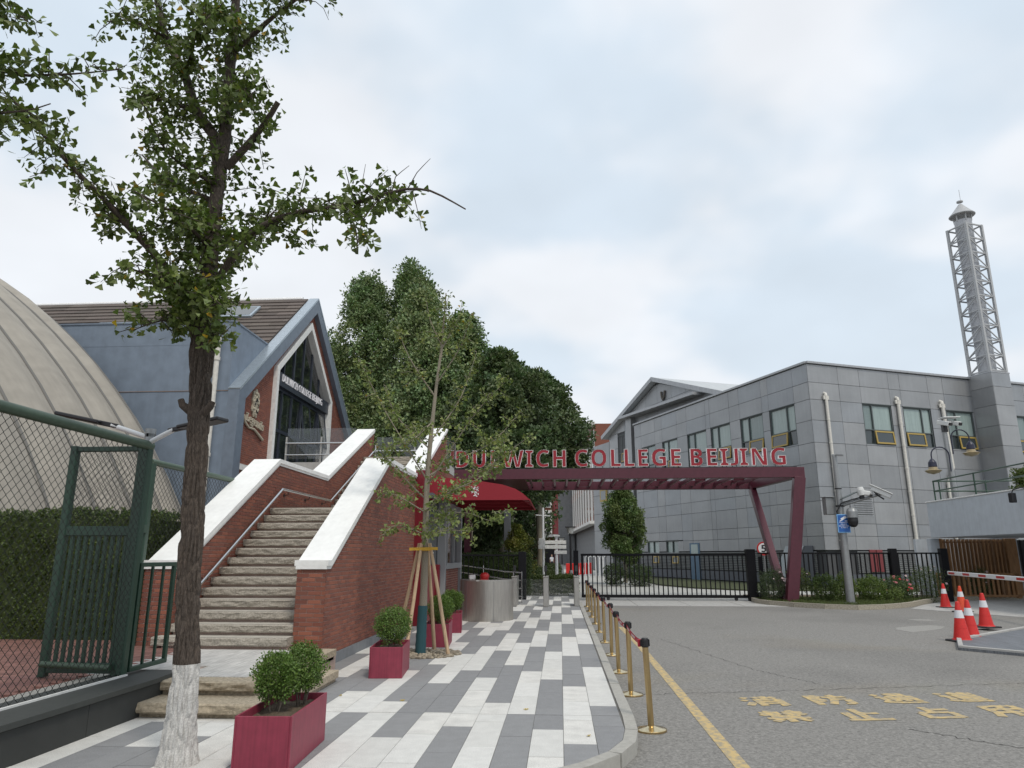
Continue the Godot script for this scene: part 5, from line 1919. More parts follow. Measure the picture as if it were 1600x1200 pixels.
# ---------- gatehouse, awning, desk, turnstiles ----------
func gatehouse() -> void:
	var t := thing("gatehouse", "small gatehouse with grey window frames and a brick dado under the red awning", "gatehouse")
	var X := -3.12
	var b := MB.new()
	b.box(V(X - 0.30, 0.65, -20.9), V(0.5, 1.3, 3.0))
	part("dado_core", b, M.mortar, t)
	brick_face(t, V(X - 0.05, 0, 0), Vector3.FORWARD, Vector3.RIGHT, poly2([[19.5, 0.0], [22.4, 0.0], [22.4, 1.29], [19.5, 1.29]]), 60)
	brick_face(t, V(0, 0, -22.4), Vector3.RIGHT, Vector3.FORWARD, poly2([[X - 0.5, 0.0], [X - 0.06, 0.0], [X - 0.06, 1.29], [X - 0.5, 1.29]]), 0)
	for q in [[-17.72, M.red_paint, 0.26, 3.75, -0.32], [-19.26, M.grey_frame, 0.2, 3.1, 0.0], [-22.3, M.grey_frame, 0.16, 3.1, 0.0], [-18.9, M.red_paint, 0.2, 1.42, -0.1]]:
		var p := MB.new()
		p.box(V(X - 0.06 + q[4], q[3] / 2, q[0]), V(0.22, q[3], q[2]), Basis(), 0.006)
		part("post", p, q[1], t)
	for y in [1.37, 3.0]:
		var p := MB.new()
		p.box(V(X - 0.03, y, -20.78), V(0.22, 0.15, 2.9), Basis(), 0.006)
		part("rail", p, M.grey_frame, t)
	for z in [-19.9, -21.2]:
		var p := MB.new()
		p.box(V(X - 0.06, 2.18, z), V(0.1, 1.5, 0.08), Basis(), 0.004)
		part("mullion", p, M.grey_frame, t)
	for q in [[-19.62, 0.5], [-20.55, 1.2], [-21.72, 0.9]]:
		var g := MB.new()
		g.box(V(X - 0.08, 2.18, q[0]), V(0.012, 1.5, q[1]))
		part("pane", g, M.glass_dark, t)
	var d := MB.new()
	d.box(V(X - 0.2, 1.5, -18.55), V(0.05, 3.0, 1.3))
	var door := part("door", d, M.pane_dark, t)
	var dl := MB.new()
	dl.box(V(X - 0.168, 0.75, -18.55), V(0.02, 1.3, 1.25))
	part("door_panel", dl, M.far_red, door)
	var vt := text_mesh("V", 0.3, 0.01, false)
	var vp := part("lettering", vt[0], M.print_white, door, V(X - 0.165, 1.52, -18.38))
	vp.rotation.y = PI / 2
	var r := MB.new()
	r.box(V(X - 0.35, 3.12, -20.2), V(0.6, 0.12, 5.2))
	part("roof", r, M.grey_dark, t)
	var w := MB.new()
	w.box(V(X - 1.6, 1.5, -20.2), V(0.1, 3.0, 4.6))
	part("back_wall", w, M.grey_dark, t)
	# awning
	var a := thing("awning", "dark red fabric awning with a curved end over the gatehouse door", "awning")
	var prof := poly2([[-3.44, 3.02], [-3.44, 3.66], [-3.0, 3.60], [-2.2, 3.53], [-1.45, 3.41], [-1.12, 3.30], [-0.93, 3.18], [-0.83, 3.09], [-0.76, 3.02]])
	var m := MB.new()
	m.prism(prof, 0.03, Transform3D(Basis(), V(0, 0, -18.02)))
	part("front", m, M.awning, a)
	var m2 := MB.new()
	m2.prism(prof, 0.03, Transform3D(Basis(), V(0, 0, -22.15)))
	part("rear", m2, M.awning_in, a)
	var tp := MB.new()
	for i in range(1, prof.size() - 1):
		tp.quad(V(prof[i].x, prof[i].y, -18.0), V(prof[i + 1].x, prof[i + 1].y, -18.0), V(prof[i + 1].x, prof[i + 1].y, -22.15), V(prof[i].x, prof[i].y, -22.15))
	part("canopy", tp, M.awning, a)
	var fr := MB.new()
	for z in [-18.03, -19.4, -20.8, -22.1]:
		fr.tube([V(-3.4, 3.05, z), V(-0.80, 3.05, z)], 0.012, 6)
	fr.tube([V(-0.77, 3.03, -18.03), V(-0.77, 3.03, -22.1)], 0.02, 6)
	part("frame", fr, M.awning_in, a)
	rng.seed = 9
	var cr := MB.new()
	for i in 34:
		var aa := R(0, TAU)
		var q := sqrt(R(0.0, 1.0))
		cr.box(V(-2.16 + cos(aa) * 0.11 * q, 3.25 + sin(aa) * 0.15 * q, -17.985), V(R(0.015, 0.04), R(0.015, 0.05), 0.006), Basis(Vector3.BACK, R(0, 3)))
	part("crest", cr, M.print_white, a)
	# curved desk
	var k := thing("reception_desk", "curved brushed steel reception desk on the pavement before the turnstiles", "desk")
	var body := MB.new()
	var n := 28
	var top := MB.new()
	var arc := []
	for i in n + 1:
		var f := i / float(n)
		var ang := lerpf(PI * 1.02, PI * 0.10, f)
		arc.append(V(-1.98 + cos(ang) * 0.74, 0, -19.75 + sin(ang) * (0.98 if f < 0.5 else 0.9)))
	for i in n:
		var p: Vector3 = arc[i]
		var q: Vector3 = arc[i + 1]
		var cn := V(-1.98, 0, -19.75)
		body.tri3(p, q, q + V(0, 1.0, 0), (p - cn).normalized(), (q - cn).normalized(), (q - cn).normalized())
		body.tri3(p, q + V(0, 1.0, 0), p + V(0, 1.0, 0), (p - cn).normalized(), (q - cn).normalized(), (p - cn).normalized())
		var pi_ := p.lerp(cn, 0.35)
		var qi := q.lerp(cn, 0.35)
		for y in [1.0, 1.03]:
			top.quad(p + V(0, y, 0), q + V(0, y, 0), qi + V(0, y, 0), pi_ + V(0, y, 0))
		top.quad(p + V(0, 1.0, 0), q + V(0, 1.0, 0), q + V(0, 1.03, 0), p + V(0, 1.03, 0))
		body.quad(qi, pi_, pi_ + V(0, 0.98, 0), qi + V(0, 0.98, 0))
	for e in [arc[0], arc[n]]:
		var ei: Vector3 = e.lerp(V(-1.98, 0, -19.75), 0.35)
		body.quad(e, ei, ei + V(0, 1.0, 0), e + V(0, 1.0, 0))
	part("body", body, M.steel, k)
	part("worktop", top, M.steel_side, k)
	for i in [9, 19]:
		var s := MB.new()
		s.box(arc[i] + V(0, 0.5, 0) + (arc[i] - V(-1.98, 0, -19.75)).normalized() * 0.001, V(0.006, 0.99, 0.006))
		part("seam", s, M.grey_dark, k)
	var it := MB.new()
	it.box(V(-2.36, 1.09, -19.3), V(0.17, 0.12, 0.14), Basis(Vector3.UP, 0.3), 0.02)
	tag(part("paper_box", it, M.print_white), "small white box lying on the curved steel desk", "box")
	var it2 := MB.new()
	it2.ball(V(-2.02, 1.12, -19.25), V(0.13, 0.1, 0.12), 10)
	it2.box(V(-2.02, 1.04, -19.25), V(0.2, 0.03, 0.2))
	tag(part("red_cloth", it2, M.sign_red), "crumpled red cloth bundle lying on the curved steel desk", "cloth")
	# turnstile pillars with glass leaves
	var i := 0
	for q in [[V(-1.57, 0, -24.6), "darker steel turnstile pillar just right of the curved desk"], [V(-0.51, 0, -24.4), "middle steel turnstile pillar at the end of the pavement"], [V(0.52, 0, -24.8), "steel turnstile pillar next to the sliding black gate"]]:
		var p := thing("turnstile", q[1], "turnstile", q[0], 0, "steel turnstile pillars across the path")
		var mb := MB.new()
		mb.box(V(0, 0.47, -0.45), V(0.17, 0.94, 1.1), Basis(), 0.015)
		part("pillar", mb, M.steel_side, p)
		var lid := MB.new()
		lid.box(V(0, 0.955, -0.45), V(0.19, 0.035, 1.12), Basis(), 0.008)
		part("lid", lid, M.steel, p)
		var rd := MB.new()
		rd.tube([V(0, 0.97, -0.1), V(0, 1.1, -0.1)], 0.02, 8)
		rd.box(V(0, 1.22, -0.1), V(0.1, 0.2, 0.03), Basis(Vector3.RIGHT, -0.2), 0.008)
		part("reader", rd, M.black, p)
		for s in [-1.0, 1.0]:
			if (i == 0 and s < 0) or (i == 2 and s > 0):
				continue
			var g := MB.new()
			g.box(V(s * 0.31, 0.55, -0.5), V(0.42, 0.62, 0.012), Basis(), 0.004)
			part("glass_leaf", g, M.glass, p)
		i += 1
	# steel ramp handrail
	var h := thing("ramp_handrail", "stainless steel ramp handrail with several bars beside the dark hedge", "railing")
	for y in [1.05, 0.78, 0.5, 0.22]:
		var m3 := MB.new()
		m3.tube([V(-4.3, y + 0.25, -29.4), V(-2.1, y + 0.02, -27.2), V(-1.42, y, -26.4)], 0.022, 8)
		part("bar", m3, M.chrome, h)
	for q in [V(-1.42, 0, -26.4), V(-1.75, 0, -26.8), V(-3.0, 0, -28.1), V(-4.3, 0, -29.4)]:
		var m3 := MB.new()
		m3.tube([q, q + V(0, 1.08 + (0.2 if q.x < -2.5 else 0.0), 0)], 0.022, 8)
		part("post", m3, M.chrome, h)

# ---------- portal with letters ----------
func portal() -> void:
	var t := thing("entrance_portal", "dark red steel portal frame with slatted roof and V-shaped legs over the gate", "portal")
	var f := MB.new()
	f.box(V(2.45, 4.78, -28.02), V(14.0, 0.40, 0.26), Basis(), 0.012)
	part("front_beam", f, M.portal, t)
	var r := MB.new()
	r.box(V(2.15, 4.78, -32.95), V(13.4, 0.38, 0.24), Basis(), 0.012)
	part("rear_beam", r, M.portal, t)
	var e := MB.new()
	e.bar(V(9.28, 4.78, -28.14), V(8.75, 4.78, -32.84), 0.38, 0.26, Vector3.UP.cross(V(0.11, 0, 1)).normalized(), 0.01)
	part("end_beam", e, M.portal, t)
	var l := MB.new()
	l.bar(V(8.52, ROAD - 0.05, -27.95), V(9.26, 4.6, -28.02), 0.42, 0.30, Vector3.BACK, 0.012)
	part("leg", l, M.portal, t)
	var l2 := MB.new()
	l2.bar(V(8.45, ROAD - 0.05, -28.25), V(8.72, 4.62, -32.85), 0.36, 0.26, Vector3.RIGHT, 0.012)
	part("leg", l2, M.portal, t)
	var i := 0
	var x := -1.25
	while x < 8.6:
		var s := MB.new()
		s.box(V(x, 4.80, -30.5), V(0.09, 0.17, 4.65), Basis(Vector3.BACK, 0.10), 0.006)
		part("slat", s, M.portal, t)
		if i % 3 == 1:
			var k := MB.new()
			k.box(V(x + 0.24, 4.74, -29.4), V(0.42, 0.24, 0.08), Basis(), 0.004)
			k.box(V(x + 0.24, 4.74, -31.6), V(0.42, 0.24, 0.08), Basis(), 0.004)
			part("noggin", k, M.portal, t)
		x += 0.52
		i += 1
	var so := MB.new()
	so.box(V(-2.9, 4.66, -30.5), V(3.0, 0.1, 4.65))
	part("soffit", so, M.portal, t)
	var c := MB.new()
	c.box(V(-4.25, 2.3, -28.05), V(0.3, 4.6, 0.24), Basis(), 0.01)
	c.box(V(-4.25, 2.3, -32.95), V(0.3, 4.6, 0.24), Basis(), 0.01)
	part("column", c, M.portal, t)
	# the letters stand on a rail along the front beam
	var w := thing("portal_lettering", "red block letters with white edges spelling the school name on the portal", "lettering")
	var rail := MB.new()
	rail.box(V(2.4, 5.0, -28.0), V(13.6, 0.03, 0.1))
	part("rail", rail, M.black, w)
	var text := "DULWICH COLLEGE BEIJING"
	var em := 0.93
	var font := the_font(true)
	var adv := []
	var tot := 0.0
	for ch in text:
		var a: float = font.get_string_size(ch, HORIZONTAL_ALIGNMENT_LEFT, -1, 64).x / 64.0 * em
		if ch == " ":
			a *= 0.62
		adv.append(a)
		tot += a
	var gap := (13.06 - tot) / (text.length() - 1)
	var at := -4.21
	for n in text.length():
		var ch := text[n]
		if ch != " ":
			var g := text_mesh(ch, em, 0.05, true)
			var o := glyph_outline(ch, em)
			var lo := 1e9
			var base := 1e9
			for p in o:
				for q in p:
					lo = minf(lo, q.x)
					base = minf(base, q.y)
			var left: float = at + maxf(lo, 0.0)
			var let := part("letter", g[0], M.letter_red, w, V(left, 5.06, -27.93))
			if ch == "J":
				let.scale.y = 0.665 / g[2]
			var tr := MB.new()
			for p in o:
				for k in p.size():
					var a: Vector2 = p[k] - Vector2(lo, base)
					var b: Vector2 = p[(k + 1) % p.size()] - Vector2(lo, base)
					if a.distance_to(b) < 1e-4:
						continue
					var d := (b - a).normalized()
					tr.bar(V(a.x, a.y, -0.03) - V(d.x, d.y, 0) * 0.012, V(b.x, b.y, -0.03) + V(d.x, d.y, 0) * 0.004, 0.013, 0.13, Vector3.BACK)
			part("trim", tr, M.letter_trim, let)
			var st := MB.new()
			for sx in [0.25, 0.75]:
				st.tube([V(g[1] * sx, -0.07, -0.03), V(g[1] * sx, 0.05, -0.03)], 0.014, 6)
			part("standoff", st, M.black, let)
		at += adv[n] + gap

# ---------- gate, black fence ----------
func bars(t: Node3D, a: Vector3, b: Vector3, y0: float, y1: float, pitch: float, w := 0.035) -> void:
	var n := int(round(a.distance_to(b) / pitch))
	var m := MB.new()
	m.box(V(0, (y1 - y0) / 2, 0), V(w, y1 - y0, w), Basis())
	var mesh := m.mesh()
	for i in n + 1:
		part("bar", mesh, M.black_fence, t, a.lerp(b, i / float(n)) + V(0, y0, 0))

func gates() -> void:
	var t := thing("sliding_gate", "black steel sliding gate of upright bars under the red portal", "gate")
	var z := -30.0
	for y in [1.68, 0.05]:
		var m := MB.new()
		m.box(V(4.2, y, z), V(6.75, 0.09 if y > 1 else 0.12, 0.07), Basis(), 0.006)
		part("rail", m, M.black_fence, t)
	for x in [0.88, 7.52]:
		var m := MB.new()
		m.box(V(x, 0.86, z), V(0.09, 1.72, 0.08), Basis(), 0.006)
		part("stile", m, M.black_fence, t)
	bars(t, V(1.1, 0, z), V(7.35, 0, z), 0.08, 1.66, 0.192, 0.042)
	for x in [1.9, 7.0]:
		var m := MB.new()
		m.lathe([Vector2(0, 0.03), Vector2(0.07, 0.03), Vector2(0.07, -0.03), Vector2(0, -0.03)], 14, V(x, -0.045, z), Basis(Vector3.RIGHT, PI / 2))
		part("wheel", m, M.black, t)
	var tr := MB.new()
	tr.box(V(6.5, ROAD + 0.014, z), V(13, 0.012, 0.06))
	struct("gate_track", tr, M.galv)
	for q in [[0.62, 1.85, 0.2, "black gate post at the left end of the sliding gate"], [7.63, 1.9, 0.34, "thick black gate post where the sliding gate ends"], [8.02, 1.62, 0.14, "thin black guide post just right of the thick gate post"]]:
		var m := MB.new()
		m.box(V(q[0], (q[1] + ROAD) / 2, -29.85), V(q[2], q[1] - ROAD, q[2]), Basis(), 0.01)
		tag(part("gate_post", m, M.black_fence), q[3], "post", "posts of the sliding gate")
	var mt := MB.new()
	mt.box(V(7.95, 0.06, -29.6), V(0.3, 0.36, 0.26), Basis(), 0.02)
	tag(part("gate_motor", mt, M.black), "small black gate motor box at the foot of the thick post", "motor")
	var f := thing("steel_fence", "black steel bar fence behind the shrubs, right of the gate post", "fence")
	for y in [1.74, 0.0]:
		var m := MB.new()
		m.box(V(11.6, y, z - 0.1), V(7.2, 0.06, 0.05), Basis(), 0.004)
		part("rail", m, M.black_fence, f)
	bars(f, V(8.15, 0, z - 0.1), V(15.0, 0, z - 0.1), 0.0, 1.72, 0.187, 0.045)
	for x in [13.3, 15.25]:
		var m := MB.new()
		m.box(V(x, 0.9, z - 0.05), V(0.26, 2.05, 0.26), Basis(), 0.01)
		part("post", m, M.black_fence, f)
	var s := thing("steel_fence", "black steel bar fence between the gatehouse and the turnstiles", "fence")
	for y in [1.66, 0.15]:
		var m := MB.new()
		m.box(V(-3.0, y, -28.4), V(2.9, 0.06, 0.05), Basis(), 0.004)
		part("rail", m, M.black_fence, s)
	bars(s, V(-4.4, 0, -28.4), V(-1.65, 0, -28.4), 0.1, 1.64, 0.2, 0.03)
	var pm := MB.new()
	pm.box(V(-1.5, 0.9, -28.4), V(0.3, 1.8, 0.3), Basis(), 0.01)
	part("post", pm, M.black_fence, s)
	var sg := thing("speed_sign", "round speed limit sign with a red ring and figure 5, half behind the leg", "sign", V(8.95, 0, -32.6))
	var pl := MB.new()
	pl.tube([V(0, -0.1, -0.03), V(0, 2.2, -0.03)], 0.03, 8)
	part("post", pl, M.galv, sg)
	var d := MB.new()
	d.lathe([Vector2(0, 0.012), Vector2(0.30, 0.012), Vector2(0.30, -0.012)], 28, V(0, 1.95, 0), Basis(Vector3.RIGHT, PI / 2))
	part("ring", d, M.sign_red, sg)
	var d2 := MB.new()
	d2.lathe([Vector2(0, 0.016), Vector2(0.235, 0.016), Vector2(0.235, 0.0)], 28, V(0, 1.95, 0), Basis(Vector3.RIGHT, PI / 2))
	part("face", d2, M.sign_white, sg)
	var fv := text_mesh("5", 0.42, 0.01, true)
	part("figure", fv[0], M.black, sg, V(-fv[1] / 2, 1.80, 0.022))

# ---------- planted island with pole ----------
func island() -> void:
	var ps := [Vector2(8.0, -30.6), Vector2(7.62, -29.6), Vector2(7.5, -28.6), Vector2(7.72, -27.7), Vector2(8.3, -26.75), Vector2(9.05, -25.95), Vector2(9.9, -25.5), Vector2(10.9, -25.9), Vector2(11.7, -26.5), Vector2(12.5, -27.3), Vector2(13.3, -28.4), Vector2(14.3, -29.6), Vector2(15.3, -30.6), Vector2(17.5, -31.5), Vector2(20.5, -32.2)]
	var flat := Basis(Vector3.RIGHT, Vector3.BACK, Vector3.DOWN)
	var bed := PackedVector2Array()
	for p in ps:
		bed.append(p)
	bed.append(Vector2(20.5, -33.5)); bed.append(Vector2(8.0, -33.0))
	var m := MB.new()
	m.prism(bed, 0.12, Transform3D(flat, V(0, -0.02, 0)))
	struct("planting_bed", m, M.earth)
	var root := Node3D.new()
	root.name = "island_kerb"
	add_child(root)
	root.set_meta("kind", "structure")
	for i in ps.size() - 1:
		var a: Vector2 = ps[i]
		var b: Vector2 = ps[i + 1]
		var t0: Vector2 = (ps[i + 1] - ps[maxi(i - 1, 0)]).normalized()
		var t1: Vector2 = (ps[mini(i + 2, ps.size() - 1)] - ps[i]).normalized()
		var n0 := Vector2(-t0.y, t0.x) * 0.13
		var n1 := Vector2(-t1.y, t1.x) * 0.13
		if i < 4 and n0.x > 0: pass
		var km := MB.new()
		var d := (b - a).normalized() * 0.006
		km.prism(PackedVector2Array([a + d, b - d, b - d + n1, a + d + n0]), 0.17, Transform3D(flat, V(0, 0.035, 0)))
		km.prism(PackedVector2Array([a + d, b - d, b - d - n1 * 0.3, a + d - n0 * 0.3]), 0.17, Transform3D(flat, V(0, 0.033, 0)))
		part("kerb_stone", km, M.kerb_tan, root)
	# grass tufts over the bed
	rng.seed = 400
	var xs := []
	var cs := []
	var blade := MB.new()
	for k in 5:
		var a := TAU * k / 5.0
		var o := V(cos(a) * 0.25, 0, sin(a) * 0.25)
		blade.tri(o + V(0.07, 0, 0), o - V(0.07, 0, 0), o * 2.6 + V(0, 1, 0))
		blade.tri(o + V(0, 0, 0.07), o - V(0, 0, 0.07), o * -1.4 + V(0, 0.8, 0))
	for i in 4200:
		var p := Vector2(R(7.6, 15.5), R(-30.4, -25.4))
		if Geometry2D.is_point_in_polygon(p, bed):
			var s := R(0.05, 0.12)
			xs.append(Transform3D(Basis(Vector3.UP, R(0, TAU)).scaled(V(s, s * R(0.8, 1.4), s)), V(p.x, -0.02, p.y)))
			cs.append(tint(Color(0.085, 0.115, 0.03), 0.4))
	var gr := many("grass", blade.mesh(), M.leaf, xs, cs)
	tag(gr, "short grass growing over the planted island inside the kerb", "grass")
	var sh := [[V(8.05, 0.55, -28.5), V(0.55, 0.6, 0.5), "dark rose bush at the foot of the slanting portal leg", Color(0.04, 0.06, 0.024)], [V(9.15, 0.75, -28.9), V(0.42, 0.42, 0.42), "light leggy rose bush between the portal leg and the camera pole", Color(0.09, 0.115, 0.03)], [V(9.85, 0.42, -28.1), V(0.50, 0.52, 0.5), "round green bush just left of the camera pole", Color(0.06, 0.09, 0.02)], [V(10.72, 0.44, -28.5), V(0.40, 0.52, 0.42), "green bush just behind and right of the camera pole", Color(0.075, 0.11, 0.02)], [V(11.7, 0.40, -28.6), V(0.50, 0.48, 0.48), "bright green rounded bush in the middle of the planted island", Color(0.08, 0.12, 0.02)], [V(12.75, 0.38, -28.9), V(0.55, 0.5, 0.5), "wide bush with red and pink roses before the black fence", Color(0.05, 0.08, 0.02)], [V(14.2, 0.55, -29.5), V(0.75, 0.7, 0.4), "straggly rose bush against the fence by the wooden screen", Color(0.06, 0.085, 0.026)], [V(12.3, 0.22, -28.0), V(0.25, 0.28, 0.25), "small light green seedling bush at the front of the island", Color(0.10, 0.14, 0.03)], [V(17.3, 0.5, -31.4), V(0.5, 0.6, 0.25), "pale flowering rose bush inside the low wooden fence", Color(0.05, 0.075, 0.02)]]
	for i in sh.size():
		var t := thing("shrub", sh[i][2], "bush", Vector3.ZERO, 0, "shrubs on the planted island")
		bush(t, sh[i][0], sh[i][1], [1700, 700, 1800, 1700, 1900, 1900, 1100, 300, 1100][i], Color(sh[i][3].r * 1.3, sh[i][3].g * 1.3, sh[i][3].b * 1.3), 410 + i, 0.045)
		if i in [0, 1, 5, 6, 8]:
			var fx := []
			var fc := []
			var pm := MB.new()
			for k in 6:
				var a := TAU * k / 6
				pm.tri(V(0, 0, 0), V(cos(a), 0.4, sin(a)), V(cos(a + 0.9), 0.5, sin(a + 0.9)))
				pm.tri(V(0, 0.2, 0), V(cos(a + 0.4) * 0.6, 0.8, sin(a + 0.4) * 0.6), V(cos(a + 1.4) * 0.6, 0.8, sin(a + 1.4) * 0.6))
			for k in (15 if i == 5 else 6):
				var d := V(R(-0.6, 1), R(0.0, 1), R(0.0, 1)).normalized()
				var s := R(0.025, 0.055)
				fx.append(Transform3D(Basis(Vector3.RIGHT, R(0.2, 1.2)).scaled(V(s, s, s)), sh[i][0] + d * sh[i][1] * R(0.95, 1.15)))
				fc.append(Color(0.5, 0.04, 0.05) if rng.randf() < 0.5 and i == 5 else (Color(0.55, 0.2, 0.22) if i == 5 else Color(0.62, 0.5, 0.5)))
			many("flowers", pm.mesh(), M.petal, fx, fc, t)
	# camera pole
	var p := thing("camera_pole", "grey steel camera pole with a side arm standing on the planted island", "pole")
	var b := V(10.29, -0.03, -26.96)
	var pm2 := MB.new()
	pm2.tube([b, V(10.285, 2.2, -26.96), V(10.28, 3.9, -26.96), V(10.27, 5.25, -26.96)], [0.15, 0.125, 0.105, 0.085], 18)
	pm2.lathe([Vector2(0, 0.05), Vector2(0.26, 0.05), Vector2(0.26, 0)], 18, b)
	part("pole", pm2, M.galv, p)
	var am := MB.new()
	am.tube([V(10.28, 3.42, -26.9), V(10.9, 3.62, -26.7), V(11.62, 3.82, -26.5)], 0.055, 12)
	part("arm", am, M.galv, p)
	var bn := MB.new()
	bn.lathe([Vector2(0.12, 0.02), Vector2(0.125, 0), Vector2(0.12, -0.02)], 16, V(10.28, 4.05, -26.96))
	bn.lathe([Vector2(0.155, 0.03), Vector2(0.16, 0), Vector2(0.155, -0.03)], 16, V(10.28, 3.42, -26.96))
	part("band", bn, M.black, p)
	var cb := MB.new()
	cb.tube([V(10.16, 2.9, -26.82), V(10.08, 3.2, -26.8), V(10.25, 3.5, -26.78), V(10.6, 3.62, -26.72), V(10.95, 3.72, -26.6)], 0.025, 6)
	cb.tube([V(11.3, 4.0, -26.5), V(11.42, 3.78, -26.45), V(11.65, 3.62, -26.45)], 0.03, 6)
	part("cable", cb, M.black, p)
	var bx := MB.new()
	bx.box(V(9.93, 3.42, -27.12), V(0.36, 0.62, 0.24), Basis(Vector3.UP, 0.3), 0.015)
	bx.box(V(9.93, 3.75, -27.1), V(0.44, 0.03, 0.32), Basis(Vector3.UP, 0.3), 0.008)
	tag(part("control_box", bx, M.galv), "grey control box on the back of the camera pole", "box")
	var c1 := thing("bullet_camera", "largest white bullet camera, tilted down at the end of the pole arm", "camera", Vector3.ZERO, 0, "cameras on the pole")
	var m1 := MB.new()
	var u := V(0.60, -0.36, 0.25).normalized()
	m1.bar(V(11.3, 4.03, -26.55), V(11.3, 4.03, -26.55) + u * 0.68, 0.17, 0.17, Vector3.UP, 0.02)
	part("body", m1, M.camera_white, c1)
	var m1b := MB.new()
	m1b.bar(V(11.24, 4.16, -26.55), V(11.24, 4.16, -26.55) + u * 0.80, 0.24, 0.03, V(0.3, 1, 0).normalized(), 0.008)
	part("hood", m1b, M.camera_white, c1)
	var m1c := MB.new()
	m1c.bar(V(11.42, 3.83, -26.52), V(11.5, 3.95, -26.52), 0.07, 0.07)
	m1c.bar(V(11.3, 4.03, -26.55) + u * 0.66, V(11.3, 4.03, -26.55) + u * 0.69, 0.13, 0.13)
	part("bracket", m1c, M.rust, c1)
	var c2 := thing("bullet_camera", "short white camera in the middle of the pole arm", "camera", Vector3.ZERO, 0, "cameras on the pole")
	var m2 := MB.new()
	m2.lathe([Vector2(0, 0.16), Vector2(0.1, 0.15), Vector2(0.13, 0.05), Vector2(0.13, -0.14), Vector2(0, -0.14)], 16, V(10.93, 3.92, -26.6), Basis(Vector3.BACK, 0.2))
	m2.bar(V(10.9, 3.88, -26.58), V(11.22, 3.82, -26.5), 0.16, 0.17, Vector3.UP, 0.03)
	part("body", m2, M.camera_white, c2)
	var m2b := MB.new()
	m2b.lathe([Vector2(0, 0.02), Vector2(0.05, 0.02), Vector2(0.05, -0.06)], 12, V(11.22, 3.76, -26.42), Basis(Vector3.BACK, -PI / 2))
	m2b.box(V(10.95, 3.72, -26.6), V(0.14, 0.12, 0.1))
	part("lens", m2b, M.black, c2)
	var c3 := thing("dome_camera", "grey and black dome camera hanging under the pole arm", "camera", Vector3.ZERO, 0, "cameras on the pole")
	var m3 := MB.new()
	m3.lathe([Vector2(0.05, 0.55), Vector2(0.06, 0.42), Vector2(0.15, 0.38), Vector2(0.19, 0.28), Vector2(0.19, 0.06), Vector2(0, 0.06)], 20, V(10.56, 2.92, -26.66))
	part("housing", m3, M.galv, c3)
	var m4 := MB.new()
	m4.lathe([Vector2(0.175, 0.06), Vector2(0.18, -0.08), Vector2(0.15, -0.2), Vector2(0.08, -0.27), Vector2(0, -0.28)], 20, V(10.56, 2.92, -26.66))
	part("dome", m4, M.black, c3)
	var so := thing("solar_panel", "small tilted solar panel above the pole arm", "panel")
	var m5 := MB.new()
	m5.box(V(10.55, 3.78, -26.8), V(0.62, 0.03, 0.4), Basis(Vector3.BACK, 0.42), 0.006)
	part("panel", m5, M.window_frame, so)
	var c4 := thing("bullet_camera", "tiny camera at the very top of the grey pole", "camera", Vector3.ZERO, 0, "cameras on the pole")
	var m6 := MB.new()
	m6.box(V(10.27, 5.29, -26.96), V(0.16, 0.08, 0.12), Basis(), 0.01)
	m6.bar(V(10.3, 5.3, -26.86), V(10.5, 5.27, -26.7), 0.09, 0.09, Vector3.UP, 0.015)
	part("body", m6, M.galv, c4)
	var sg := thing("camera_sign", "blue camera notice with a white camera symbol strapped to the grey pole", "sign", V(10.27, 0, -26.78), 0.06)
	var s1 := MB.new()
	s1.box(V(0.0, 2.78, 0), V(0.46, 0.66, 0.02), Basis(), 0.01)
	part("plate", s1, M.sign_edge, sg)
	var s2 := MB.new()
	s2.box(V(0.0, 2.78, 0.008), V(0.40, 0.60, 0.012))
	part("face", s2, M.sign_blue, sg)
	var s3 := MB.new()
	var zb := Basis(Vector3.BACK, 0.5)
	s3.box(V(0.01, 2.97, 0.016), V(0.21, 0.085, 0.004), zb)
	s3.box(V(-0.10, 2.88, 0.016), V(0.09, 0.03, 0.004), zb)
	s3.box(V(0.09, 2.87, 0.016), V(0.10, 0.025, 0.004))
	s3.box(V(0, 2.82, 0.016), V(0.34, 0.012, 0.004))
	part("symbol", s3, M.sign_white, sg)
	var s4 := MB.new()
	rng.seed = 31
	for row in [[2.755, 5, 0.034], [2.69, 8, 0.038], [2.63, 5, 0.028]]:
		for k in row[1]:
			var cx: float = (k - (row[1] - 1) / 2.0) * 0.047
			for j in 4: # little square characters of the notice
				s4.box(V(cx + R(-0.008, 0.008), row[0] + (j - 1.5) * row[2] * 0.28, 0.016), V(0.03 * R(0.6, 1.1), 0.006, 0.004))
			s4.box(V(cx, row[0], 0.0165), V(0.006, row[2], 0.004))
	part("lettering", s4, M.sign_white, sg)

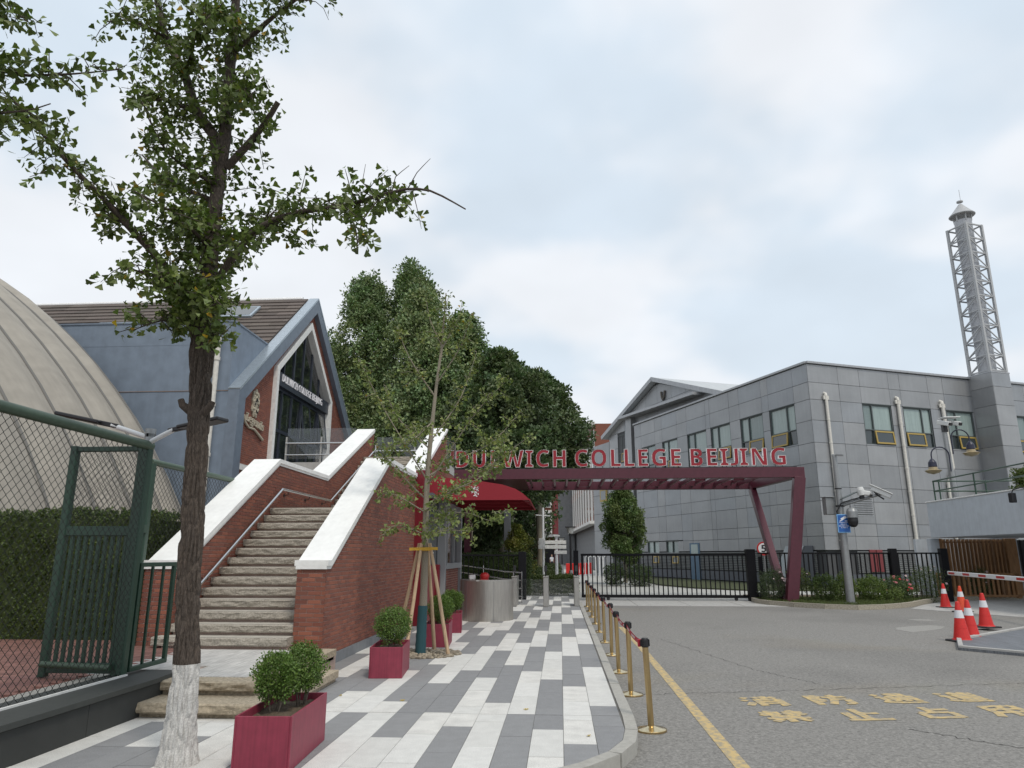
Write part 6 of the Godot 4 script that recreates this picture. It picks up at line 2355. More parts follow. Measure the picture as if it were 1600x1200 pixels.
# ---------- grey panelled hall ----------
func panel_grid(t: Node3D, us: Array, ys: Array, holes: Array, F: Transform3D, sd: int) -> void: # chamfered cladding panels between the grid lines, left out at windows
	rng.seed = sd
	for i in us.size() - 1:
		for j in ys.size() - 1:
			var rect := [us[i], ys[j], us[i + 1], ys[j + 1]]
			var todo := [rect]
			for h in holes:
				var nxt := []
				for r in todo:
					if h[0] >= r[2] or h[2] <= r[0] or h[1] >= r[3] or h[3] <= r[1]:
						nxt.append(r)
						continue
					if h[1] > r[1]: nxt.append([r[0], r[1], r[2], h[1]])
					if h[3] < r[3]: nxt.append([r[0], h[3], r[2], r[3]])
					var lo: float = maxf(h[1], r[1])
					var hi: float = minf(h[3], r[3])
					if h[0] > r[0]: nxt.append([r[0], lo, h[0], hi])
					if h[2] < r[2]: nxt.append([h[2], lo, r[2], hi])
				todo = nxt
			for r in todo:
				if r[2] - r[0] < 0.06 or r[3] - r[1] < 0.06:
					continue
				var m := MB.new()
				var tilt := Basis.from_euler(V(R(-0.0025, 0.0025), R(-0.004, 0.004), 0))
				m.x = F
				m.box(V((r[0] + r[2]) / 2, (r[1] + r[3]) / 2, 0.02), V(r[2] - r[0] - 0.018, r[3] - r[1] - 0.018, 0.04), tilt, 0.006)
				part("panel", m, M["panel%d" % rng.randi_range(0, 3)], t)

func hall_window(t: Node3D, F: Transform3D, u0: float, u1: float, y0: float, y1: float, split: float, sash: bool, flip: bool) -> void:
	var fr := MB.new()
	fr.x = F
	var um: float = lerpf(u0, u1, split)
	var ym := y0 + (y1 - y0) * 0.36
	for q in [[u0, y0, u0 + 0.06, y1], [u1 - 0.06, y0, u1, y1], [u0, y1 - 0.07, u1, y1], [u0, y0, u1, y0 + 0.05], [um - 0.04, y0, um + 0.04, y1], [u0, ym - 0.03, u1, ym + 0.03]]:
		fr.box(V((q[0] + q[2]) / 2, (q[1] + q[3]) / 2, -0.05 + 0.002 * (q[3] - q[1])), V(q[2] - q[0], q[3] - q[1], 0.09))
	fr.box(V((u0 + u1) / 2, y1 + 0.02, 0.02), V(u1 - u0 + 0.06, 0.05, 0.07))
	var w := part("window", fr, M.window_frame, t)
	for q in [[u0, um, ym, y1, 0], [um, u1, ym, y1, 0], [u0, um, y0, ym, 1], [um, u1, y0, ym, 1]]:
		var p := MB.new()
		p.x = F
		p.box(V((q[0] + q[1]) / 2, (q[2] + q[3]) / 2, -0.09), V(q[1] - q[0] - 0.02, q[3] - q[2] - 0.02, 0.012))
		part("pane", p, (M.blind_shut if absi(hash(u0 * 7.3 + q[0])) % 4 == 0 else M.blind) if q[4] == 0 else M.pane_dark, w)
	if sash:
		var a: float = u0 + 0.05 if flip else um
		var b: float = um if flip else u1 - 0.05
		var s := MB.new()
		s.x = F
		var x := Transform3D(Basis(Vector3.RIGHT, -0.10), V(0, ym - 0.05, 0.0))
		s.x = F * x
		var h := ym - 0.05 - y0 - 0.04
		for q in [[a, -h, a + 0.09, 0], [b - 0.09, -h, b, 0], [a + 0.09, -0.09, b - 0.09, 0], [a + 0.09, -h, b - 0.09, -h + 0.09]]:
			s.box(V((q[0] + q[2]) / 2, (q[1] + q[3]) / 2, 0.03), V(q[2] - q[0], q[3] - q[1], 0.06))
		part("sash", s, M.yellow_frame, w)
		var g := MB.new()
		g.x = F * x
		g.box(V((a + b) / 2, -h / 2, 0.02), V(b - a - 0.16, h - 0.16, 0.01))
		part("pane", g, M.pane_dark, w)

func pipe(t: Node3D, F: Transform3D, pts: Array, r: float) -> void:
	var m := MB.new()
	m.x = F
	m.tube(pts, r, 12)
	var top: Vector3 = pts[0]
	m.tube([top, top + V(0, 0.16, -0.02), top + V(0, 0.24, -0.18), top + V(0, 0.22, -0.3)], r * 1.05, 10)
	m.box(top + V(0, -0.08, -0.02), V(r * 4.2, 0.24, 0.10), Basis(), 0.01)
	for i in range(1, 9):
		var y: float = top.y - i * 1.4
		if y > pts[-1].y and pts.size() < 3:
			m.lathe([Vector2(r * 0.9, 0.05), Vector2(r * 1.15, 0.05), Vector2(r * 1.15, -0.05), Vector2(r * 0.9, -0.05)], 12, V(top.x, y, top.z))
	part("downpipe", m, M.pipe, t)

func grey_hall() -> void:
	var t := thing("panelled_hall", "long two-storey hall clad in grey metal panels behind the black gate", "building", V(14.945, 0, -42.0), deg_to_rad(22.0))
	var FR := Transform3D(Basis(), Vector3.ZERO) # right face: x along, z out
	var FL := Transform3D(Basis(Vector3.FORWARD, Vector3.UP, Vector3.RIGHT) * Basis(Vector3.UP, PI), Vector3.ZERO)
	# left face runs away from the corner: local x = backwards, local z = out to the left
	FL = Transform3D(Basis(V(0, 0, 1), Vector3.UP, V(-1, 0, 0)), Vector3.ZERO)
	var body := MB.new()
	body.box(V(13.0, 6.45, -11.0), V(25.7, 12.9, 21.7))
	part("core", body, M.panel_gap, t)
	var ys := [1.95, 2.73, 3.44, 4.71, 5.53, 6.92, 8.10, 9.43, 10.69, 11.74, 12.86]
	var rw := [[3.84, 6.07], [7.02, 9.24], [10.6, 12.8], [15.4, 17.6]]
	var holes := []
	for q in rw:
		holes.append([q[0], 8.19, q[1], 10.67])
	panel_grid(t, [-0.035, 2.2, 3.82, 6.08, 6.98, 9.27, 10.55, 12.9, 15.3, 17.7, 19.0, 21.3, 23.6, 26.0], ys, holes, FR, 500)
	for i in 4:
		hall_window(t, FR, rw[i][0], rw[i][1], 8.19, 10.67, 0.33 if i != 1 else 0.67, true, i == 1)
	var lw := [[1.35, 3.7], [4.42, 6.77], [7.95, 10.3], [10.9, 13.45], [14.9, 17.2], [18.4, 20.7]]
	var lh := []
	for q in lw:
		lh.append([-q[1], 8.19, -q[0], 10.67])
	for q in [[15.6, 17.4], [18.55, 20.4]]:
		lh.append([-q[1], 1.6, -q[0], 2.78])
	var uu := [-21.95, -20.72, -18.38, -17.22, -14.88, -13.46, -10.88, -10.32, -7.93, -6.79, -4.40, -3.72, -1.33, 0.0]
	panel_grid(t, uu, ys, lh, FL, 501)
	for i in 6:
		hall_window(t, FL, -lw[i][1], -lw[i][0], 8.19, 10.67, 0.66 if i == 0 else 0.36, i in [0, 1, 2, 4], i == 0)
	for q in [[15.6, 17.4], [18.55, 20.4]]:
		hall_window(t, FL, -q[1], -q[0], 1.0, 2.78, 0.5, true, false)
	# coping and louvred base
	var cp := MB.new()
	cp.x = FR
	cp.box(V(13.0, 12.96, 0.0), V(26.1, 0.14, 0.3), Basis(), 0.01)
	cp.x = FL
	cp.box(V(-11.0, 12.962, 0.0), V(22.0, 0.138, 0.3), Basis(), 0.01)
	part("coping", cp, M.coping, t)
	for fl in [FR, FL]:
		var bs := MB.new()
		bs.x = fl
		var u0: float = 0.0 if fl == FR else -22.0
		bs.box(V(u0 + (13.0 if fl == FR else 11.0), 0.3, 0.0), V(26.0 if fl == FR else 22.0, 0.6, 0.07))
		part("plinth", bs, M.grey_dark, t)
		for k in 11:
			var lo := MB.new()
			lo.x = fl
			var w: float = 20.0 if fl == FR else 21.0
			var c: float = 12.2 if fl == FR else -11.2
			lo.box(V(c, 0.72 + k * 0.112, 0.03), V(w, 0.06, 0.04), Basis(Vector3.RIGHT, 0.5))
			part("louvre", lo, M.coping, t)
	var dr := MB.new()
	dr.x = FL
	dr.box(V(-13.3, 1.2, 0.05), V(1.3, 2.7, 0.05))
	var door := part("door", dr, M.blue_door, t)
	var dp := MB.new()
	dp.x = FL
	dp.box(V(-13.3, 2.1, 0.08), V(0.9, 0.7, 0.02))
	part("pane", dp, M.blind, door)
	for q in [[3.25, 0.7], [3.75, 0.0]]:
		var rb := MB.new()
		rb.x = FR
		rb.box(V(q[0], 1.35, 0.07), V(0.44, 1.25, 0.09), Basis(), 0.01)
		part("red_cabinet", rb, M.far_red, t)
	var rn := MB.new()
	rn.x = FR
	rn.box(V(7.4, 1.5, 0.075), V(0.22, 0.35, 0.02))
	part("notice", rn, M.sign_white, t)
	var vt := MB.new()
	vt.x = FR
	for k in 8:
		vt.box(V(3.0, 4.0 + k * 0.125, 0.07), V(1.3, 0.07, 0.05), Basis(Vector3.RIGHT, 0.6))
	vt.box(V(3.0, 4.43, 0.045), V(1.4, 1.1, 0.012))
	part("louvre_vent", vt, M.coping, t)
	pipe(t, FR, [V(1.05, 10.9, 0.16), V(1.08, 0.4, 0.16)], 0.09)
	pipe(t, FR, [V(6.55, 11.0, 0.16), V(6.58, 0.4, 0.16)], 0.10)
	pipe(t, FR, [V(10.15, 11.0, 0.16), V(10.28, 7.0, 0.16), V(9.72, 6.0, 0.16), V(9.75, 1.0, 0.16)], 0.11)
	var rf := MB.new()
	rf.box(V(13.0, 12.8, -11.0), V(25.6, 0.1, 21.5))
	part("roof", rf, M.roof_light, t)
	# pale and dark cut panels leaning at the corner base
	var sp := MB.new()
	sp.x = FL
	sp.prism(poly2([[-2.9, 0.2], [-0.9, 0.2], [-0.9, 2.2], [-1.5, 2.2]]), 0.05, Transform3D(Basis(), V(0, 0, 0.07)))
	part("corner_board", sp, M.grey_dark, t)
	var sp2 := MB.new()
	sp2.x = FL
	sp2.prism(poly2([[-4.6, 0.2], [-2.95, 0.2], [-1.6, 2.2], [-3.2, 2.2]]), 0.05, Transform3D(Basis(), V(0, 0, 0.065)))
	part("corner_board", sp2, M.guard_white, t)
	# gabled volume behind, its end wall in the same plane set back a little
	var g := thing("gabled_gymnasium", "grey panelled hall with a shallow gable rising behind the flat-topped hall", "building", V(14.945, 0, -42.0), deg_to_rad(22.0))
	var o := 0.6
	var FG := Transform3D(Basis(V(0, 0, 1), Vector3.UP, V(-1, 0, 0)), V(o, 0, 0))
	var gb := MB.new()
	gb.x = FG
	gb.prism(poly2([[-28.3, 0], [-8.9, 0], [-8.9, 13.0], [-18.7, 16.2], [-28.3, 13.0]]), -14.0 if false else 0.02, Transform3D(Basis(), V(0, 0, -0.05)))
	gb.prism(poly2([[-28.3, 0], [-8.9, 0], [-8.9, 12.9], [-18.7, 16.1], [-28.3, 12.9]]), 13.9, Transform3D(Basis(), V(0, 0, -14.0)))
	part("core", gb, M.panel_gap, g)
	var rows := [2.4, 4.3, 6.2, 8.1, 10.0, 11.5, 12.9, 14.3, 15.9]
	var cols2 := [-28.2, -26.4, -24.9, -23.0, -20.8, -18.7, -16.4, -14.2, -12.0, -10.0, -9.0]
	rng.seed = 503
	for i in cols2.size() - 1:
		for j in rows.size() - 1:
			if rows[j] < 12.8 and cols2[i] > -24.5:
				continue
			var cell := poly2([[cols2[i] + 0.012, rows[j] + 0.012], [cols2[i + 1] - 0.012, rows[j] + 0.012], [cols2[i + 1] - 0.012, rows[j + 1] - 0.012], [cols2[i] + 0.012, rows[j + 1] - 0.012]])
			for q in Geometry2D.intersect_polygons(cell, poly2([[-28.3, 0], [-8.9, 0], [-8.9, 12.9], [-18.7, 16.05], [-28.3, 12.9]])):
				if i == 1 and j in [4, 5]:
					continue
				var pm := MB.new()
				pm.x = FG
				pm.prism(q, 0.04)
				part("panel", pm, M["panel%d" % rng.randi_range(0, 3)], g)
	hall_window(g, FG, -26.35, -24.95, 10.05, 12.6, 0.5, true, false)
	var rp := MB.new()
	rp.x = FG
	for s in [[-29.0, 13.0, -18.7, 16.55], [-18.7, 16.55, -8.4, 13.0]]:
		var a := Vector2(s[0], s[1])
		var b := Vector2(s[2], s[3])
		var n := Vector2(-(b.y - a.y), b.x - a.x).normalized() * 0.3
		rp.prism(PackedVector2Array([a, b, b - n, a - n]), 14.6, Transform3D(Basis(), V(0, 0, -14.1)))
	part("roof", rp, M.roof_light, g)
	var vg := MB.new()
	vg.x = FG
	for s in [[-29.0, 13.0, -18.72, 16.55], [-18.68, 16.55, -8.4, 13.0]]:
		var a := Vector2(s[0], s[1])
		var b := Vector2(s[2], s[3])
		var n := Vector2(-(b.y - a.y), b.x - a.x).normalized() * 0.34
		vg.prism(PackedVector2Array([a + n * 0.05, b + n * 0.05, b - n, a - n]), 0.06, Transform3D(Basis(), V(0, 0, 0.5)))
	part("verge", vg, M.coping, g)
	var cn := MB.new()
	cn.x = FG
	cn.bar(V(-24.6, 13.95, 0.45), V(-11.8, 13.62, 0.45), 0.22, 1.1, Vector3.BACK)
	part("canopy", cn, M.coping, g)
	var pil := MB.new()
	pil.x = FG
	pil.box(V(-23.3, 6.9, 0.25), V(1.0, 13.7, 0.5), Basis(), 0.01)
	part("pilaster", pil, M.panel2, g)
	var ax := MB.new()
	ax.x = FG
	ax.box(V(-30.2, 6.2, -4.0), V(3.9, 12.4, 8.1))
	part("annex", ax, M.panel1, g)
	for j in [4.0, 5.6, 7.4, 9.2]:
		var ln := MB.new()
		ln.x = FG
		ln.box(V(-30.2, j, 0.06), V(3.9, 0.025, 0.02))
		part("joint", ln, M.panel_gap, g)
	var ve := MB.new()
	ve.x = FG
	ve.box(V(-29.7, 7.35, 0.1), V(1.5, 1.2, 0.12))
	part("vent", ve, M.yellow_frame, g)
	var ve2 := MB.new()
	ve2.x = FG
	ve2.box(V(-29.7, 7.35, 0.165), V(1.1, 0.85, 0.02))
	part("vent_pane", ve2, M.pane_dark, g)
	var lg := MB.new()
	lg.x = FG
	for i in 4:
		lg.tube([V(-28.7 - i * 0.6, 13.2, -1.2), V(-28.7 - i * 0.6, 14.4, -1.2)], 0.03, 5)
	lg.tube([V(-28.7, 14.4, -1.2), V(-30.5, 14.4, -1.2)], 0.03, 5)
	lg.tube([V(-28.7, 13.8, -1.2), V(-30.5, 13.8, -1.2)], 0.03, 5)
	part("roof_rail", lg, M.galv, g)
	var em := MB.new()
	em.x = FG
	em.tube([V(-17.9, 15.1, 0.1), V(-17.8, 14.6, 0.12), V(-17.6, 14.35, 0.14), V(-17.4, 14.6, 0.12), V(-17.3, 15.1, 0.1)], 0.09, 8)
	part("emblem", em, M.rust, g)
	# lattice chimney on a clad base
	var c := thing("chimney_tower", "tall lattice steel chimney tower on a grey clad base", "tower", V(14.945, 0, -42.0), deg_to_rad(22.0))
	var w := 1.6
	var x0 := 12.94
	var cb := MB.new()
	cb.box(V(x0 + w / 2, 6.5, w / 2), V(w - 0.05, 13.0, w - 0.05))
	part("core", cb, M.panel_gap, c)
	var yt := [1.0, 2.73, 4.71, 5.53, 6.92, 8.3, 9.6, 10.9, 12.1, 13.02]
	panel_grid(c, [x0, x0 + w], yt, [], Transform3D(Basis(), V(0, 0, w - 0.03)), 505)
	panel_grid(c, [0.03, w], yt, [], Transform3D(Basis(V(0, 0, 1), Vector3.UP, V(-1, 0, 0)), V(x0 + 0.03, 0, 0)), 506)
	panel_grid(c, [-w, 0.0], yt, [], Transform3D(Basis(V(0, 0, -1), Vector3.UP, V(1, 0, 0)), V(x0 + w - 0.03, 0, 0)), 507)
	var cap := MB.new()
	cap.box(V(x0 + w / 2, 13.06, w / 2), V(w + 0.04, 0.08, w + 0.04))
	part("base_cap", cap, M.coping, c)
	var y0 := 13.1
	var y1 := 23.5
	var k0 := 0.1
	for q in [[0, 0], [1, 0], [1, 1], [0, 1]]:
		var p := MB.new()
		p.box(V(x0 + k0 + q[0] * (w - 2 * k0), (y0 + y1) / 2, k0 + q[1] * (w - 2 * k0)), V(0.16, y1 - y0, 0.16), Basis(), 0.01)
		part("post", p, M.tower_steel, c)
	var cs := [V(x0 + k0, 0, k0), V(x0 + w - k0, 0, k0), V(x0 + w - k0, 0, w - k0), V(x0 + k0, 0, w - k0)]
	for i in 11:
		var y := lerpf(y0 + 0.1, y1 - 0.06, i / 10.0)
		for s in 4:
			var a: Vector3 = cs[s]
			var b: Vector3 = cs[(s + 1) % 4]
			var m := MB.new()
			m.bar(a + V(0, y, 0), b + V(0, y, 0), 0.08, 0.08)
			part("rung", m, M.tower_steel, c)
			if i < 10:
				var d := MB.new()
				var dy := (y1 - y0 - 0.16) / 10.0
				if s in [0, 2]:
					d.bar(a + V(0, y if s == 0 else y, 0), b + V(0, y + dy, 0), 0.06, 0.06)
				else:
					d.bar(a + V(0, y + dy, 0), b + V(0, y, 0), 0.06, 0.06)
				part("brace", d, M.tower_steel, c)
	var fl2 := MB.new()
	var ctr := V(x0 + w / 2, 0, w / 2)
	fl2.lathe([Vector2(0.0, y0), Vector2(0.52, y0), Vector2(0.52, 24.0), Vector2(0.0, 24.0)], 28, ctr)
	for i in 11:
		var y := y0 + 1.0 + i * 0.95
		fl2.lathe([Vector2(0.52, y + 0.03), Vector2(0.535, y + 0.03), Vector2(0.535, y - 0.03), Vector2(0.52, y - 0.03)], 28, ctr)
	part("flue", fl2, M.flue, c)
	var hd := MB.new()
	hd.lathe([Vector2(0.0, 25.3), Vector2(0.12, 25.25), Vector2(0.5, 24.75), Vector2(0.80, 24.4), Vector2(0.76, 24.36), Vector2(0.0, 24.55)], 28, ctr)
	hd.lathe([Vector2(0.0, 25.55), Vector2(0.2, 25.5), Vector2(0.2, 25.42), Vector2(0.0, 25.4)], 16, ctr)
	for i in 6:
		var a := TAU * i / 6
		hd.tube([ctr + V(cos(a) * 0.5, 23.9, sin(a) * 0.5), ctr + V(cos(a) * 0.55, 24.5, sin(a) * 0.55)], 0.05, 6)
	hd.tube([ctr + V(0.1, 25.5, 0), ctr + V(0.1, 26.4, 0)], 0.015, 5)
	part("cowl", hd, M.tower_steel, c)

# ---------- guard house, boom, cones, traffic island ----------
func guard_house() -> void:
	var t := thing("guard_house", "pale grey guard house with a deep parapet and brown timber slat screens", "guard house")
	var pm := MB.new()
	pm.box(V(20.0, 3.10, -26.0), V(8.8, 1.46, 11.0), Basis(), 0.01)
	part("parapet", pm, M.guard_white, t)
	var cp := MB.new()
	cp.box(V(20.0, 3.85, -26.0), V(8.86, 0.05, 11.06), Basis(), 0.008)
	part("coping", cp, M.white_paint, t)
	var w := MB.new()
	w.box(V(15.75, 1.1, -31.7), V(0.36, 2.5, 0.3), Basis(), 0.01)
	w.box(V(20.5, 1.1, -33.2), V(9.6, 2.5, 0.2))
	part("wall", w, M.guard_white, t)
	var cl := MB.new()
	cl.box(V(23.6, 1.1, -21.0), V(0.4, 2.5, 0.4), Basis(), 0.01)
	cl.box(V(19.2, 1.1, -31.9), V(0.1, 2.5, 0.1))
	part("column", cl, M.guard_white, t)
	var dk := MB.new()
	dk.box(V(20.9, 1.1, -32.6), V(3.2, 2.4, 0.1))
	part("dark_gate", dk, M.black, t)
	for i in 12:
		var b := MB.new()
		b.box(V(19.35 + i * 0.22, 1.1, -32.2), V(0.05, 2.4, 0.05))
		part("gate_bar", b, M.black_fence, t)
	var s := thing("slat_screen", "tall brown timber slat screen under the pale parapet", "screen")
	for x in [16.05, 18.95]:
		var p := MB.new()
		p.box(V(x, 1.1, -31.85), V(0.22 if x < 17 else 0.42, 2.5, 0.2), Basis(), 0.008)
		part("post", p, M.brown_timber, s)
	for i in 16:
		for row in 3:
			var b := MB.new()
			b.box(V(16.28 + i * 0.158 + row * 0.05, 1.15, -31.82 - row * 0.16), V(0.055, 2.35, 0.05), Basis(), 0.004)
			part("slat", b, M.brown_timber if (i + row) % 3 else M.brown_timber2, s)
	for y in [0.62, 2.2]:
		var b := MB.new()
		b.box(V(17.5, y, -31.93), V(2.8, 0.07, 0.06))
		part("rail", b, M.brown_timber2, s)
	var l := thing("slat_fence", "low brown timber slat fence in front of the tall screen", "fence")
	for x in [15.55, 18.6]:
		var p := MB.new()
		p.box(V(x, 0.46, -31.2), V(0.17, 1.0, 0.14), Basis(), 0.008)
		part("post", p, M.brown_timber, l)
	for i in 15:
		var b := MB.new()
		b.box(V(15.76 + i * 0.19, 0.46, -31.2), V(0.09, 0.95, 0.04), Basis(), 0.004)
		part("slat", b, M.brown_timber if i % 3 else M.brown_timber2, l)
	for y in [0.9, 0.05]:
		var b := MB.new()
		b.box(V(17.1, y, -31.16), V(3.2, 0.09, 0.06), Basis(), 0.004)
		part("rail", b, M.brown_timber, l)
	var rl := thing("roof_railing", "dark green pipe railing on the guard house roof", "railing")
	for q in [[V(15.85, 4.72, -31.2), V(15.85, 4.72, -21.0)], [V(15.85, 4.3, -31.2), V(15.85, 4.3, -21.0)], [V(15.85, 4.72, -31.25), V(23.5, 4.72, -31.25)], [V(15.85, 4.3, -31.25), V(23.5, 4.3, -31.25)]]:
		var m := MB.new()
		m.tube([q[0], q[1]], 0.03, 8)
		part("rail", m, M.green, rl)
	for q in [V(15.85, 3.86, -31.2), V(16.1, 3.86, -31.25), V(15.85, 3.86, -28.2), V(18.0, 3.86, -31.25), V(15.85, 3.86, -25.0), V(20.5, 3.86, -31.25), V(15.85, 3.86, -21.5)]:
		var m := MB.new()
		m.tube([q, q + V(0, 0.88, 0)], 0.03, 8)
		part("post", m, M.green, rl)
	var wc := thing("gooseneck_camera", "small black camera on a gooseneck arm in front of the parapet", "camera")
	var wm := MB.new()
	wm.tube([V(15.6, 3.78, -24.6), V(15.4, 3.86, -24.8), V(15.22, 3.8, -24.95), V(15.2, 3.68, -25.0)], 0.02, 8)
	part("arm", wm, M.black, wc)
	var wb := MB.new()
	wb.box(V(15.2, 3.54, -25.0), V(0.2, 0.33, 0.16), Basis(Vector3.UP, 0.4), 0.02)
	part("body", wb, M.black, wc)
	# lamp pole behind the roof
	var lp := thing("lamp_pole", "old grey pole with two curved lantern arms behind the guard house", "street lamp")
	var m1 := MB.new()
	m1.tube([V(18.1, 0, -33.8), V(18.05, 4.5, -33.8), V(18.0, 7.5, -33.8)], [0.16, 0.13, 0.10], 12)
	part("pole", m1, M.galv, lp)
	for s2 in [[-1.0, 5.6], [1.0, 6.4]]:
		var am := MB.new()
		var ps := []
		for i in 11:
			var a := PI * i / 10.0
			ps.append(V(18.05 + s2[0] * (0.50 - cos(a) * 0.40), s2[1] + 0.55 + sin(a) * 0.38, -33.6))
		ps.push_front(V(18.05 + s2[0] * 0.1, s2[1] - 0.2, -33.62))
		ps.append(V(18.05 + s2[0] * 0.90, s2[1] + 0.35, -33.6))
		am.tube(ps, 0.03, 8)
		part("arm", am, M.dark_blue, lp)
		var hc := V(18.05 + s2[0] * 0.90, s2[1], -33.6)
		var hm := MB.new()
		hm.lathe([Vector2(0.03, 0.4), Vector2(0.10, 0.33), Vector2(0.17, 0.22), Vector2(0.19, 0.02), Vector2(0.16, 0.0)], 18, hc)
		part("lantern", hm, M.dark_blue, lp)
		var gm := MB.new()
		gm.lathe([Vector2(0.17, 0.0), Vector2(0.20, -0.1), Vector2(0.36, -0.16), Vector2(0.25, -0.26), Vector2(0.0, -0.33)], 18, hc)
		part("glass", gm, M.lamp_glass, lp)
	var tc := thing("twin_camera", "pair of white cameras at the top of the lantern pole", "camera")
	var cm := MB.new()
	for s3 in [-0.22, 0.22]:
		cm.bar(V(18.05 + s3, 7.75, -33.9), V(18.25 + s3, 7.55, -33.3), 0.2, 0.2, Vector3.UP, 0.02)
	cm.box(V(18.2, 7.9, -33.6), V(0.75, 0.04, 0.5), Basis(), 0.01)
	part("body", cm, M.camera_white, tc)
	var lm := MB.new()
	for s3 in [-0.22, 0.22]:
		lm.bar(V(18.25 + s3, 7.55, -33.3), V(18.27 + s3, 7.53, -33.24), 0.14, 0.14)
	lm.box(V(18.0, 7.5, -33.75), V(0.2, 0.5, 0.2))
	part("lens", lm, M.black, tc)

func boom_and_cones() -> void:
	var b := thing("boom_barrier", "white boom barrier arm with red bands lowered across the lane", "barrier")
	var a := V(13.9, 1.04, -27.2)
	var e := V(12.05, 1.0, -17.6)
	var u := (e - a).normalized()
	var L := a.distance_to(e)
	var m := MB.new()
	m.bar(a, e, 0.06, 0.13, Vector3.UP, 0.01)
	part("arm", m, M.white_tube, b)
	for i in 7:
		var m2 := MB.new()
		var s := 0.12 + i * 1.45
		m2.bar(a + u * s, a + u * (s + 0.62), 0.064, 0.07, Vector3.UP)
		part("band", m2, M.sign_red, b)
	var h := MB.new()
	h.box(e + V(0.0, -0.52, 0.2), V(0.36, 1.14, 0.34), Basis(), 0.02)
	part("housing", h, M.cone2, b)
	# cones
	var c := thing("traffic_cone", "front traffic cone at the corner of the paved traffic island", "cone", V(8.45, ROAD, -16.35), 0, "red and white traffic cones by the barrier")
	var base := MB.new()
	base.box(V(0, 0.02, 0), V(0.46, 0.04, 0.46), Basis(), 0.012)
	part("base", base, M.rubber, c)
	var prof := func(y0: float, y1: float) -> Array:
		var r := func(y: float) -> float: return lerpf(0.172, 0.035, y / 0.82)
		return [Vector2(r.call(y0), y0), Vector2(r.call(y1), y1)]
	var cn := MB.new()
	cn.lathe([Vector2(0.19, 0.04), Vector2(0.18, 0.06)] + prof.call(0.06, 0.48), 28)
	cn.lathe(prof.call(0.64, 0.80) + [Vector2(0.03, 0.815), Vector2(0.0, 0.815)], 28)
	cn.lathe([Vector2(0.129, 0.285), Vector2(0.128, 0.278)], 28)
	part("body", cn, M.cone, c)
	var bn := MB.new()
	var q: Array = prof.call(0.48, 0.64)
	bn.lathe([q[0] + Vector2(0.003, 0), q[1] + Vector2(0.003, 0)], 28)
	part("band", bn, M.reflect, c)
	c.rotation.y = 0.2
	for d in [[V(9.02, ROAD, -17.05), 0.9, "traffic cone right behind the front cone on the traffic island corner"], [V(10.41, ROAD + 0.05, -18.95), 0.4, "traffic cone standing alone nearest the right edge"], [V(13.35, ROAD, -26.6), 0.1, "traffic cone farthest left, beside the wooden fence kerb"], [V(12.85, ROAD, -24.6), 0.6, "faded orange traffic cone partly hidden behind the front pair"]]:
		var k := copy_of(c, d[0], d[1], d[2], "traffic_cone")
		if d[2].begins_with("faded"):
			for ch in k.get_children():
				if ch.name == "body":
					ch.material_override = M.cone2
	# paved traffic island with a white edge
	var flat := Basis(Vector3.RIGHT, Vector3.BACK, Vector3.DOWN)
	var ps := [Vector2(8.3, -16.3), Vector2(7.6, -14.9), Vector2(8.4, -14.0), Vector2(13.5, -8.0), Vector2(22.0, -8.0), Vector2(22.0, -28.5)]
	var isl := MB.new()
	isl.prism(PackedVector2Array(ps), 0.1, Transform3D(flat, V(0, ROAD + 0.05, 0)))
	struct("traffic_island", isl, M.slab)
	var ed := Node3D.new()
	ed.name = "traffic_island_kerb"
	add_child(ed)
	ed.set_meta("kind", "structure")
	for i in ps.size():
		if i in [3, 4]:
			continue
		var p0: Vector2 = ps[i]
		var p1: Vector2 = ps[(i + 1) % ps.size()]
		var n := maxi(1, int(p0.distance_to(p1) / 1.4))
		for j in n:
			var q0 := p0.lerp(p1, j / float(n))
			var q1 := p0.lerp(p1, (j + 1) / float(n))
			var mm := MB.new()
			var o := (q1 - q0).normalized().orthogonal() * 0.05
			mm.bar(V(q0.x + o.x, ROAD + 0.03, q0.y + o.y), V(q1.x + o.x, ROAD + 0.03, q1.y + o.y), 0.085, 0.12, Vector3.UP, 0.008)
			part("kerb_stone", mm, M.concrete, ed)
	var ap := MB.new()
	ap.prism(poly2([[11.9, -26.0], [13.4, -22.9], [22, -20], [22, -31.9], [17.5, -31.2], [15.2, -30.2], [13.2, -27.9]]), 0.04, Transform3D(flat, V(0, ROAD + 0.012, 0)))
	struct("guard_apron", ap, M.concrete)

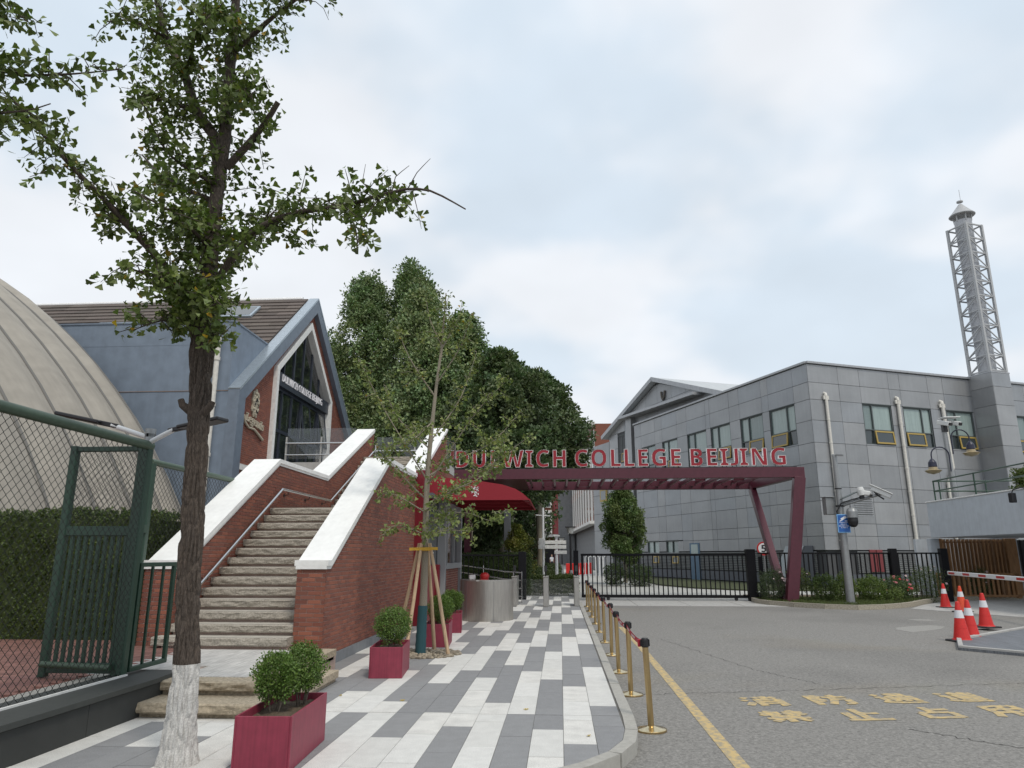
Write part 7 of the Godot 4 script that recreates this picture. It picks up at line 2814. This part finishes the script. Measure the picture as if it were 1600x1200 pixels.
func stanchions() -> void:
	var zs := [-8.04, -9.97, -11.79, -13.74, -15.69, -17.75, -19.8, -21.9, -24.05, -26.3]
	var xs := [0.913, 0.888, 0.875, 0.903, 0.893, 0.89, 0.895, 0.89, 0.90, 0.903]
	var order := ["nearest", "second", "third", "fourth", "fifth", "sixth", "seventh", "eighth", "ninth", "farthest"]
	for i in 10:
		var t := thing("queue_stanchion", "%s brass queue stanchion counted from the camera along the kerb" % order[i] if i > 0 and i < 9 else "%s brass queue stanchion of the row along the kerb" % order[i], "stanchion", V(xs[i], ROAD, zs[i]), 0, "brass queue stanchions along the kerb")
		t.rotation = V([0.0, -0.004, 0.006][i % 3], 0, [0.034, 0.01, 0.02, 0.0, 0.015, 0.02, 0.01, 0.0, 0.01, 0.0][i])
		var b := MB.new()
		b.lathe([Vector2(0.0, 0.052), Vector2(0.035, 0.05), Vector2(0.06, 0.042), Vector2(0.15, 0.024), Vector2(0.158, 0.02)], 40)
		part("base", b, M.brass_base, t)
		var rim := MB.new()
		rim.lathe([Vector2(0.158, 0.02), Vector2(0.16, 0.016), Vector2(0.16, 0.0), Vector2(0.0, 0.0)], 40)
		part("rim", rim, M.brass, t)
		var p := MB.new()
		p.lathe([Vector2(0.032, 0.04), Vector2(0.032, 0.83)], 24)
		part("post", p, M.brass, t)
		var h := MB.new()
		h.lathe([Vector2(0.033, 0.82), Vector2(0.038, 0.825), Vector2(0.038, 0.905), Vector2(0.03, 0.915), Vector2(0.0, 0.915)], 24)
		for a in [0.0, PI / 2, PI, -PI / 2]:
			h.box(V(sin(a) * 0.042, 0.865, cos(a) * 0.042), V(0.03, 0.07, 0.014), Basis(Vector3.UP, a), 0.003)
		part("head", h, M.black, t)
		if i < 9:
			# belt runs to the next post with a slight sag and a quarter twist in the first bays
			var d := V(xs[i + 1] - xs[i], 0, zs[i + 1] - zs[i])
			var bm := MB.new()
			var pr := MB.new()
			var n := 16
			for k in n:
				var q := []
				for e in [k / float(n), (k + 1) / float(n)]:
					var c: Vector3 = V(0, 0.865, 0) + d * e * 0.985 + d.normalized() * 0.03 + V(0, -0.055 * 4.0 * e * (1.0 - e), 0)
					var tw: float = 0.25 * sin(e * PI)
					q.append([c, V(sin(tw) * 0.025, cos(tw) * 0.025, 0)])
				bm.quad(q[0][0] - q[0][1], q[1][0] - q[1][1], q[1][0] + q[1][1], q[0][0] + q[0][1])
				if i < 4 and k in [3, 4, 5, 8, 9, 10, 13, 14]:
					for s in [-1.0, 1.0]:
						var off := V(0.0012 * s, 0, 0)
						for g in [[0.08, 0.3], [0.42, 0.62], [0.74, 0.92]]:
							var a0: Vector3 = q[0][0].lerp(q[1][0], g[0])
							var a1: Vector3 = q[0][0].lerp(q[1][0], g[1])
							var vv: Vector3 = q[0][1] * 0.42
							pr.quad(a0 - vv + off, a1 - vv + off, a1 + vv + off, a0 + vv + off)
			var belt := part("belt", bm, M.belt, t)
			if pr.v.size():
				part("print", pr, M.print_white, belt)
		if i == 0:
			var cl := MB.new()
			cl.box(V(-0.045, 0.862, -0.03), V(0.06, 0.075, 0.03), Basis(Vector3.UP, 0.5), 0.004)
			part("clip", cl, M.belt, t)

# ---------- campus beyond ----------
func fin_block() -> void:
	var t := thing("white_fin_block", "brick school block with a rank of white vertical fins beyond the grey hall", "building")
	var a := V(4.6, 0, -90)
	var b := V(2.15, 0, -138)
	var u := (b - a).normalized()
	var o := V(-u.z, 0, u.x) # towards the path
	if o.x > 0:
		o = -o
	var F := Transform3D(Basis(u, Vector3.UP, u.cross(Vector3.UP)), a)
	if F.basis.z.dot(o) < 0:
		F = Transform3D(Basis(-u, Vector3.UP, o), b)
	var L := a.distance_to(b)
	var m := MB.new()
	m.x = F
	m.box(V(L / 2, 12.0, -4.0), V(L, 12.4, 8.0))
	part("wall", m, M.far_brick, t)
	var gm := MB.new()
	gm.x = F
	gm.box(V(L / 2, 2.8, -4.2), V(L + 14.0, 6.0, 7.0))
	part("ground_floor", gm, M.far_grey, t)
	for i in 11:
		var f := MB.new()
		f.x = F
		f.box(V(1.4 + i * (L - 2.8) / 10.0, 11.7, 0.0), V(2.5, 11.6, 0.08))
		part("fin", f, M.far_white, t)
	for i in 10:
		for k in 2:
			var p := MB.new()
			p.x = F
			p.box(V(1.4 + (i + 0.5) * (L - 2.8) / 10.0, 8.9 + k * 5.6, 0.0), V(1.2, 4.2, 0.03))
			part("pane", p, M.pane_dark, t)
	var bd := MB.new()
	bd.x = F
	bd.box(V(L / 2, 5.7, 0.4), V(L, 0.35, 1.0))
	bd.box(V(L / 2, 18.25, 0.4), V(L, 0.4, 1.0))
	part("band", bd, M.far_white, t)
	var p2 := MB.new()
	p2.box(V(1.15, 9.2, -137.0), V(3.0, 18.4, 4.0))
	p2.box(V(3.4, 2.7, -137.0), V(4.2, 5.6, 3.0))
	part("pier", p2, M.far_grey, t)
	var n := thing("white_window_block", "far school block facing the path with tall white framed windows and a red entrance", "building")
	var z := -146.0
	var w := MB.new()
	w.box(V(-6.3, 9.5, z - 3), V(12.6, 19, 6))
	part("wall", w, M.far_brick, n)
	var rs := MB.new()
	rs.box(V(-0.75, 9.5, z + 0.3), V(1.0, 19, 0.6))
	part("red_strip", rs, M.far_red, n)
	for i in 6:
		for k in 2:
			var wf := MB.new()
			var x := -2.4 - i * 1.9
			wf.box(V(x, 8.3 + k * 5.2, z + 0.12), V(1.5, 4.7, 0.24))
			var win := part("window", wf, M.far_white, n)
			var pn := MB.new()
			pn.box(V(x, 8.1 + k * 5.2, z + 0.26), V(0.75, 3.9, 0.06))
			part("pane", pn, M.pane_dark, win)
	var cn := MB.new()
	cn.box(V(-6.0, 5.5, z + 1.0), V(11.5, 0.5, 2.4))
	part("canopy", cn, M.far_white, n)
	var dr := MB.new()
	dr.box(V(-3.0, 2.0, z + 0.1), V(3.6, 4.0, 0.3))
	part("entrance", dr, M.black, n)
	# low brick block at the far left of the path
	var lo := thing("low_brick_block", "low brick building far down the path, left of the signposts", "building")
	var lb := MB.new()
	lb.box(V(-9.5, 2.4, -128), V(7, 4.8, 6))
	part("wall", lb, M.far_brick, lo)
	var lr := MB.new()
	lr.box(V(-9.5, 4.9, -127.8), V(7.6, 0.3, 7))
	part("roof", lr, M.far_white, lo)

func path_things() -> void:
	var l := thing("path_lamp", "path lamp with a black post, square lantern and grey conical foot", "street lamp", V(0.5, 0, -36))
	var m := MB.new()
	m.tube([V(0, 0.9, 0), V(0, 2.72, 0)], [0.06, 0.05], 10)
	part("post", m, M.black, l)
	var f := MB.new()
	f.lathe([Vector2(0.0, 0.95), Vector2(0.09, 0.95), Vector2(0.12, 0.6), Vector2(0.17, 0.0)], 14)
	part("foot", f, M.galv, l)
	var g := MB.new()
	g.lathe([Vector2(0.0, 3.0), Vector2(0.2, 3.0), Vector2(0.13, 2.72), Vector2(0.0, 2.72)], 4)
	part("lantern", g, M.far_white, l)
	var c := MB.new()
	c.box(V(0, 3.03, 0), V(0.52, 0.05, 0.52), Basis(), 0.01)
	part("cap", c, M.black, l)
	for i in 3:
		var q: Array = [[V(0.1, 0, -58), "slim black path lamp farther along the campus path"], [V(-1.05, 0, -45), "path lamp standing behind the white direction post"], [V(-2.0, 0, -66), "path lamp far off beside the long low hedge"]][i]
		copy_of(l, q[0], 0.2, q[1], "path_lamp")
	var s := thing("direction_sign", "white direction signpost with three pointing boards beside the path", "signpost", V(-0.82, 0, -34.6))
	var p := MB.new()
	p.tube([V(0, 0, 0), V(0, 3.9, 0)], 0.055, 10)
	p.tube([V(-0.35, 3.55, 0), V(0.35, 3.5, 0)], 0.025, 6)
	part("post", p, M.white_tube, s)
	var s2 := thing("direction_sign", "second white post carrying horizontal direction boards", "signpost", V(-0.2, 0, -35.0))
	var p2 := MB.new()
	p2.tube([V(0, 0, 0), V(0, 2.55, 0)], [0.09, 0.07], 10)
	p2.box(V(0.02, 2.58, 0), V(0.3, 0.05, 0.3))
	part("post", p2, M.white_tube, s2)
	for y in [2.27, 2.05]:
		var b := MB.new()
		b.box(V(-0.2, y, 0.08), V(1.35, 0.17, 0.03), Basis(), 0.006)
		part("board", b, M.white_paint, s2)
	var b2 := MB.new()
	b2.box(V(0.2, 1.8, 0.08), V(0.6, 0.16, 0.03), Basis(), 0.006)
	part("board", b2, M.white_paint, s2)
	var bx := MB.new()
	bx.box(V(-0.06, 2.2, 0.05), V(0.3, 0.5, 0.2), Basis(), 0.01)
	part("box", bx, M.white_paint, s)
	var lit := MB.new()
	lit.box(V(-2.5, 2.1, -33.9), V(0.3, 4.2, 0.3), Basis(), 0.01)
	tag(part("grey_pillar", lit, M.galv), "plain grey square pillar in the shade beyond the black side fence", "pillar")
	# red and white barriers across the far road
	for i in 6:
		var br := MB.new()
		br.box(V(0.6 + i * 0.42, 0.5, -62 - i * 1.2), V(0.34, 1.0, 0.12), Basis(), 0.03)
		br.box(V(0.6 + i * 0.42, 0.05, -62 - i * 1.2), V(0.4, 0.1, 0.5))
		tag(part("road_barrier", br, M.cone), "red plastic barrier, %s of the row on the far campus road" % ["first", "second", "third", "fourth", "fifth", "sixth"][i], "barrier", "red barriers on the campus road")
	var rk := thing("bicycle_rack", "white tubular rack standing by the grey hall far inside the gate", "rack")
	for i in 6:
		var hm := MB.new()
		hm.tube([V(2.0 + i * 0.3, 0, -60), V(2.0 + i * 0.3, 1.5, -60), V(2.15 + i * 0.3, 1.6, -60), V(2.25 + i * 0.3, 1.5, -60), V(2.25 + i * 0.3, 0, -60)], 0.035, 6)
		part("hoop", hm, M.white_tube, rk)
	person(V(-1.15, 0, -94))
	var fl := MB.new()
	rng.seed = 71
	for q in [[0.22, -7.25], [-1.86, -8.75], [-2.7, -9.0], [-0.4, -8.35]]:
		var lm := MB.new()
		lm.x = Transform3D(Basis(Vector3.UP, R(0, TAU)), V(q[0], 0.004, q[1]))
		for k in 6:
			var a0 := deg_to_rad(-65 + k * 21.6)
			var a1 := deg_to_rad(-65 + (k + 1) * 21.6)
			lm.tri(V(0, 0.002, 0), V(sin(a0) * 0.035, 0.004 + 0.006 * (k % 2), cos(a0) * 0.035), V(sin(a1) * 0.035, 0.004 + 0.006 * ((k + 1) % 2), cos(a1) * 0.035))
		tag(part("fallen_leaf", lm, mat([0.42, 0.30, 0.03], 0.7)), ["yellow fallen ginkgo leaf on the white paver by the kerb curve", "tiny yellow leaf on the grey paver between the two planters", "tiny yellow leaf on the grey paver near the granite steps", "tiny brown leaf at the wide pavement joint"][used.fallen_leaf - 1], "leaf", "leaves on the pavement")

func person(at: Vector3) -> void:
	var t := thing("person", "person in a white shirt and dark trousers walking far down the path", "person", at, 0.3)
	# one continuous body: rings from the feet up the torso, legs and arms blended at the joints
	var m := MB.new()
	var up := [V(0, 0.86, 0), V(0, 0.98, 0), V(0, 1.12, 0.01), V(0, 1.3, 0.0), V(0, 1.42, -0.01), V(0, 1.48, 0.0), V(0, 1.54, 0.01), V(0, 1.6, 0.02), V(0, 1.68, 0.02), V(0, 1.75, 0.01), V(0, 1.78, 0)]
	m.tube(up, [0.13, 0.165, 0.15, 0.18, 0.165, 0.07, 0.058, 0.085, 0.1, 0.075, 0.02], 14)
	for s in [-1.0, 1.0]:
		m.tube([V(s * 0.09, 0.92, 0), V(s * 0.1, 0.5, s * 0.08), V(s * 0.1, 0.09, s * 0.12), V(s * 0.1, 0.04, s * 0.12 + 0.1)], [0.1, 0.065, 0.045, 0.035], 10)
		m.tube([V(s * 0.17, 1.41, 0), V(s * 0.23, 1.12, -s * 0.04), V(s * 0.24, 0.88, -s * 0.02 + 0.05), V(s * 0.24, 0.78, 0.06)], [0.058, 0.045, 0.034, 0.03], 8)
	part("body", m, M.skin, t)
	var sh := MB.new()
	sh.tube([V(0, 0.93, 0), V(0, 1.12, 0.01), V(0, 1.3, 0.0), V(0, 1.43, -0.01), V(0, 1.49, 0)], [0.18, 0.175, 0.195, 0.18, 0.08], 14)
	for s in [-1.0, 1.0]:
		sh.tube([V(s * 0.16, 1.42, 0), V(s * 0.22, 1.18, -s * 0.03)], [0.08, 0.065], 8)
	part("shirt", sh, M.shirt, t)
	var tr := MB.new()
	tr.tube([V(0, 0.82, 0), V(0, 0.96, 0)], [0.165, 0.172], 14)
	for s in [-1.0, 1.0]:
		tr.tube([V(s * 0.085, 0.9, 0), V(s * 0.1, 0.5, s * 0.08), V(s * 0.1, 0.1, s * 0.12)], [0.115, 0.08, 0.062], 10)
	part("trousers", tr, M.dark_cloth, t)
	var hr := MB.new()
	hr.ball(V(0, 1.71, -0.015), V(0.108, 0.09, 0.108), 12)
	part("hair", hr, M.black, t)

func _ready() -> void:
	rng.seed = 1
	set_up()
	make_materials()
	ground()
	pavement()
	road_marks()
	granite_wall()
	plinth_steps()
	stairs()
	stair_walls()
	terrace()
	gabled_hall()
	court()
	dome()
	grey_hall()
	fin_block()
	portal()
	gates()
	gatehouse()
	guard_house()
	island()
	boom_and_cones()
	fence()
	floodlights()
	trees()
	street_ginkgo()
	young_ginkgo()
	planters()
	stanchions()
	path_things()
	for o in get_children():
		for c in [o] + o.get_children():
			for k in c.get_meta_list():
				if k.begins_with("n_"):
					c.remove_meta(k)
